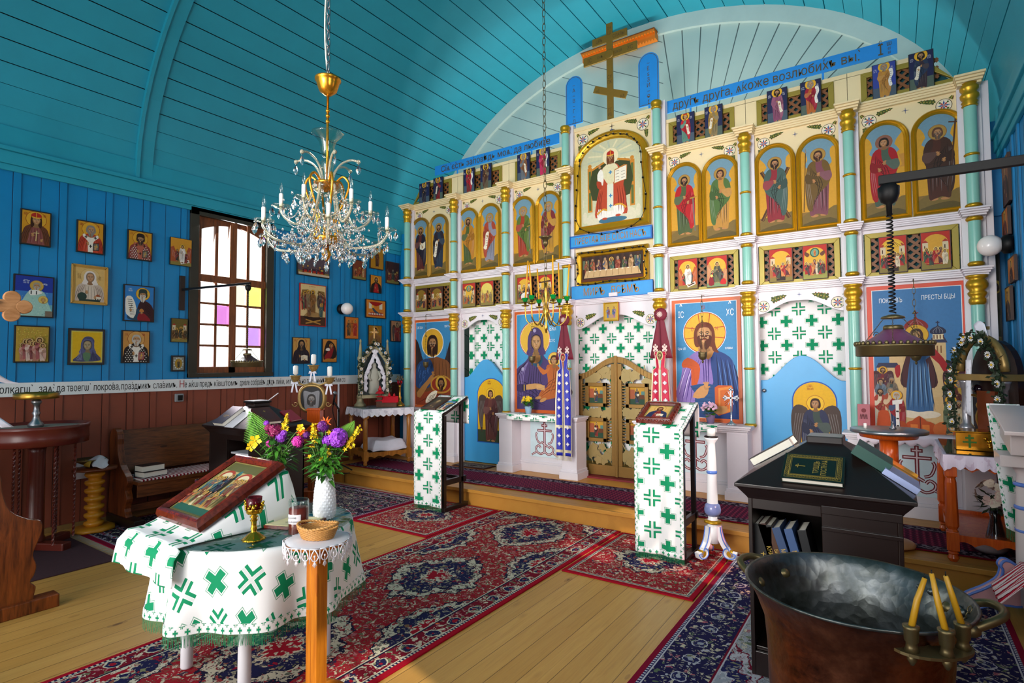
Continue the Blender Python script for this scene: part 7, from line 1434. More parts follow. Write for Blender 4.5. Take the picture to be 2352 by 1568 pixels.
g=G();T=Matrix.Translation((0,0,.98));g.lathe([(.03,-.05),(.04,-.02),(.02,0),(.012,.03)],12,T=T);c4=lambda x,z:g.box(x[0],-.008,.98+z[0],x[1],.008,.98+z[1]);c4((-.01,.01),(.0,.2));c4((-.05,.05),(.11,.135));[g.ball((a,0,.98+b),.018,8)for a,b in((0,.205),(-.055,.122),(.055,.122))];g.build('cross',M_agold,o)
M_leaf=plain('dark_leaf','#25351f',.6,0,.4,18);M_leaf2=plain('green_leaf','#4b8a2c',.45,0,.3,18)
M_petal=plain('white_petal','#ece8ea',.6);M_yel=plain('yellow_centre','#e8b81c',.6)
def garland(o,path,n,leaf,dais,size=.03,seed=1):
 rnd=random.Random(seed);g=G();q=cat(path,False,8)
 for i in range(n):
  c=Vector(q[int(rnd.random()*(len(q)-1))])+Vector((rnd.gauss(0,.018),rnd.gauss(0,.015)-.01,rnd.gauss(0,.018)));d=Vector((rnd.gauss(0,1),rnd.gauss(-.6,.6),rnd.gauss(0,1))).normalized();s_=d.cross(Vector((rnd.gauss(0,1),rnd.gauss(0,1),rnd.gauss(0,1)))).normalized();l=size*rnd.uniform(.7,1.3)
  g.add([c,c+d*l*.5+s_*l*.32,c+d*l,c+d*l*.5-s_*l*.32],[(0,1,2,3)])
 g.tube(q,.008,5);stuff(g.build('garland_leaves',leaf,o))
 for i in range(dais):
  c=Vector(q[min(len(q)-1,int((i+.5)/dais*len(q)))])+Vector((rnd.gauss(0,.012),-.035,rnd.gauss(0,.012)));g=G();r=size*.75
  for k in range(10):a=2*pi*k/10;g.add([c,c+Vector((cos(a-.22)*r*.8,-.004,sin(a-.22)*r*.8)),c+Vector((cos(a)*r,-.006,sin(a)*r)),c+Vector((cos(a+.22)*r*.8,-.004,sin(a+.22)*r*.8))],[(0,3,2,1)],0)
  g.ball((c.x,c.y-.004,c.z),r*.3,8,1);g.build('daisy',[M_petal,M_yel],o)
garland(o,[(-.21,-.09,.2),(-.21,-.09,.45),(-.2,-.09,.65),(-.12,-.09,.82),(0,-.1,.93),(.12,-.09,.82),(.2,-.09,.65),(.21,-.09,.45),(.21,-.09,.22)],620,M_leaf,18,.035,3)
pM=TC@Vector((.05,-.13,.7985));o=E('church_model',pM,'small brown wooden church model with bright red roofs on the corner table','model church',None,rzT-.5);M_rr=plain('bright_red_roof','#cf1426',.45);M_lg=wood('log_wall','#6a3a1c','#3a1c0c',(3,3,40),.6,False)
g=G();g.box(-.14,-.05,0,-.05,.05,.09);g.box(-.13,-.04,.1,-.06,.04,.15);g.box(-.12,-.03,.16,-.07,.03,.2);g.box(-.05,-.05,0,.15,.05,.075);g.build('log_walls',M_lg,o)
g=G()
for z,r,h in((.085,.075,.012),(.145,.068,.012),(.195,.072,.035)):g.lathe([(r*1.1,z),(r*1.1,z+.004),(r*.45,z+h+.004)],4,(-.095,0,0),T=Matrix.Translation((-.095,0,0))@Matrix.Rotation(pi/4,4,'Z')@Matrix.Translation((.095,0,0)))
for(x,z,s_)in((-.095,.23,1.3),(.04,.15,.9),(.11,.15,.8)):g.lathe([(.012*s_,z),(.022*s_,z+.02*s_),(.008*s_,z+.04*s_),(.001,z+.06*s_)],12,(x,0,0))
g.add([(-.055,-.075,.065),(.17,-.075,.065),(.17,0,.15),(-.055,0,.15),(-.055,.075,.065),(.17,.075,.065)],[(0,1,2,3),(3,2,5,4)]);g.build('roofs',M_rr,o,solid=.006)
pK=TC@Vector((.27,-.1,.7985));o=E('oil_lamp',pK,'tall brass candlestick with a dark red glass cup, right of the church model','lamp');g=G();g.lathe([(.07,0),(.075,.01),(.06,.03),(.03,.06),(.018,.09),(.03,.12),(.016,.15),(.014,.28),(.028,.3),(.012,.31)],24);g.build('stem',M_brass,o)
M_rg=glass('ruby_glass','#a80c24',.04,1.45,.85);g=G();g.lathe([(.012,.31),(.035,.325),(.042,.35),(.036,.375),(.04,.385)],20);g.build('cup',M_rg,o);g=G();[g.tube([(.036*cos(a),.036*sin(a),.375),(.06*cos(a),.06*sin(a),.4),(.03*cos(a),.03*sin(a),.42),(.045*cos(a),.045*sin(a),.45)],.006,5)for a in[k*pi/3 for k in range(6)]];g.build('crown_rim',M_oldbrass,o)
M_cband=crossmat('brocade_border',.05,cs=.44);M_fr=plain('green_fringe','#0c7a4c',.85,0,.3,60)
def fringe(g,pts,h,dens=1):
 rnd=random.Random(len(pts))
 for a,b in zip(pts,pts[1:]):
  a,b=Vector(a),Vector(b);n=max(1,int((b-a).length/.0045*dens))
  for k in range(n):
   p=a.lerp(b,(k+.2)/n);q=a.lerp(b,(k+.75)/n);s_=Vector((rnd.gauss(0,.003),rnd.gauss(0,.003),-h*rnd.uniform(.85,1.05)))
   g.add([p,q,q+s_,p+s_],[(0,1,2,3)])
def lectern(x0,x1,yf,yb,zf,zb_,hem,back,label,uvo,cl):
 o=E('lectern',((x0+x1)/2,(yf+yb)/2,.012),label,'lectern');X0,X1=x0-o.location.x,x1-o.location.x;Y0,Y1=yf-o.location.y,yb-o.location.y;zf-=.012;zb_-=.012;w=.035
 for x in(X0+.01,X1-.01-w):
  g=G();g.box(x,Y0+.02,.0,x+w,Y0+.06,zf-.03);g.build('leg',W_dk,o,.003);g=G();g.box(x,Y1-.09,0,x+w,Y1-.05,zb_-.05);g.build('leg',W_dk,o,.003)
  g=G();g.box(x-.01,Y0+.015,0,x+w+.01,Y1+.02,.045);g.build('foot',W_dk,o,.004);g=G();g.box(x,Y0+.05,.28,x+w,Y1-.0,.34);g.build('stretcher',W_dk,o,.003)
 g=G();g.box(X0+.03,Y1-.08,.3,X1-.03,Y1-.06,.34);g.build('crossbar',W_dk,o,.003)
 g=G();a=atan2(zb_-zf,Y1-Y0);L=hypot(zb_-zf,Y1-Y0);T=Matrix.Translation((0,Y0,zf))@Matrix.Rotation(a,4,'X');g.box(X0,-.01,-.03,X1,L+.02,-.005,T=T);g.build('desk',W_dk,o,.003)
 c=E('lectern_cloth',o.location,cl,'cloth');path=[(Y0-.018+.02*k,hem+(zf-hem)*k)for k in[]]
 n1=30;pts=[(Y0-.03-.008*sin(3*t)*(1-t),hem+(zf+.004-hem)*t)for t in[k/n1 for k in range(n1+1)]]+[(Y0+(Y1-Y0)*t,zf+.006+(zb_-zf)*t)for t in[k/8 for k in range(1,9)]]+[(Y1+.03,zb_-.01-(back)*t)for t in[k/8 for k in range(1,9)]]
 ln=[0]
 for p,q in zip(pts,pts[1:]):ln.append(ln[-1]+hypot(q[0]-p[0],q[1]-p[1]))
 m_=len(pts)-1
 def f(u,v):
  k=min(m_-1,int(v*m_));t=v*m_-k;y=pts[k][0]+(pts[k+1][0]-pts[k][0])*t;z=pts[k][1]+(pts[k+1][1]-pts[k][1])*t;d=max(0,1-v*m_/n1)
  yy=y-.012*sin(u*9+uvo)*d-.008*sin(u*21)*d if v*m_<n1 else y
  return(X0-.004+(X1-X0+.008)*u,yy,z)
 def uvf(u,v):k=min(m_-1,int(v*m_));return((X1-X0)*u+uvo,ln[k]+(ln[k+1]-ln[k])*(v*m_-k)+.06)
 g=G();g.grid(f,30,m_,uvf=uvf);g.build('cloth',M_cross,c,solid=.003)
 bw=.028;g=G()
 for ua,ub in((0,bw/(X1-X0)),(1-bw/(X1-X0),1)):g.grid(lambda u,v:tuple(Vector(f(ua+(ub-ua)*u,v))+Vector((0,-.003 if v*m_<=n1 else 0,.003 if v*m_>n1 else 0))),2,m_,uvf=lambda u,v:(u*bw+.012+.012,uvf(0,v)[1]))
 g.grid(lambda u,v:tuple(Vector(f(u,v*1.2/m_))+Vector((0,-.003,0))),30,3,uvf=lambda u,v:(u*(X1-X0),.012+v*.028));g.build('border',M_cband,c,solid=.002)
 g=G();fringe(g,[Vector(f(u/30,0))+Vector((0,0,.005))for u in range(31)],.05,2.2);g.build('fringe',M_fr,c)
 return o,T
lec1,T1=lectern(-4.43,-4.03,4.57,4.97,1.075,1.24,.06,.3,'dark wooden lectern by the step, left of centre, draped in white brocade',.05,'white green-cross cloth on the lectern nearer the corner table')
lec2,T2=lectern(-1.80,-1.40,4.46,4.86,1.07,1.26,.05,.28,'dark wooden lectern right of the gilded doors, draped in white brocade',.11,'white green-cross cloth on the lectern in front of the blue-and-lilac icon')
def tilted(loc,rot,w,h,t,name,label,mould,mw,draw,catg='icon',wavy=False):
 o=E(name,loc,label,catg,rot=rot);g=G()
 def ring(i,z):return[(-w/2+i,-h/2+i,z),(w/2-i,-h/2+i,z),(w/2-i,h/2-i,z),(-w/2+i,h/2-i,z)]
 g.box(-w/2,-h/2,0,w/2,h/2,t*.5)
 for k in range(4):
  i0,i1=mw*k/4,mw*(k+1)/4;z0=t*(.5,.92,1,.9,.6)[k];z1=t*(.5,.92,1,.9,.6)[k+1];A_,B_=ring(i0,z0),ring(i1,z1);g.add(A_+B_,[(j,(j+1)%4,4+(j+1)%4,4+j)for j in range(4)])
 if wavy:
  for s_ in(-1,1):
   for k in range(7):g.ball((s_*w/2,-h/2+h*(k+.5)/7,t*.45),h/15,8,sc=(.35,1,.9*t/h*7))
  for k in range(6):g.ball((-w/2+w*(k+.5)/6,-h/2,t*.45),w/13,8,sc=(1,.3,.9*t/w*6))
 g.build('frame',mould,o,.002);p=P();p.T=(-w/2+mw,-h/2+mw,1,1);p.g.clip=(-w/2+mw,-h/2+mw,w/2-mw,h/2-mw);draw(p,w-2*mw,h-2*mw);q=p.g.build('picture',PAINT,o);q.rotation_euler=(-pi/2,0,0);q.location.z=t*.52;return o
def place(lec,T,x,s,lift=.012):M_=Matrix.Translation(lec.location)@T@Matrix.Translation((x,s,lift));return M_.to_translation(),tuple(M_.to_euler())
l,r=place(lec1,T1,-.07,.2);tilted(l,r,.22,.3,.02,'icon','dark icon of a bowed figure on the desk of the left draped lectern',ICON_BROWN,.015,lambda p,w,h:(p.rect(0,0,w,h,'#3c352a'),p.ell(w*.5,h*.62,w*.22,w*.22,'#8a7a44',20),bust(p,w*.5,0,w,h*.9,'#5a4434','#4a3a34',hood='#5a4636',halo=None,skin='#a88a5a')))
l,r=place(lec1,T1,.11,.16,.01);tilted(l,(r[0],r[1],r[2]-.15),.15,.22,.01,'icon','smaller bright paper icon beside the dark one on the left lectern',ICON_EDGE,.004,lambda p,w,h:(p.rect(0,0,w,h,'#5a98c8'),p.rect(0,0,w,h*.4,'#d8c8a0'),[figure(p,w*(.25+.25*k),h*.1,h*.7,['#28264a','#e8e0d4','#a83a3a'][k],['#3a3050','#e8d8a8','#3a6a8a'][k],halo='#e8c040',seed=k,hr=.09)for k in range(3)]))
l,r=place(lec2,T2,-.06,.2,.016);tilted(l,(r[0],r[1],r[2]),.3,.3,.05,'icon','gilt icon in a glossy wavy red wooden frame on the right draped lectern',W_red,.045,lambda p,w,h:(p.rect(0,0,w,h,'#8a7c44'),p.rect(.012,.012,w-.012,h-.012,'#d8b060'),bust(p,w*.5,.012,w-.03,h*.92,'#8a2024','#27335a',hair='#5a2a14',beard='#5a2a14',halo='#dcb868',prop='openbook',long=.4,seed=4)),wavy=True)
o=E('floor_candlestick',(-1.26,4.74,.012),'white and blue turned floor candlestick on scroll feet beside the right lectern','candlestick');M_wg=plain('white_gloss','#f0eef0',.2,0,.03);M_bg=plain('blue_gloss','#5a7ed0',.25,0,.15,20)
zc_=lambda y:EYE-(y-835)/FPX*((Vector((-1.26,4.74,0))-CAM).dot(FW))-.012
z0=zc_(1205);zt=zc_(1010)
g=G();g.lathe([(.05,zc_(1245)),(.055,z0-.01),(.04,z0),(.042,z0+.01),(.055,z0+.03),(.035,z0+.05),(.044,zc_(1160)),(.04,zc_(1120)),(.036,zc_(1060)),(.03,zc_(1025)),(.03,zc_(1018)),(.05,zt),(.055,zt+.015),(.01,zt+.015)],28);g.build('shaft',M_wg,o)
g=G();g.lathe([(.04,zc_(1185)),(.062,zc_(1178)),(.066,zc_(1170)),(.058,zc_(1160)),(.038,zc_(1154))],28);g.build('blue_ball',plain('blue_marbled','#7a86b8',.2,0,.25,30),o);g=G();g.lathe([(.034,zc_(1090)),(.042,zc_(1087)),(.042,zc_(1083)),(.034,zc_(1080))],24);g.build('ring',M_bg,o)
g=G();g.lathe([(.05,zc_(1202)),(.068,zc_(1200)),(.068,zc_(1196)),(.04,zc_(1193))],28);g.build('collar',M_gold,o)
for k in range(3):
 a=-pi/2+.55+2*pi*k/3+pi;ca,sa=cos(a),sin(a);sp=[(.045,zc_(1207)),(.05,zc_(1220)),(.07,zc_(1240)),(.11,zc_(1258)),(.15,zc_(1272)),(.165,.07),(.15,.045),(.12,.04),(.1,.055),(.105,.08),(.125,.085)]
 q=cat(sp,False,5);g=G();g2=G();n=len(q)
 vs=[]
 for i,(r_,z)in enumerate(q):
  x2,z2=q[min(n-1,i+1)];x1,z1=q[max(0,i-1)];l=hypot(x2-x1,z2-z1);nx,nz=-(z2-z1)/l*.018,(x2-x1)/l*.018;t=.024
  for(dx,dz,s_)in((nx,nz,1),(nx,nz,-1),(-nx,-nz,-1),(-nx,-nz,1)):R_=r_+dx;vs.append((R_*ca-s_*t*sa,R_*sa+s_*t*ca,z+dz))
 g.add(vs,[(4*i+j,4*i+(j+1)%4,4*i+4+(j+1)%4,4*i+4+j)for i in range(n-1)for j in range(4)]+[(3,2,1,0),(4*n-4,4*n-3,4*n-2,4*n-1)]);l_=g.build('scroll_foot',M_wg,o,.004)
 g=G();off=.018;pts=[]
 for s_ in(-1,1):
  e_=[Vector(vs[4*i])if s_>0 else Vector(vs[4*i+1])for i in range(n)];g.tube(e_,.005,5)
 e_=g.build('blue_edge',M_bg,None);e_.parent=l_
 g=G();c=Vector((.132*ca,.132*sa,.062));g.lathe([(.024,-.028),(.024,.028)],16,T=Matrix.Translation(c)@Matrix.Rotation(a,4,'Z')@Matrix.Rotation(pi/2,4,'X'));g.ball((.13*ca,.13*sa,.014),.016,8);e_=g.build('gilt_boss',M_gold,None);e_.parent=l_
g=G();g.ball((0,0,zc_(1248)),.018,10);g.build('knob',M_gold,o)
g=G();g.lathe([(.05,zt+.015),(.058,zt+.02),(.05,zt+.03),(.01,zt+.03)],24);g.build('drip_dish',W_dk,o);g=G();g.lathe([(.033,zt+.03),(.034,zt+.085),(.028,zt+.09),(.01,zt+.084)],20);g.build('candle',M_wax,o)
Q=onz(950,1138,.012);o=E('floor_candlestick',(Q.x-.0,Q.y+.12,.012),'white blue-edged scroll foot of a candlestick hidden behind the left lectern','candlestick');g=G();pts=[(.06+.05*cos(t)*(1-t*.05)-.1,0,.07+.06*sin(t)*(1-t*.05))for t in[k*.3-1.5 for k in range(24)]];g.tube(pts,.018,8);g.tube([(.0,0,.12),(.1,.05,.2),(.14,.06,.3)],.02,8);g.build('scroll_foot',M_wg,o);g=G();g.lathe([(.03,.3),(.035,.5),(.03,.9)],16,(.14,.06,0));g.build('shaft',M_wg,o)
TX,TY,TZ,TR=-2.80,1.72,.765,.455
M_wl=plain('white_leg_paint','#e4e0e4',.35,0,.05)
o=E('round_table',(TX,TY,.0),'round white-legged table in the foreground under a green-cross cloth','table')
for(x,y)in((-3.13,1.51),(-3.13,2.0),(-2.63,2.0),(-2.60,1.52)):g=G();g.lathe([(.028,.012),(.03,.02),(.03,TZ-.02)],20,(x-TX,y-TY,0));g.build('leg',M_wl,o)
g=G();g.lathe([(TR-.02,TZ-.03),(TR-.005,TZ-.025),(TR-.005,TZ-.006),(TR-.02,TZ-.004)],64);g.build('tabletop',M_wl,o)
c=E('tablecloth',(TX,TY,.0),'white round tablecloth with green crosses and a green fringe on the foreground table','tablecloth')
def cloth_pt(th,s):
 drop=.335+.02*sin(th*2+1);w=sin(th*9+.6)+.45*sin(th*14+1.2)
 if s<=TR:return(s*cos(th),s*sin(th),TZ-.001)
 t=min(1,(s-TR)/drop);r=TR+.012+.035*t+.03*w*t**1.2;return(r*cos(th),r*sin(th),TZ-.001-.012*min(1,t*8)-(s-TR)*.985)
NT=240;ss=[.02,.12,.24,.36,TR-.01,TR,TR+.012]+[TR+.012+(.335-.012)*k/16 for k in range(1,17)]
ss=[min(q,TR+.335)for q in ss];g=G();vs=[]
for s in ss:
 for k in range(NT):vs.append(cloth_pt(2*pi*k/NT,s))
b=g.add(vs,[(j*NT+k,j*NT+(k+1)%NT,(j+1)*NT+(k+1)%NT,(j+1)*NT+k)for j in range(len(ss)-1)for k in range(NT)]+[tuple(range(NT))],0,None,True)
for j,s in enumerate(ss):
 for k in range(NT):th=2*pi*k/NT;g.uv[b+j*NT+k]=(s*cos(th)+.05,s*sin(th)+.08)
g.build('cloth',M_cross,c)
def shifted(th,s,d):p=Vector(cloth_pt(th,s));n=Vector((cos(th),sin(th),0));return p+n*d
g=G();vs=[];sb=[TR+.295,TR+.315,TR+.338]
for s in sb:
 for k in range(NT+1):vs.append(shifted(2*pi*k/NT,s,.003))
b=g.add(vs,[(j*(NT+1)+k,j*(NT+1)+k+1,(j+1)*(NT+1)+k+1,(j+1)*(NT+1)+k)for j in range(2)for k in range(NT)],0,None,True)
for j,s in enumerate(sb):
 for k in range(NT+1):g.uv[b+j*(NT+1)+k]=(k/NT*4.2,.0125+.0375*(1-j/2))
g.build('border',M_cband,c)
g=G();fringe(g,[shifted(2*pi*k/NT,TR+.337,.002)for k in range(NT+1)],.055,1.5);g.build('fringe',M_fr,c)
g=G();g.lathe([(.005,TZ+.001),(TR+.005,TZ+.001),(TR+.01,TZ+.004),(TR+.005,TZ+.008),(.005,TZ+.008)],96,(TX,TY,0));q=g.build('glass_plate',thin('green_glass_top','#e6f3f1',.5),None);tag(q,'round greenish glass plate lying on the foreground tablecloth','glass');ZT=TZ+.009
rest=E('icon_cloth',(-2.93,1.55,0),'smaller white green-cross cloth draped over the rest under the tilted icon','cloth')
prof=[(1.195,.63),(1.2,.68),(1.21,.74),(1.25,.784),(1.32,.785),(1.372,.8),(1.5,.862),(1.65,.944),(1.8,1.028),(1.83,1.03),(1.86,.95),(1.9,.8)]
m_=len(prof)-1;ln=[0]
for p,q in zip(prof,prof[1:]):ln.append(ln[-1]+hypot(q[0]-p[0],q[1]-p[1]))
def cf(u,v):
 k=min(m_-1,int(v*m_));t=v*m_-k;y=prof[k][0]+(prof[k+1][0]-prof[k][0])*t;z=prof[k][1]+(prof[k+1][1]-prof[k][1])*t
 x=-3.21+.48*min(u,.86)/.86;s=max(0,(u-.86)/.14);hh=max(0,z-ZT-.004)
 if k>=3:x+=(.16*max(0,1-v*1.15)+.015)*s*min(1,hh*5+.25);z-=hh*s
 else:x+=.07*s
 y+=.012*sin(u*13)*(1 if k<3 else 0);x+=.05*(v<.3)*(u-.5)*(.3-v)*4
 return(x+2.93,y-1.55,z)
g=G();g.grid(cf,40,m_*4,uvf=lambda u,v:(.62*u,ln[min(m_-1,int(v*m_))]+(v*m_-min(m_-1,int(v*m_)))*(ln[min(m_-1,int(v*m_))+1]-ln[min(m_-1,int(v*m_))])+.02));g.build('cloth',M_cross,rest,solid=.003)
def drawtop(p,w,h):
 p.rect(0,0,w,h,'#8a7a44');p.rect(.008,.008,w-.008,h-.008,'#5c5a34');p.rect(.014,.014,w-.014,h-.014,'#a89a64');p.rect(.014,.014,w-.014,h*.14,'#2a5a4c');p.rect(.014,h*.82,w-.014,h-.014,'#5a5a34')
 for x in(.26,.74):p.ell(w*x,h*.72,w*.17,h*.11,'#9a3a2a',20);p.ell(w*x,h*.71,w*.12,h*.08,'#cfc09a',20)
 p.poly([(w*.42,h*.68),(w*.58,h*.68),(w*.54,h*.82),(w*.5,h*.86),(w*.46,h*.82)],'#2f6a6a',0);[p.rect(w*(.43+.04*k),h*.7,w*(.45+.04*k),h*.76,'#d8cca4')for k in range(4)]
 for x,c_ in((.2,'#3a6068'),(.8,'#6a4a3a')):
  for k in range(4):figure(p,w*(x-.1+.07*k),h*(.36+.02*(k%2)),h*.3,['#3a6a74','#7a5a3a','#8a3a2a','#b89a5a'][k],c_,halo='#b8953a',hr=.085,seed=k,det=0)
 figure(p,w*.5,h*.3,h*.42,'#20404e','#2a2034',hood='#2a2034',halo='#c8a448',hr=.075);p.ell(w*.5,h*.29,w*.12,h*.03,'#3f7a80',14)
 for k in range(8):figure(p,w*(.12+.108*k),h*(.1+.02*(k%3)),h*.26,['#a8442a','#c86a2a','#4a5a3a','#d8c8a0','#7a2a24','#3a4a5a','#b8863a','#8a3a2a'][k],['#6a2a20','#8a7a4a'][k%2],halo='#c8a040' if k%3==0 else None,hr=.09,seed=k,det=0)
tilted((-2.955,1.594,.932),(atan2(.235,.43),0,-.03),.46,.5,.055,'icon','large brown-framed icon of a church crowd tilted on the foreground round table',W_red,.05,drawtop)
o=E('flat_icon',(-2.62,1.78,ZT),'pale board with mahogany edge lying flat under the tilted icon','icon',None,.35);g=G();g.box(-.14,-.1,0,.14,.1,.016);g.build('board',W_red,o,.002);g=G();g.box(-.13,-.09,.016,.13,.09,.018);g.build('face',plain('cream_face','#d8cfa0',.5),o)
M_bg2=plain('bright_brass','#c29a2e',.22,.95,.15,25)
def goblet(loc,label,rz=0):
 o=E('goblet_lamp',loc,label,'lamp','gilt goblet lamps with ruby cups on the round table',rz)
 g=G();g.lathe([(.052,0),(.05,.006),(.04,.012),(.028,.025),(.014,.035),(.011,.04),(.016,.055),(.012,.062),(.013,.085),(.018,.09),(.012,.1),(.02,.108),(.012,.115),(.03,.128)],32,ripple=lambda a,z:.09*sin(a*12)*(1 if z<.03 else 0));g.build('stem',M_bg2,o)
 g=G();g.lathe([(.014,.118),(.028,.13),(.033,.16),(.036,.2),(.0345,.2),(.031,.16),(.026,.134),(.01,.124)],32);g.build('ruby_cup',M_rg,o)
 g=G()
 for k in range(4):
  a=k*pi/2+.4;
  for j in range(5):t=a+(j-2)*.22;z=.155+.012*sin(j*2.1);g.ball((.0365*cos(t),.0365*sin(t),z),.007,6)
  g.tube([(.031*cos(a),.031*sin(a),.125),(.037*cos(a),.037*sin(a),.15),(.0375*cos(a+.15),.0375*sin(a+.15),.172)],.004,5)
 g.lathe([(.03,.122),(.036,.13),(.034,.138),(.036,.142),(.0345,.145)],28,caps=False)
 for s_ in(-1,1):g.ball((s_*.044,0,.172),.008,6);g.ball((s_*.05,0,.18),.006,6);g.ball((s_*.05,0,.165),.006,6)
 g.build('gilt_mount',M_bg2,o);return o
goblet((-2.545,1.525,ZT),'gilt goblet lamp with a dark ruby cup right of the tilted icon',.4);goblet((-3.185,1.6,ZT),'ruby-cupped goblet lamp peeping out behind the tilted icon, left')
M_clr=thin('clear_glass','#f6fbfa',.3)
o=E('candle_jar',(-2.455,1.705,ZT),'glass jar of dark red-brown wax with a white paper label','jar',None,YAW)
g=G();g.lathe([(.047,0),(.049,.004),(.049,.16),(.046,.165),(.046,.158),(.046,.155)],36,caps=True);g.build('jar',M_clr,o)if False else None
g=G();g.lathe([(.046,.002),(.046,.125),(.03,.128),(.004,.128)],36);g.build('wax',plain('brown_red_wax','#6a1f12',.3,0,.15),o)
g=G();g.lathe([(.0485,0),(.0485,.16),(.046,.165),(.0465,.13)],36,caps=False);g.build('glass',M_clr,o)
g=G();g.grid(lambda u,v:(.0492*sin((u-.62)*1.5),-.0492*cos((u-.62)*1.5),.055+.045*v),12,1);g.build('label_paper',M_white,o)
for k,(t,z)in enumerate((('ikonová',.082),('svätá kupovú',.063))):lettering(t,.016,M_ink,o,(-.012,-.0512,z),sx=.75)
M_vase=plain('white_porcelain','#e9eaf0',.12,0,.02)
def vase(loc,h,r,label):
 o=E('vase',loc,label,'vase',None);g=G();n=28;prof=[(.6,0),(.82,.02),(1,.12),(1,.3),(.9,.6),(.72,.88),(.68,1.0),(.62,1.0),(.64,.9)]
 g.lathe([(q*r,z*h)for q,z in prof],40)
 for j in range(15):
  t=(j+.7)/16.5;
  if t>.9:continue
  for a,b in zip(prof,prof[1:]):
   if a[1]<=t<=b[1]and b[1]>a[1]:rr=(a[0]+(b[0]-a[0])*(t-a[1])/(b[1]-a[1]))*r;break
  for k in range(18):an=2*pi*(k+.5*(j%2))/18;g.lathe([(rr*.17,0),(.0005,r*.04)],4,T=Matrix.Translation((rr*.99*cos(an),rr*.99*sin(an),t*h))@Matrix.Rotation(an,4,'Z')@Matrix.Rotation(pi/2,4,'Y'),smooth=False,caps=False)
 g.build('body',M_vase,o);return o
v1=(-3.0,1.94,ZT);v2=(-2.57,1.945,ZT)
vase(v1,.245,.058,'white knobbly porcelain vase standing behind the tilted icon');vase(v2,.255,.06,'white knobbly porcelain vase beside the jar of red wax')
M_stem=plain('stem_green','#4a6a24',.6,0,.25,30);M_fern=plain('fern_green','#5f9a26',.5,0,.2,30)
def petalcol(n,c):return plain('petal_'+n,c,.55,0,.18,60)
YP_,OP_,PU_,MG_,PK_,DP_=petalcol('yellow','#f2c80e'),petalcol('orange','#f0640e'),petalcol('violet','#9a3fc8'),petalcol('maroon','#8a1450'),petalcol('pink','#d02fa0'),petalcol('plum','#6a1c7a')
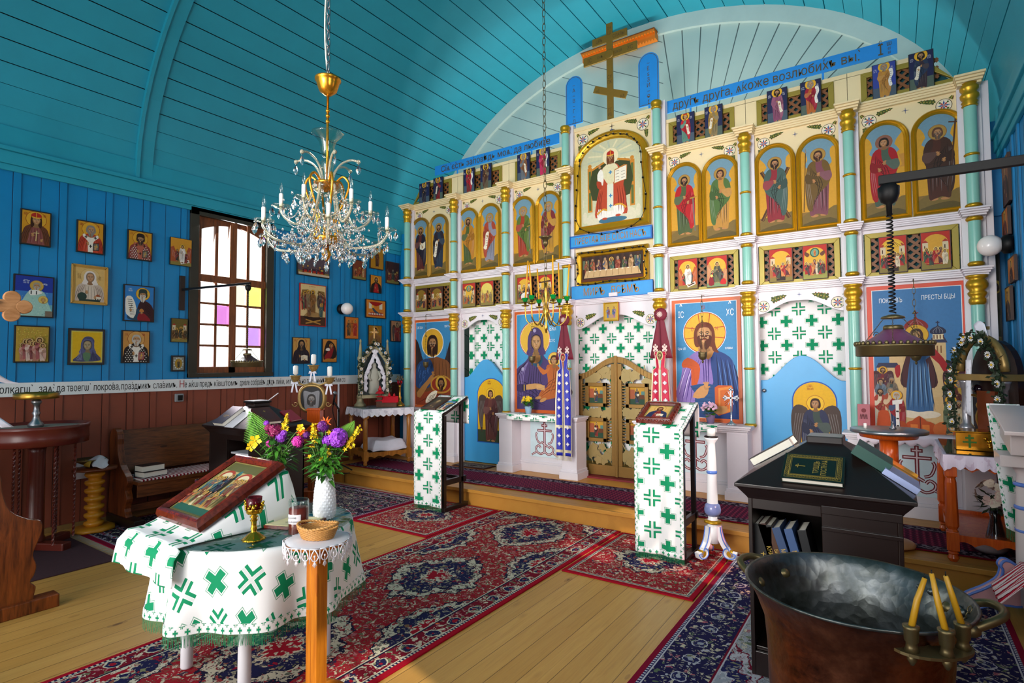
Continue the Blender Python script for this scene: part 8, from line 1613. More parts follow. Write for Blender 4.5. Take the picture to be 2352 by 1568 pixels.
def bouquet(vloc,vh,label,heads,seed,nleaf,ferns=(),spikes=()):
 base=Vector(vloc)+Vector((0,0,vh-.02));dd=(base-CAM).dot(FW);o=E('bouquet',base,label,'flowers');rnd=random.Random(seed)
 def L(px,py,dz=0):return CAM+ray(px,py)*(dd+dz)-base
 gs=G();root=Vector((0,0,0))
 def stem(p):gs.tube(cat([(rnd.gauss(0,.01),rnd.gauss(0,.01),-.03),tuple(root.lerp(p,.5)+Vector((rnd.gauss(0,.01),rnd.gauss(0,.01),.02))),tuple(p)],False,5),.003,5)
 for(px,py,r,m,kind,dz)in heads:
  c=L(px,py,dz);r=r*1.25*dd/FPX;stem(c);g=G();tow=(CAM-base-c).normalized()
  if kind=='dome':
   for k in range(46):
    d=(Vector((rnd.gauss(0,1),rnd.gauss(0,1),rnd.gauss(0,1))).normalized()+tow*.35+Vector((0,0,.25))).normalized();p=c+d*r*.8;u=d.orthogonal().normalized();w=d.cross(u);q=r*.3;a0=rnd.random()*6
    for j in range(5):a=a0+2*pi*j/5;e=u*cos(a)+w*sin(a);e2=u*cos(a+.55)+w*sin(a+.55);e3=u*cos(a-.55)+w*sin(a-.55);g.add([p,p+e3*q*.75+d*q*.1,p+e*q+d*q*.25,p+e2*q*.75+d*q*.1],[(0,1,2,3)])
   g.ball(tuple(c),r*.72,10)
  elif kind=='open':
   u=tow.orthogonal().normalized();w=tow.cross(u)
   for j in range(5):a=2*pi*j/5+.3;e=u*cos(a)+w*sin(a);f=u*cos(a+.5)+w*sin(a+.5);h=u*cos(a-.5)+w*sin(a-.5);g.add([c,c+h*r*.75+tow*r*.2,c+e*r+tow*r*.3,c+f*r*.75+tow*r*.2],[(0,1,2,3)])
   g.ball(tuple(c+tow*r*.1),r*.16,6)
  elif kind=='ray':
   for k in range(16):d=(Vector((rnd.gauss(0,1),rnd.gauss(0,1),rnd.gauss(0,.6)))+tow*.4).normalized();u=d.cross(tow).normalized()if d.cross(tow).length>.05 else d.orthogonal();g.add([c,c+d*r*.5+u*r*.12,c+d*r,c+d*r*.5-u*r*.12],[(0,1,2,3)])
  g.build('flower_head',m,o)
 for(px,py,px2,py2,n)in spikes:
  a,b=L(px,py),L(px2,py2);stem(a);gs.tube([tuple(a),tuple(b)],.002,4);g=G();tow=(CAM-base).normalized()
  for k in range(n):
   t=(k+.5)/n;p=a.lerp(b,t)+Vector((rnd.gauss(0,.009),rnd.gauss(0,.009),0))*(1.3-t);d=(Vector((rnd.gauss(0,1),rnd.gauss(0,1),rnd.gauss(0,.4)))+tow*.8).normalized();u=d.orthogonal().normalized();w=d.cross(u);q=.013*(1.15-t*.5)
   for j in range(5):an=2*pi*j/5;e=u*cos(an)+w*sin(an);g.add([p,p+(u*cos(an+.5)+w*sin(an+.5))*q*.5+d*q*.2,p+e*q+d*q*.4,p+(u*cos(an-.5)+w*sin(an-.5))*q*.5+d*q*.2],[(0,1,2,3)])
  g.build('flower_spike',YP_,o)
 for(px,py,px2,py2,wd)in ferns:
  a,b=L(px,py,.03),L(px2,py2,.05);g=G();stem(a);ax=(b-a);side=ax.cross(CAM-base).normalized();n=20;g.tube([tuple(a),tuple(b)],.0025,5);ww=wd*dd/FPX
  for k in range(n):
   t=k/n;p=a.lerp(b,t);l=ww*(1-t)**.8*(.6+.4*min(1,t*5+.3));f=(ax/n)*.42
   for s_ in(-1,1):e=p+side*s_*l+ax*.08*(1-t);m1=p.lerp(e,.5);g.add([p-f*.5,m1-f,e,m1+f,p+f*.5],[(0,1,2,3,4)])
  g.build('fern_frond',M_fern,o)
 g=G()
 for k in range(nleaf):
  a=rnd.random()*2*pi;rr=rnd.uniform(.0,.075);z=rnd.uniform(-.005,.2);p=Vector((rr*cos(a)*.7,rr*sin(a)*.7,z));d=Vector((cos(a),sin(a),rnd.uniform(-.5,1.0))).normalized();l=rnd.uniform(.05,.095);s_=d.cross(Vector((0,0,1))).normalized()*l*.16;sag=Vector((0,0,-.25*l))
  g.add([p,p+d*l*.4+s_,p+d*l*.75+s_*.8+sag*.4,p+d*l+sag,p+d*l*.75-s_*.8+sag*.4,p+d*l*.4-s_],[(0,1,2,3,4,5)],0 if k%3 else 1)
 stuff(g.build('leaves',[M_leaf2,plain('deep_leaf','#2f5f22',.5,0,.3,20)],o));gs.build('stems',M_stem,o);return o
bouquet(v1,.245,'bouquet with a tall fern and maroon-violet domes in the vase behind the icon',[(632,990,15,MG_,'dome',0),(618,985,10,MG_,'dome',.01),(645,1006,11,PU_,'dome',-.02),(652,995,7,PU_,'dome',-.02),(620,1018,8,PK_,'dome',-.03),(586,1012,12,YP_,'open',-.04),(576,1026,9,YP_,'open',-.03),(684,1014,12,PK_,'dome',-.03),(692,993,11,OP_,'ray',0),(690,982,8,YP_,'open',0),(704,1000,8,DP_,'dome',0),(612,972,6,PU_,'dome',.03)],5,190,[(604,1010,572,944,44)],[(655,990,658,950,40),(690,1010,688,975,12)])
bouquet(v2,.255,'bouquet with large violet domes and yellow spikes in the vase by the jar',[(776,1005,20,PU_,'dome',-.02),(752,1011,11,PU_,'dome',-.03),(742,979,12,DP_,'dome',.01),(748,970,13,OP_,'ray',.02),(724,1013,8,YP_,'ray',-.03),(717,1026,6,YP_,'ray',-.03),(749,1040,10,YP_,'open',-.03),(738,1054,5,YP_,'open',-.04),(711,1048,4,YP_,'open',-.04),(757,995,8,YP_,'ray',.0),(736,972,9,YP_,'ray',.02)],9,260,[(792,1000,814,966,24)],[(721,1005,719,972,40),(797,1030,826,976,34),(802,1015,829,985,16)])
PX_,PY_,PZ_=-2.10,1.555,.845
o=E('post_stand',(PX_,PY_,0),'orange pine post stand with curved feet in the foreground','stand',None,.08)
g=G();g.box(-.036,-.03,.02,-.001,.03,PZ_-.02);g.box(.001,-.034,.02,.036,.026,PZ_-.02);g.build('post',W_post,o,.004)
for k in range(4):
 g=G();prof=[(.03,.03),(.2,.03),(.21,.06),(.2,.1),(.14,.17),(.08,.21),(.03,.22)];q=[prof[0],prof[1]]+cat(prof[2:],False,4);T=Matrix.Rotation(k*pi/2+.0,4,'Z');g.prism(q,-.018,.018,T=T);g.build('foot',W_post,o,.006)
g=G();g.lathe([(.125,PZ_-.02),(.13,PZ_-.015),(.13,PZ_-.004),(.125,PZ_)],40);g.build('top',W_post,o)
o=E('lace_doily',(PX_,PY_,PZ_),'white crocheted lace doily on the foreground post stand','doily');N=180
def dl(k,j):
 a=2*pi*k/N;s=abs(sin(a*11));r=.122+(.022 if j>1 else.012*j)+.006*sin(a*7)*(j/3);return(r*cos(a),r*sin(a),.003-(.0,.004,.03,.05+.022*s)[j]*(1 if j else 0))
g=G();vs=[(0,0,.004)]+[dl(k,j)for j in range(2)for k in range(N)];g.add(vs,[(0,1+k,1+(k+1)%N)for k in range(N)]+[(1+k,1+N+k,1+N+(k+1)%N,1+(k+1)%N)for k in range(N)],0,None,True);g.build('cloth',M_white,o)
g=G();vs=[dl(k,j)for j in range(1,3)for k in range(N)]
for k in range(22):
 a0=2*pi*k/22
 def ed(t,z):a=a0+t*2*pi/22;r=.14+.006*sin(a*7);return(r*cos(a),r*sin(a),z)
 g.tube([ed(.5,-.002),ed(.25,-.02),ed(.12,-.035),ed(.3,-.048),ed(.5,-.05),ed(.7,-.048),ed(.88,-.035),ed(.75,-.02),ed(.5,-.002)],.0028,5)
 for t in(.3,.4,.5,.6,.7):g.tube([ed(.5,-.05),ed(t,-.068-.008*(1-abs(t-.5)*5))],.0018,4)
 g.ball(ed(.5,-.03),.005,6);g.tube([ed(.5,-.03),ed(.5,-.05)],.0018,4);g.tube([ed(0,-.002),ed(0,-.06)],.0022,4);g.tube([ed(0,-.002),ed(.5,-.002),ed(1,-.002)],.003,4);g.tube([ed(-.2,-.03),ed(0,-.045),ed(.2,-.03)],.0018,4)
g.build('lace_edge',M_white,o)
o=E('wicker_basket',(PX_,PY_,PZ_+.004),'small oval wicker basket holding a scrap of white paper','basket',None,.4);M_wick=plain('wicker','#c08a48',.5,0,.3,60)
g=G();rx,ry=.088,.066
for j in range(11):
 z=.004+.042*j/10;f=.78+.22*j/10;pts=[((rx*f+.0025*(1 if(k+j)%2 else-1))*cos(2*pi*k/48),(ry*f+.0025*(1 if(k+j)%2 else-1))*sin(2*pi*k/48),z)for k in range(48)];g.tube(pts,.0026,5,closed=True)
for s_ in(0,1):g.tube([((rx+.003*sin(k*1.3+s_*pi))*cos(2*pi*k/80),(ry+.003*sin(k*1.3+s_*pi))*sin(2*pi*k/80),.049+.003*cos(k*1.3+s_*pi)+.012*abs(cos(2*pi*k/80)))for k in range(80)],.004,6,closed=True)
g.build('weave',M_wick,o);g=G();g.lathe([(.069,.002),(.069,.006),(.001,.006)],30,sy=.75);g.build('bottom',M_wick,o)
o=E('paper_scrap',(PX_-.035,PY_-.015,PZ_+.0105),'folded scrap of white paper inside the wicker basket','paper');g=G();g.add([(0,0,0),(.025,.01,0),(.012,.0,.024)],[(0,1,2)]);g.add([(.025,.01,0),(.03,.03,0),(.012,.0,.024)],[(0,1,2)]);g.build('paper',M_white,o,solid=.001)
M_cry=glass('crystal','#ffffff',.0,1.52);M_cthin=thin('crystal_thin','#fbfbf2',.45);M_cryarm=glass('crystal_arm','#f4ecd0',.05,1.4,.75);M_chg=plain('chandelier_gold','#d9962a',.22,.85,.1,20)
CHX,CHY=-2.975,2.25;CH=Vector((CHX,CHY,0));
def zc(y,d=None):dd=((CH+Vector((0,0,2.6)))-CAM).dot(FW);return EYE+(839-y)*dd/FPX
o=E('crystal_chandelier',(CHX,CHY,0),'large crystal chandelier with candle bulbs hanging on a chain','chandelier')
def part(g,name,m,**k):return g.build(name,m,o,**k)
def chain(z0,z1,l,r,mat,par,cx_=0,cy_=0,name='chain'):
 g=G();n=int((z1-z0)/(l*1.5))
 for k in range(n):
  z=z0+(z1-z0)*(k+.5)/n;h=(z1-z0)/n*.62
  pts=[((l*.35*cos(t)if k%2 else 0)+cx_,(0 if k%2 else l*.35*cos(t))+cy_,z+h*sin(t))for t in[2*pi*j/10 for j in range(10)]];g.tube(pts,r,5,closed=True)
 q=g.build(name,mat,par);return q
ztop=vault(CHX)-.02;chain(zc(172),ztop,.034,.0045,M_steel,o)
g=G();N=60;g.tube([(-.02-.015*sin(k*.35)*(1-k/N),.015*cos(k*.3)*(1-k/N),zc(180)+.02+(ztop-zc(180)-.02)*k/N)for k in range(N+1)],.006,6);part(g,'cable',plain('white_cable','#e0dccb',.5))
g=G();g.lathe([(.004,zc(216)),(.02,zc(214)),(.055,zc(204)),(.07,zc(188)),(.074,zc(181)),(.082,zc(179)),(.082,zc(175)),(.07,zc(173)),(.004,zc(172))],32);part(g,'canopy_cup',M_chg)
g=G();g.tube([(0,0,zc(430)),(0,0,zc(214))],.0085,10);part(g,'rod',M_chg);g=G();[g.ball((0,0,zc(y)),.014,10)for y in(250,262,275)];g.build('rod_beads',M_chg,o)
def glassl(name,prof,m=M_cthin,n=24,rip=None):g=G();g.lathe(prof,n,ripple=rip,caps=False);return part(g,name,m)
glassl('trumpet_vase',[(.012,zc(362)),(.03,zc(358)),(.045,zc(345)),(.045,zc(335)),(.055,zc(322)),(.09,zc(307)),(.1,zc(303)),(.094,zc(305)),(.05,zc(321)),(.04,zc(336)),(.04,zc(344)),(.026,zc(356)),(.01,zc(360))],rip=lambda a,z:.05*sin(a*10)*(1 if z>zc(312)else 0))
glassl('baluster',[(.012,zc(424)),(.03,zc(415)),(.026,zc(400)),(.04,zc(380)),(.042,zc(372)),(.02,zc(363)),(.012,zc(362))])
g=G();g.lathe([(.01,zc(440)),(.05,zc(436)),(.08,zc(425)),(.085,zc(420)),(.04,zc(418)),(.01,zc(418))],32);part(g,'gold_bowl',M_chg)
glassl('glass_bowl',[(.01,zc(451)),(.05,zc(447)),(.085,zc(436)),(.092,zc(424)),(.086,zc(425)),(.06,zc(442)),(.01,zc(447))])
glassl('lower_vase',[(.01,zc(540)),(.03,zc(536)),(.045,zc(525)),(.042,zc(510)),(.06,zc(497)),(.065,zc(495)),(.05,zc(508)),(.04,zc(520)),(.01,zc(534))])
g=G();g.lathe([(.01,zc(565)),(.06,zc(560)),(.085,zc(549)),(.08,zc(545)),(.01,zc(543))],32);g.lathe([(.008,zc(600)),(.03,zc(585)),(.012,zc(565))],16);part(g,'lower_bowl',M_chg)
g=G();g.lathe([(.0006,-.062),(.011,-.05),(.0165,-.037),(.015,-.026),(.007,-.01),(.0006,0)],8,sy=.5,smooth=False,caps=False);g.ball((0,0,.008),.006,6);pend0=None;pg=g
pcount=[0]
def pendant(p,s=1.0,rz=0):
 global pend0
 if pcount[0]>=99:return
 pcount[0]+=1
 if pend0 is None:pend0=pg.build('crystal_pendant',M_cry,o);q=pend0
 else:q=pend0.copy();COL.objects.link(q);q.parent=o
 q.location=p;q.scale=(s,s,s);q.rotation_euler=(0,0,rz);return q
rnd=random.Random(4)
def beads(a,b,sag,n,name='bead_garland',r=.0055):
 g=G();a,b=Vector(a),Vector(b)
 for k in range(n+1):t=k/n;p=a.lerp(b,t)-Vector((0,0,sag*4*t*(1-t)));g.ball(tuple(p),r*(1 if k%2 else.8),6)
 part(g,name,M_cry)
cups={}
def tier(n,R_,z_cup,z_body,r_body,a0,dip,nm,pend,z_sl,bul):
 for k in range(n):
  a=a0+2*pi*k/n;ca,sa=cos(a),sin(a);P_=lambda r,z:(r*ca,r*sa,z)
  pts=cat([P_(r_body,z_body),P_(r_body+.03,z_body+.03),P_(R_*.38,z_body-dip*.6),P_(R_*.6,z_cup-dip),P_(R_*.86,z_cup-dip*.85),P_(R_*1.0,z_cup-dip*.3),P_(R_,z_cup)],False,6);g=G();g.tube(pts,.0085,8);g.build('arm',M_cryarm,o)
  g=G();g.lathe([(.008,-.012),(.02,-.008),(.045,.002),(.056,.012),(.05,.01),(.02,.0),(.006,0)],24,P_(R_,z_cup),ripple=lambda a_,z:.1*sin(a_*8),caps=False);g.build('drip_pan',M_cthin,o)
  g=G();g.lathe([(.012,0),(.0125,.078),(.009,.082),(.001,.082)],14,P_(R_,z_cup+.004));sl=g.build('candle_sleeve',M_wax,o);g=G();g.lathe([(.007,.082),(.0125,.1),(.013,.112),(.007,.138),(.001,.156)],14,P_(R_,z_cup+.004),caps=False);b_=g.build('bulb',M_clr,None);b_.parent=sl
  for j in range(pend):t=a+2*pi*j/pend+.3;pendant((R_*ca+.054*cos(t),R_*sa+.054*sin(t),z_cup-.006),.85+.3*rnd.random(),t)
  cups[(nm,k)]=Vector(P_(R_,z_cup))
tier(6,.41,zc(537),zc(548),.06,.42,.10,'low',5,0,0);tier(6,.272,zc(484),zc(440),.055,.42+pi/6,.09,'up',4,0,0)
for k in range(6):
 a=.42+2*pi*k/6+.2;ca,sa=cos(a),sin(a);g=G();q=cat([(.03*ca,.03*sa,zc(422)),(.05*ca,.05*sa,zc(395)),(.09*ca,.09*sa,zc(375)),(.15*ca,.15*sa,zc(366)),(.2*ca,.2*sa,zc(370))],False,5);g.tube(q,.007,8);g.ball(q[-1],.014,8);g.build('top_curl',M_cryarm,o);pendant((q[-1][0],q[-1][1],q[-1][2]-.02),1.05,a)
 g=G();q=cat([(.04*ca,.04*sa,zc(425)),(.1*ca,.1*sa,zc(405)),(.14*ca,.14*sa,zc(425)),(.1*ca,.1*sa,zc(470)),(.06*ca,.06*sa,zc(500)),(.08*ca,.08*sa,zc(545))],False,6);g.tube(q,.0075,8);g.build('frame_curl',plain('chandelier_gold','',0),o)
 beads(cups[('up',k)],cups[('up',(k+1)%6)],.09,22);beads(cups[('low',k)],cups[('low',(k+1)%6)]*.55+Vector((0,0,zc(560)*.45)),.07,26);beads((.1*ca,.1*sa,zc(432)),cups[('up',k)],.06,16)
for ring_,(R_,z,n,s)in enumerate(((.09,zc(565),8,.9),(.17,zc(575),12,1.0),(.25,zc(582),10,1.1))):
 for k in range(n):a=2*pi*k/n+ring_*.3;pendant((R_*cos(a),R_*sin(a),z+rnd.uniform(-.02,.015)),s*rnd.uniform(.85,1.15),a)
pendant((0,0,zc(598)),1.3);pendant((0,0,zc(452)),1.2)
g=G();rnd=random.Random(8)
for k in range(400):
 a=rnd.random()*2*pi;t=rnd.random();r=.05+.22*rnd.random();z=zc(520+65*rnd.random())if k%3 else zc(455+80*rnd.random());g.ball((r*cos(a),r*sin(a),z),rnd.uniform(.006,.011),6,sc=(1,1,1.4))
for k in range(70):
 a=rnd.random()*2*pi;r=.06+.26*rnd.random();z=zc(540+50*rnd.random());c_=Vector((r*cos(a),r*sin(a),z));g.lathe([(.0006,-.05),(.01,-.038),(.013,-.028),(.006,-.008),(.0006,0)],7,c_,sy=.5,smooth=False,caps=False)
stuff(part(g,'small_crystals',M_cry))
KX,KY=-2.9,4.85;o=E('brass_chandelier',(KX,KY,0),'small brass hanging candelabrum with green cups and tall yellow candles','chandelier');kd=(Vector((KX,KY,2.3))-CAM).dot(FW);zk=lambda y:EYE+(837-y)*kd/FPX
chain(zk(650),vault(KX)-.02,.05,.0035,M_oldbrass,o)
g=G();g.lathe([(.006,zk(765)),(.02,zk(752)),(.008,zk(740)),(.03,zk(722)),(.035,zk(712)),(.015,zk(700)),(.012,zk(685)),(.022,zk(675)),(.01,zk(662)),(.012,zk(650))],20);g.build('stem',M_brass,o)
g=G();g.lathe([(.02,zk(552)),(.05,zk(546)),(.07,zk(543)),(.05,zk(545))],20,caps=False);g.lathe([(.01,zk(566)),(.03,zk(558)),(.028,zk(550))],16);g.build('drip_bowl',M_oldbrass,o)
M_gg=glass('green_cup_glass','#16b050',.05,1.4,.55)
for k in range(6):
 a=.35+2*pi*k/6;ca,sa=cos(a),sin(a);R_=.215;g=G();zt_=zk(702)
 g.tube(cat([(.02*ca,.02*sa,zk(712)),(.06*ca,.06*sa,zk(735)),(.13*ca,.13*sa,zk(748)),(.2*ca,.2*sa,zk(735)),(R_*ca,R_*sa,zk(715)),(R_*ca,R_*sa,zt_)],False,6),.0065,8);g.tube(cat([(.02*ca,.02*sa,zk(712)),(.05*ca,.05*sa,zk(680)),(.09*ca,.09*sa,zk(672)),(.1*ca,.1*sa,zk(682))],False,6),.004,6);g.build('arm',M_brass,o)
 g=G();g.lathe([(.005,-.004),(.03,.0),(.045,.01),(.04,.012),(.014,.012),(.013,.05),(.01,.05)],18,(R_*ca,R_*sa,zt_));g.build('candle_socket',M_brass,o);g=G();g.lathe([(.02,.045),(.034,.085),(.031,.085),(.018,.05)],10,(R_*ca,R_*sa,zt_),smooth=False,caps=False);g.build('green_cup',M_gg,o)
 tx,ty=.03*cos(k*2.3),.03*sin(k*2.3);g=G();g.tube([(R_*ca,R_*sa,zt_+.05),(R_*ca+tx,R_*sa+ty,zt_+.05+.36+.06*(k%2))],[.0095,.007],8);g.build('candle',M_beeswax,o)
def oillamp(px,py,ptop,label,Y=6.2):
 p=ony(px,py,Y);t=ony(px,ptop,Y);o=E('hanging_lamp',p,label,'lamp','small oil lamps hanging before the large icons');h=t.z-p.z
 g=G();g.lathe([(.004,-.075),(.012,-.06),(.006,-.045),(.03,-.03),(.042,.0),(.04,.03),(.046,.045),(.04,.045),(.034,.0),(.01,-.02)],18,ripple=lambda a,z:.1*sin(a*6));g.build('cup',M_oldbrass,o)
 for k in range(3):g=G();a=2*pi*k/3+.4;n=16;[g.tube([(.042*cos(a)*(1-i/n),.042*sin(a)*(1-i/n),.045+(h*.55-.045)*i/n),(.042*cos(a)*(1-(i+.7)/n),.042*sin(a)*(1-(i+.7)/n),.045+(h*.55-.045)*(i+.7)/n)],.003,4)for i in range(n)];g.build('chain',M_oldbrass,o)
 g=G();g.lathe([(.02,h*.55),(.006,h*.55+.02),(.004,h*.55+.03)],10);g.build('top_ring',M_oldbrass,o);c_=chain(h*.57,h-.02,.035,.0025,M_oldbrass,o);g=G();g.tube([(0,0,h-.03),(0,0,h),(0,.12,h)],.004,5);g.build('hook',M_oldbrass,o)
oillamp(978,838,722,'silvery oil lamp hanging before the dark-winged figure icon');oillamp(1222,826,707,'oil lamp hanging before the purple-veiled mother icon');oillamp(1614,818,677,'oil lamp hanging before the blue-and-lilac figure icon');oillamp(2104,818,640,'oil lamp hanging before the church crowd icon at right')
BR_=(-.70,.07,3.05,3.9)
bookcase(*BR_,'large dark pyramid-topped book stand behind the copper font',(-.625,-.31),0)
onb(BR_,'front',-.08,.36,0,.27,.2,.03,'#0d1c16','black-green book with a gilt border on the front slope of the right book stand',0,gilt='#a8903c',title=('ТРІѠДЬ\nПОСТНАѦ',.034,.025,.0,pi/2))
onb(BR_,'left',.72,.28,0,.2,.27,.05,'#1c1a1c','dark book with white pages on the left slope of the right stand',0)
onb(BR_,'right',-.25,.62,0,.24,.17,.055,'#1d4f44','thick green cloth-bound book high on the right slope',0)
onb(BR_,'right',-.35,.22,0,.22,.16,.03,'#aebbe8','pale blue book low on the right slope of the stand',0)
p,r=on_slope(*BR_,'right',.3,.2,0);o=E('cloth_fold',p,'golden brocade fold behind the pale blue book','cloth',rot=r);g=G();g.grid(lambda u,v:(-.1+.2*u,-.08+.16*v,.012+.012*sin(u*9)),10,4);g.build('cloth',plain('gold_brocade','#c8922e',.4,.4),o,solid=.004)
for k,(x,w_,h,c_,t_,an)in enumerate(((-.585,.085,.3,'#0d0d0e',.1,0),(-.505,.04,.31,'#3a1a10',0,.28),(-.47,.03,.3,'#4a2c1a',0,.3),(-.435,.04,.3,'#31466a',0,.3),(-.39,.04,.3,'#3a5480',0,.26),(-.345,.04,.3,'#15171a',0,.2))):
 upright(x,3.15,.466,w_,h,.2,-an,c_,['thick black book standing at the left of the open shelf','leaning dark brown book next to the thick black one','thin brown leaning book with gilt lettering','first of two leaning blue books on the shelf','second leaning blue book, nearer the black one','leaning black book at the right end of the shelf'][k],'books on the open shelf of the right stand',['+','КНИГА','БИБЛІѦ','МИНЕѦ','МИНЕѦ','+'][k],.05 if k in(0,5)else min(.03,w_*.8))
FX,FY=-.134,2.19;o=E('copper_font',(FX,FY,.012),'large round copper baptismal font with handles in the right foreground','font');k_=1.0
def coppermat():
 M=Mat('aged_copper',.32,.9);n=M.noise(M.coord(),7,5,.65);n2=M.noise(M.coord(),34,3);M.base(M.ramp(n*.8+n2*.2,[(.3,'#2e1812'),(.48,'#6a3a26'),(.62,'#8a5238'),(.75,'#4a3a30')]));d,_=M.vor(M.coord(),34);M.bump(d*.5+n2,.22,.01);return M.m
def tinmat():
 M=Mat('hammered_tin',.36,.9);n=M.noise(M.coord(),6,5,.6);M.base(M.ramp(n,[(.3,'#2f322c'),(.5,'#565a58'),(.7,'#787d80')]));d,_=M.vor(M.coord(),30);M.bump(d+n*2,.2,.01);return M.m
M_cop,M_tin=coppermat(),tinmat()
g=G();g.lathe([(.001,.0),(.2,.0),(.21,.03),(.13,.08),(.1,.2),(.13,.3),(.2,.36),(.245,.4),(.26,.5),(.262,.62),(.27,.72),(.295,.79),(.318,.835),(.327,.842)],72,caps=False);g.build('bowl',M_cop,o)
g=G();g.lathe([(.327,.842),(.33,.847),(.327,.852),(.318,.848),(.303,.815),(.275,.76),(.255,.7),(.245,.6),(.22,.48),(.15,.44),(.001,.435)],72,caps=False);g.build('tinned_lining',M_tin,o)
for a in(2.75,.25):
 ca,sa=cos(a),sin(a);g=G();P_=lambda r,t,z:(r*cos(a+t),r*sin(a+t),z);g.tube(cat([P_(.3,-.26,.785),P_(.33,-.24,.8),P_(.385,-.14,.825),P_(.4,0,.83),P_(.385,.14,.825),P_(.33,.24,.8),P_(.3,.26,.785)],False,5),.013,10)
 for s_ in(-1,1):g.ball(P_(.303,s_*.27,.785),.026,10,sc=(1,1,.8))
 g.build('handle',M_oldbrass,o)
for a in(.75,.88,.2,.3):g=G();g.ball((.296*cos(a),.296*sin(a),.81),.012,10);g.build('rivet',M_tin,o)
g=G();pa,pb=Vector((.31*cos(.12),.31*sin(.12),.84)),Vector((.2*cos(-.1),.2*sin(-.1),.5))
for i in range(20):c_=pa.lerp(pb,(i+.5)/20);u=(pb-pa).normalized()*.012;w_=u.orthogonal().normalized()*.006 if i%2 else u.cross(u.orthogonal()).normalized()*.006;g.tube([c_-u,c_-u*.4+w_,c_+u*.4+w_,c_+u,c_+u*.4-w_,c_-u*.4-w_],.002,4,closed=True)
g.build('chain',M_oldbrass,o)
Q=onz(2105,1478,.80);dv=Vector((Q.x-FX,Q.y-FY,0)).normalized();a=atan2(dv.y,dv.x);o2=E('candle_bracket',(FX,FY,.012),'brass three-candle bracket with thin yellow candles on the rim of the copper font','candle holder',None,a)
g=G();pts=arc(0,0,.11,-90,90,12);g.add([(.315+q*.62,z,.80)for q,z in pts]+[(.315+q*.62,z,.808)for q,z in pts],[tuple(range(13))[::-1],tuple(range(13,26))]+[(i,i+1,14+i,13+i)for i in range(12)]+[(12,0,13,25)]);g.tube([(.3,0,.80),(.31,0,.79),(.305,0,.77)],.01,6);g.build('plate',M_oldbrass,o2)
for k,(dx,dy)in enumerate(((.335,-.075),(.365,0),(.335,.075))):
 g=G();g.lathe([(.018,.808),(.014,.82),(.013,.83),(.017,.835),(.018,.865),(.02,.868),(.02,.876),(.008,.876)],16,(dx,dy,0));g.lathe([(.004,.77),(.012,.785),(.012,.8)],12,(dx,dy,0));g.build('socket',M_oldbrass,o2)
 tx,ty=[(.0,.045),(-.03,-.01),(-.01,-.035)][k];g=G();g.tube([(dx,dy,.865),(dx+tx*.5-.003,dy+ty*.5,.94),(dx+tx,dy+ty,1.0+.012*(k==1))],[.0085,.008,.006],8);g.tube([(dx+tx,dy+ty,1.0),(dx+tx,dy+ty,1.012+.01*(k==1))],.002,4,1);g.build('candle',[plain('yellow_taper','#b8891a',.4),M_black],o2)
g=G();
for k in range(4):g.ball((.285+.0*k,-.02+.03*cos(k*pi/2),.5+.03*sin(k*pi/2)),.018,8,sc=(.5,1,1))
g.box(.27,-.03,.42,.285,-.01,.52);g.build('cross_ornament',M_oldbrass,o2)if False else None
o=E('round_candle_table',(-.05,5.27,.197),'tall orange round candle table with a steel disc top beside the book stand','table');h=1.08-.197
g=G();g.lathe([(.15,0),(.155,.015),(.14,.03),(.09,.045),(.075,.05)],40);g.build('base',plain('pale_oak_base','#b8885a',.35,0,.15),o);g=G();g.lathe([(.06,.045),(.06,h-.33),(.056,h-.31),(.056,h-.3),(.062,h-.29),(.062,h-.06)],20);g.build('column',W_or,o);g=G();g.lathe([(.08,h-.08),(.19,h-.06),(.2,h-.03),(.2,h-.022)],40);g.build('top',W_or,o);g=G();g.lathe([(.255,h-.024),(.258,h-.02),(.258,h),(.25,h+.004),(.001,h+.002)],56);g.build('steel_disc',M_steel,o)
o=E('hand_bell',(-.02,5.3,.197+h+.004),'tiny silver bell standing on the steel disc table','bell');g=G();g.lathe([(.025,0),(.022,.008),(.014,.025),(.01,.04),(.004,.045),(.005,.055),(.001,.06)],18);g.build('bell',M_steel,o)
o=E('stub_candle',(-.2,5.22,.197+h+.004),'short white candle stub on the steel disc table','candle');g=G();g.lathe([(.011,0),(.011,.04),(.004,.042)],14);g.build('candle',M_wax,o)
q=ony(1985,990,6.15);o=E('red_icon_board',(q.x,6.16,.956),'narrow pinkish icon board leaning at the foot of the right column','icon',None,0,(R(-8),0,0));hh=.26;g=G();g.box(-.05,-.008,0,.05,.008,hh);g.build('board',plain('pink_board','#a8525e',.5),o,.002);p=P();[p.line([(-.03+.012*k,.12),(-.025+.012*k,.17),(-.02+.012*k,.12)],.004,'#5a1420')for k in range(5)];p.ell(0,.2,.02,.02,'#7a2430',12);k_=p.g.build('picture',PAINT,o);k_.location.y=-.0085
tx0,tx1,ty0,ty1=.31,.79,5.06,5.92;o=E('lace_table',((tx0+tx1)/2,(ty0+ty1)/2,.197),'orange lacquered carved table under translucent lace at the right wall','table');HX,HY=(tx1-tx0)/2,(ty1-ty0)/2;H_=.95-.197
for sx_ in(-1,1):
 for sy_ in(-1,1):
  g=G();x,y=sx_*HX,sy_*HY;g.lathe([(.022,0),(.036,.025),(.024,.05),(.034,.06),(.024,.07),(.034,.08)],14,(x,y,0));g.box(x-.036,y-.036,.08,x+.036,y+.036,.21);g.lathe([(.036,.21),(.028,.225),(.04,.25),(.034,H_-.2),(.028,H_-.17),(.036,H_-.155)],8,(x,y,0),smooth=False);g.box(x-.036,y-.036,H_-.155,x+.036,y+.036,H_-.03);g.build('leg',W_or,o,.002)
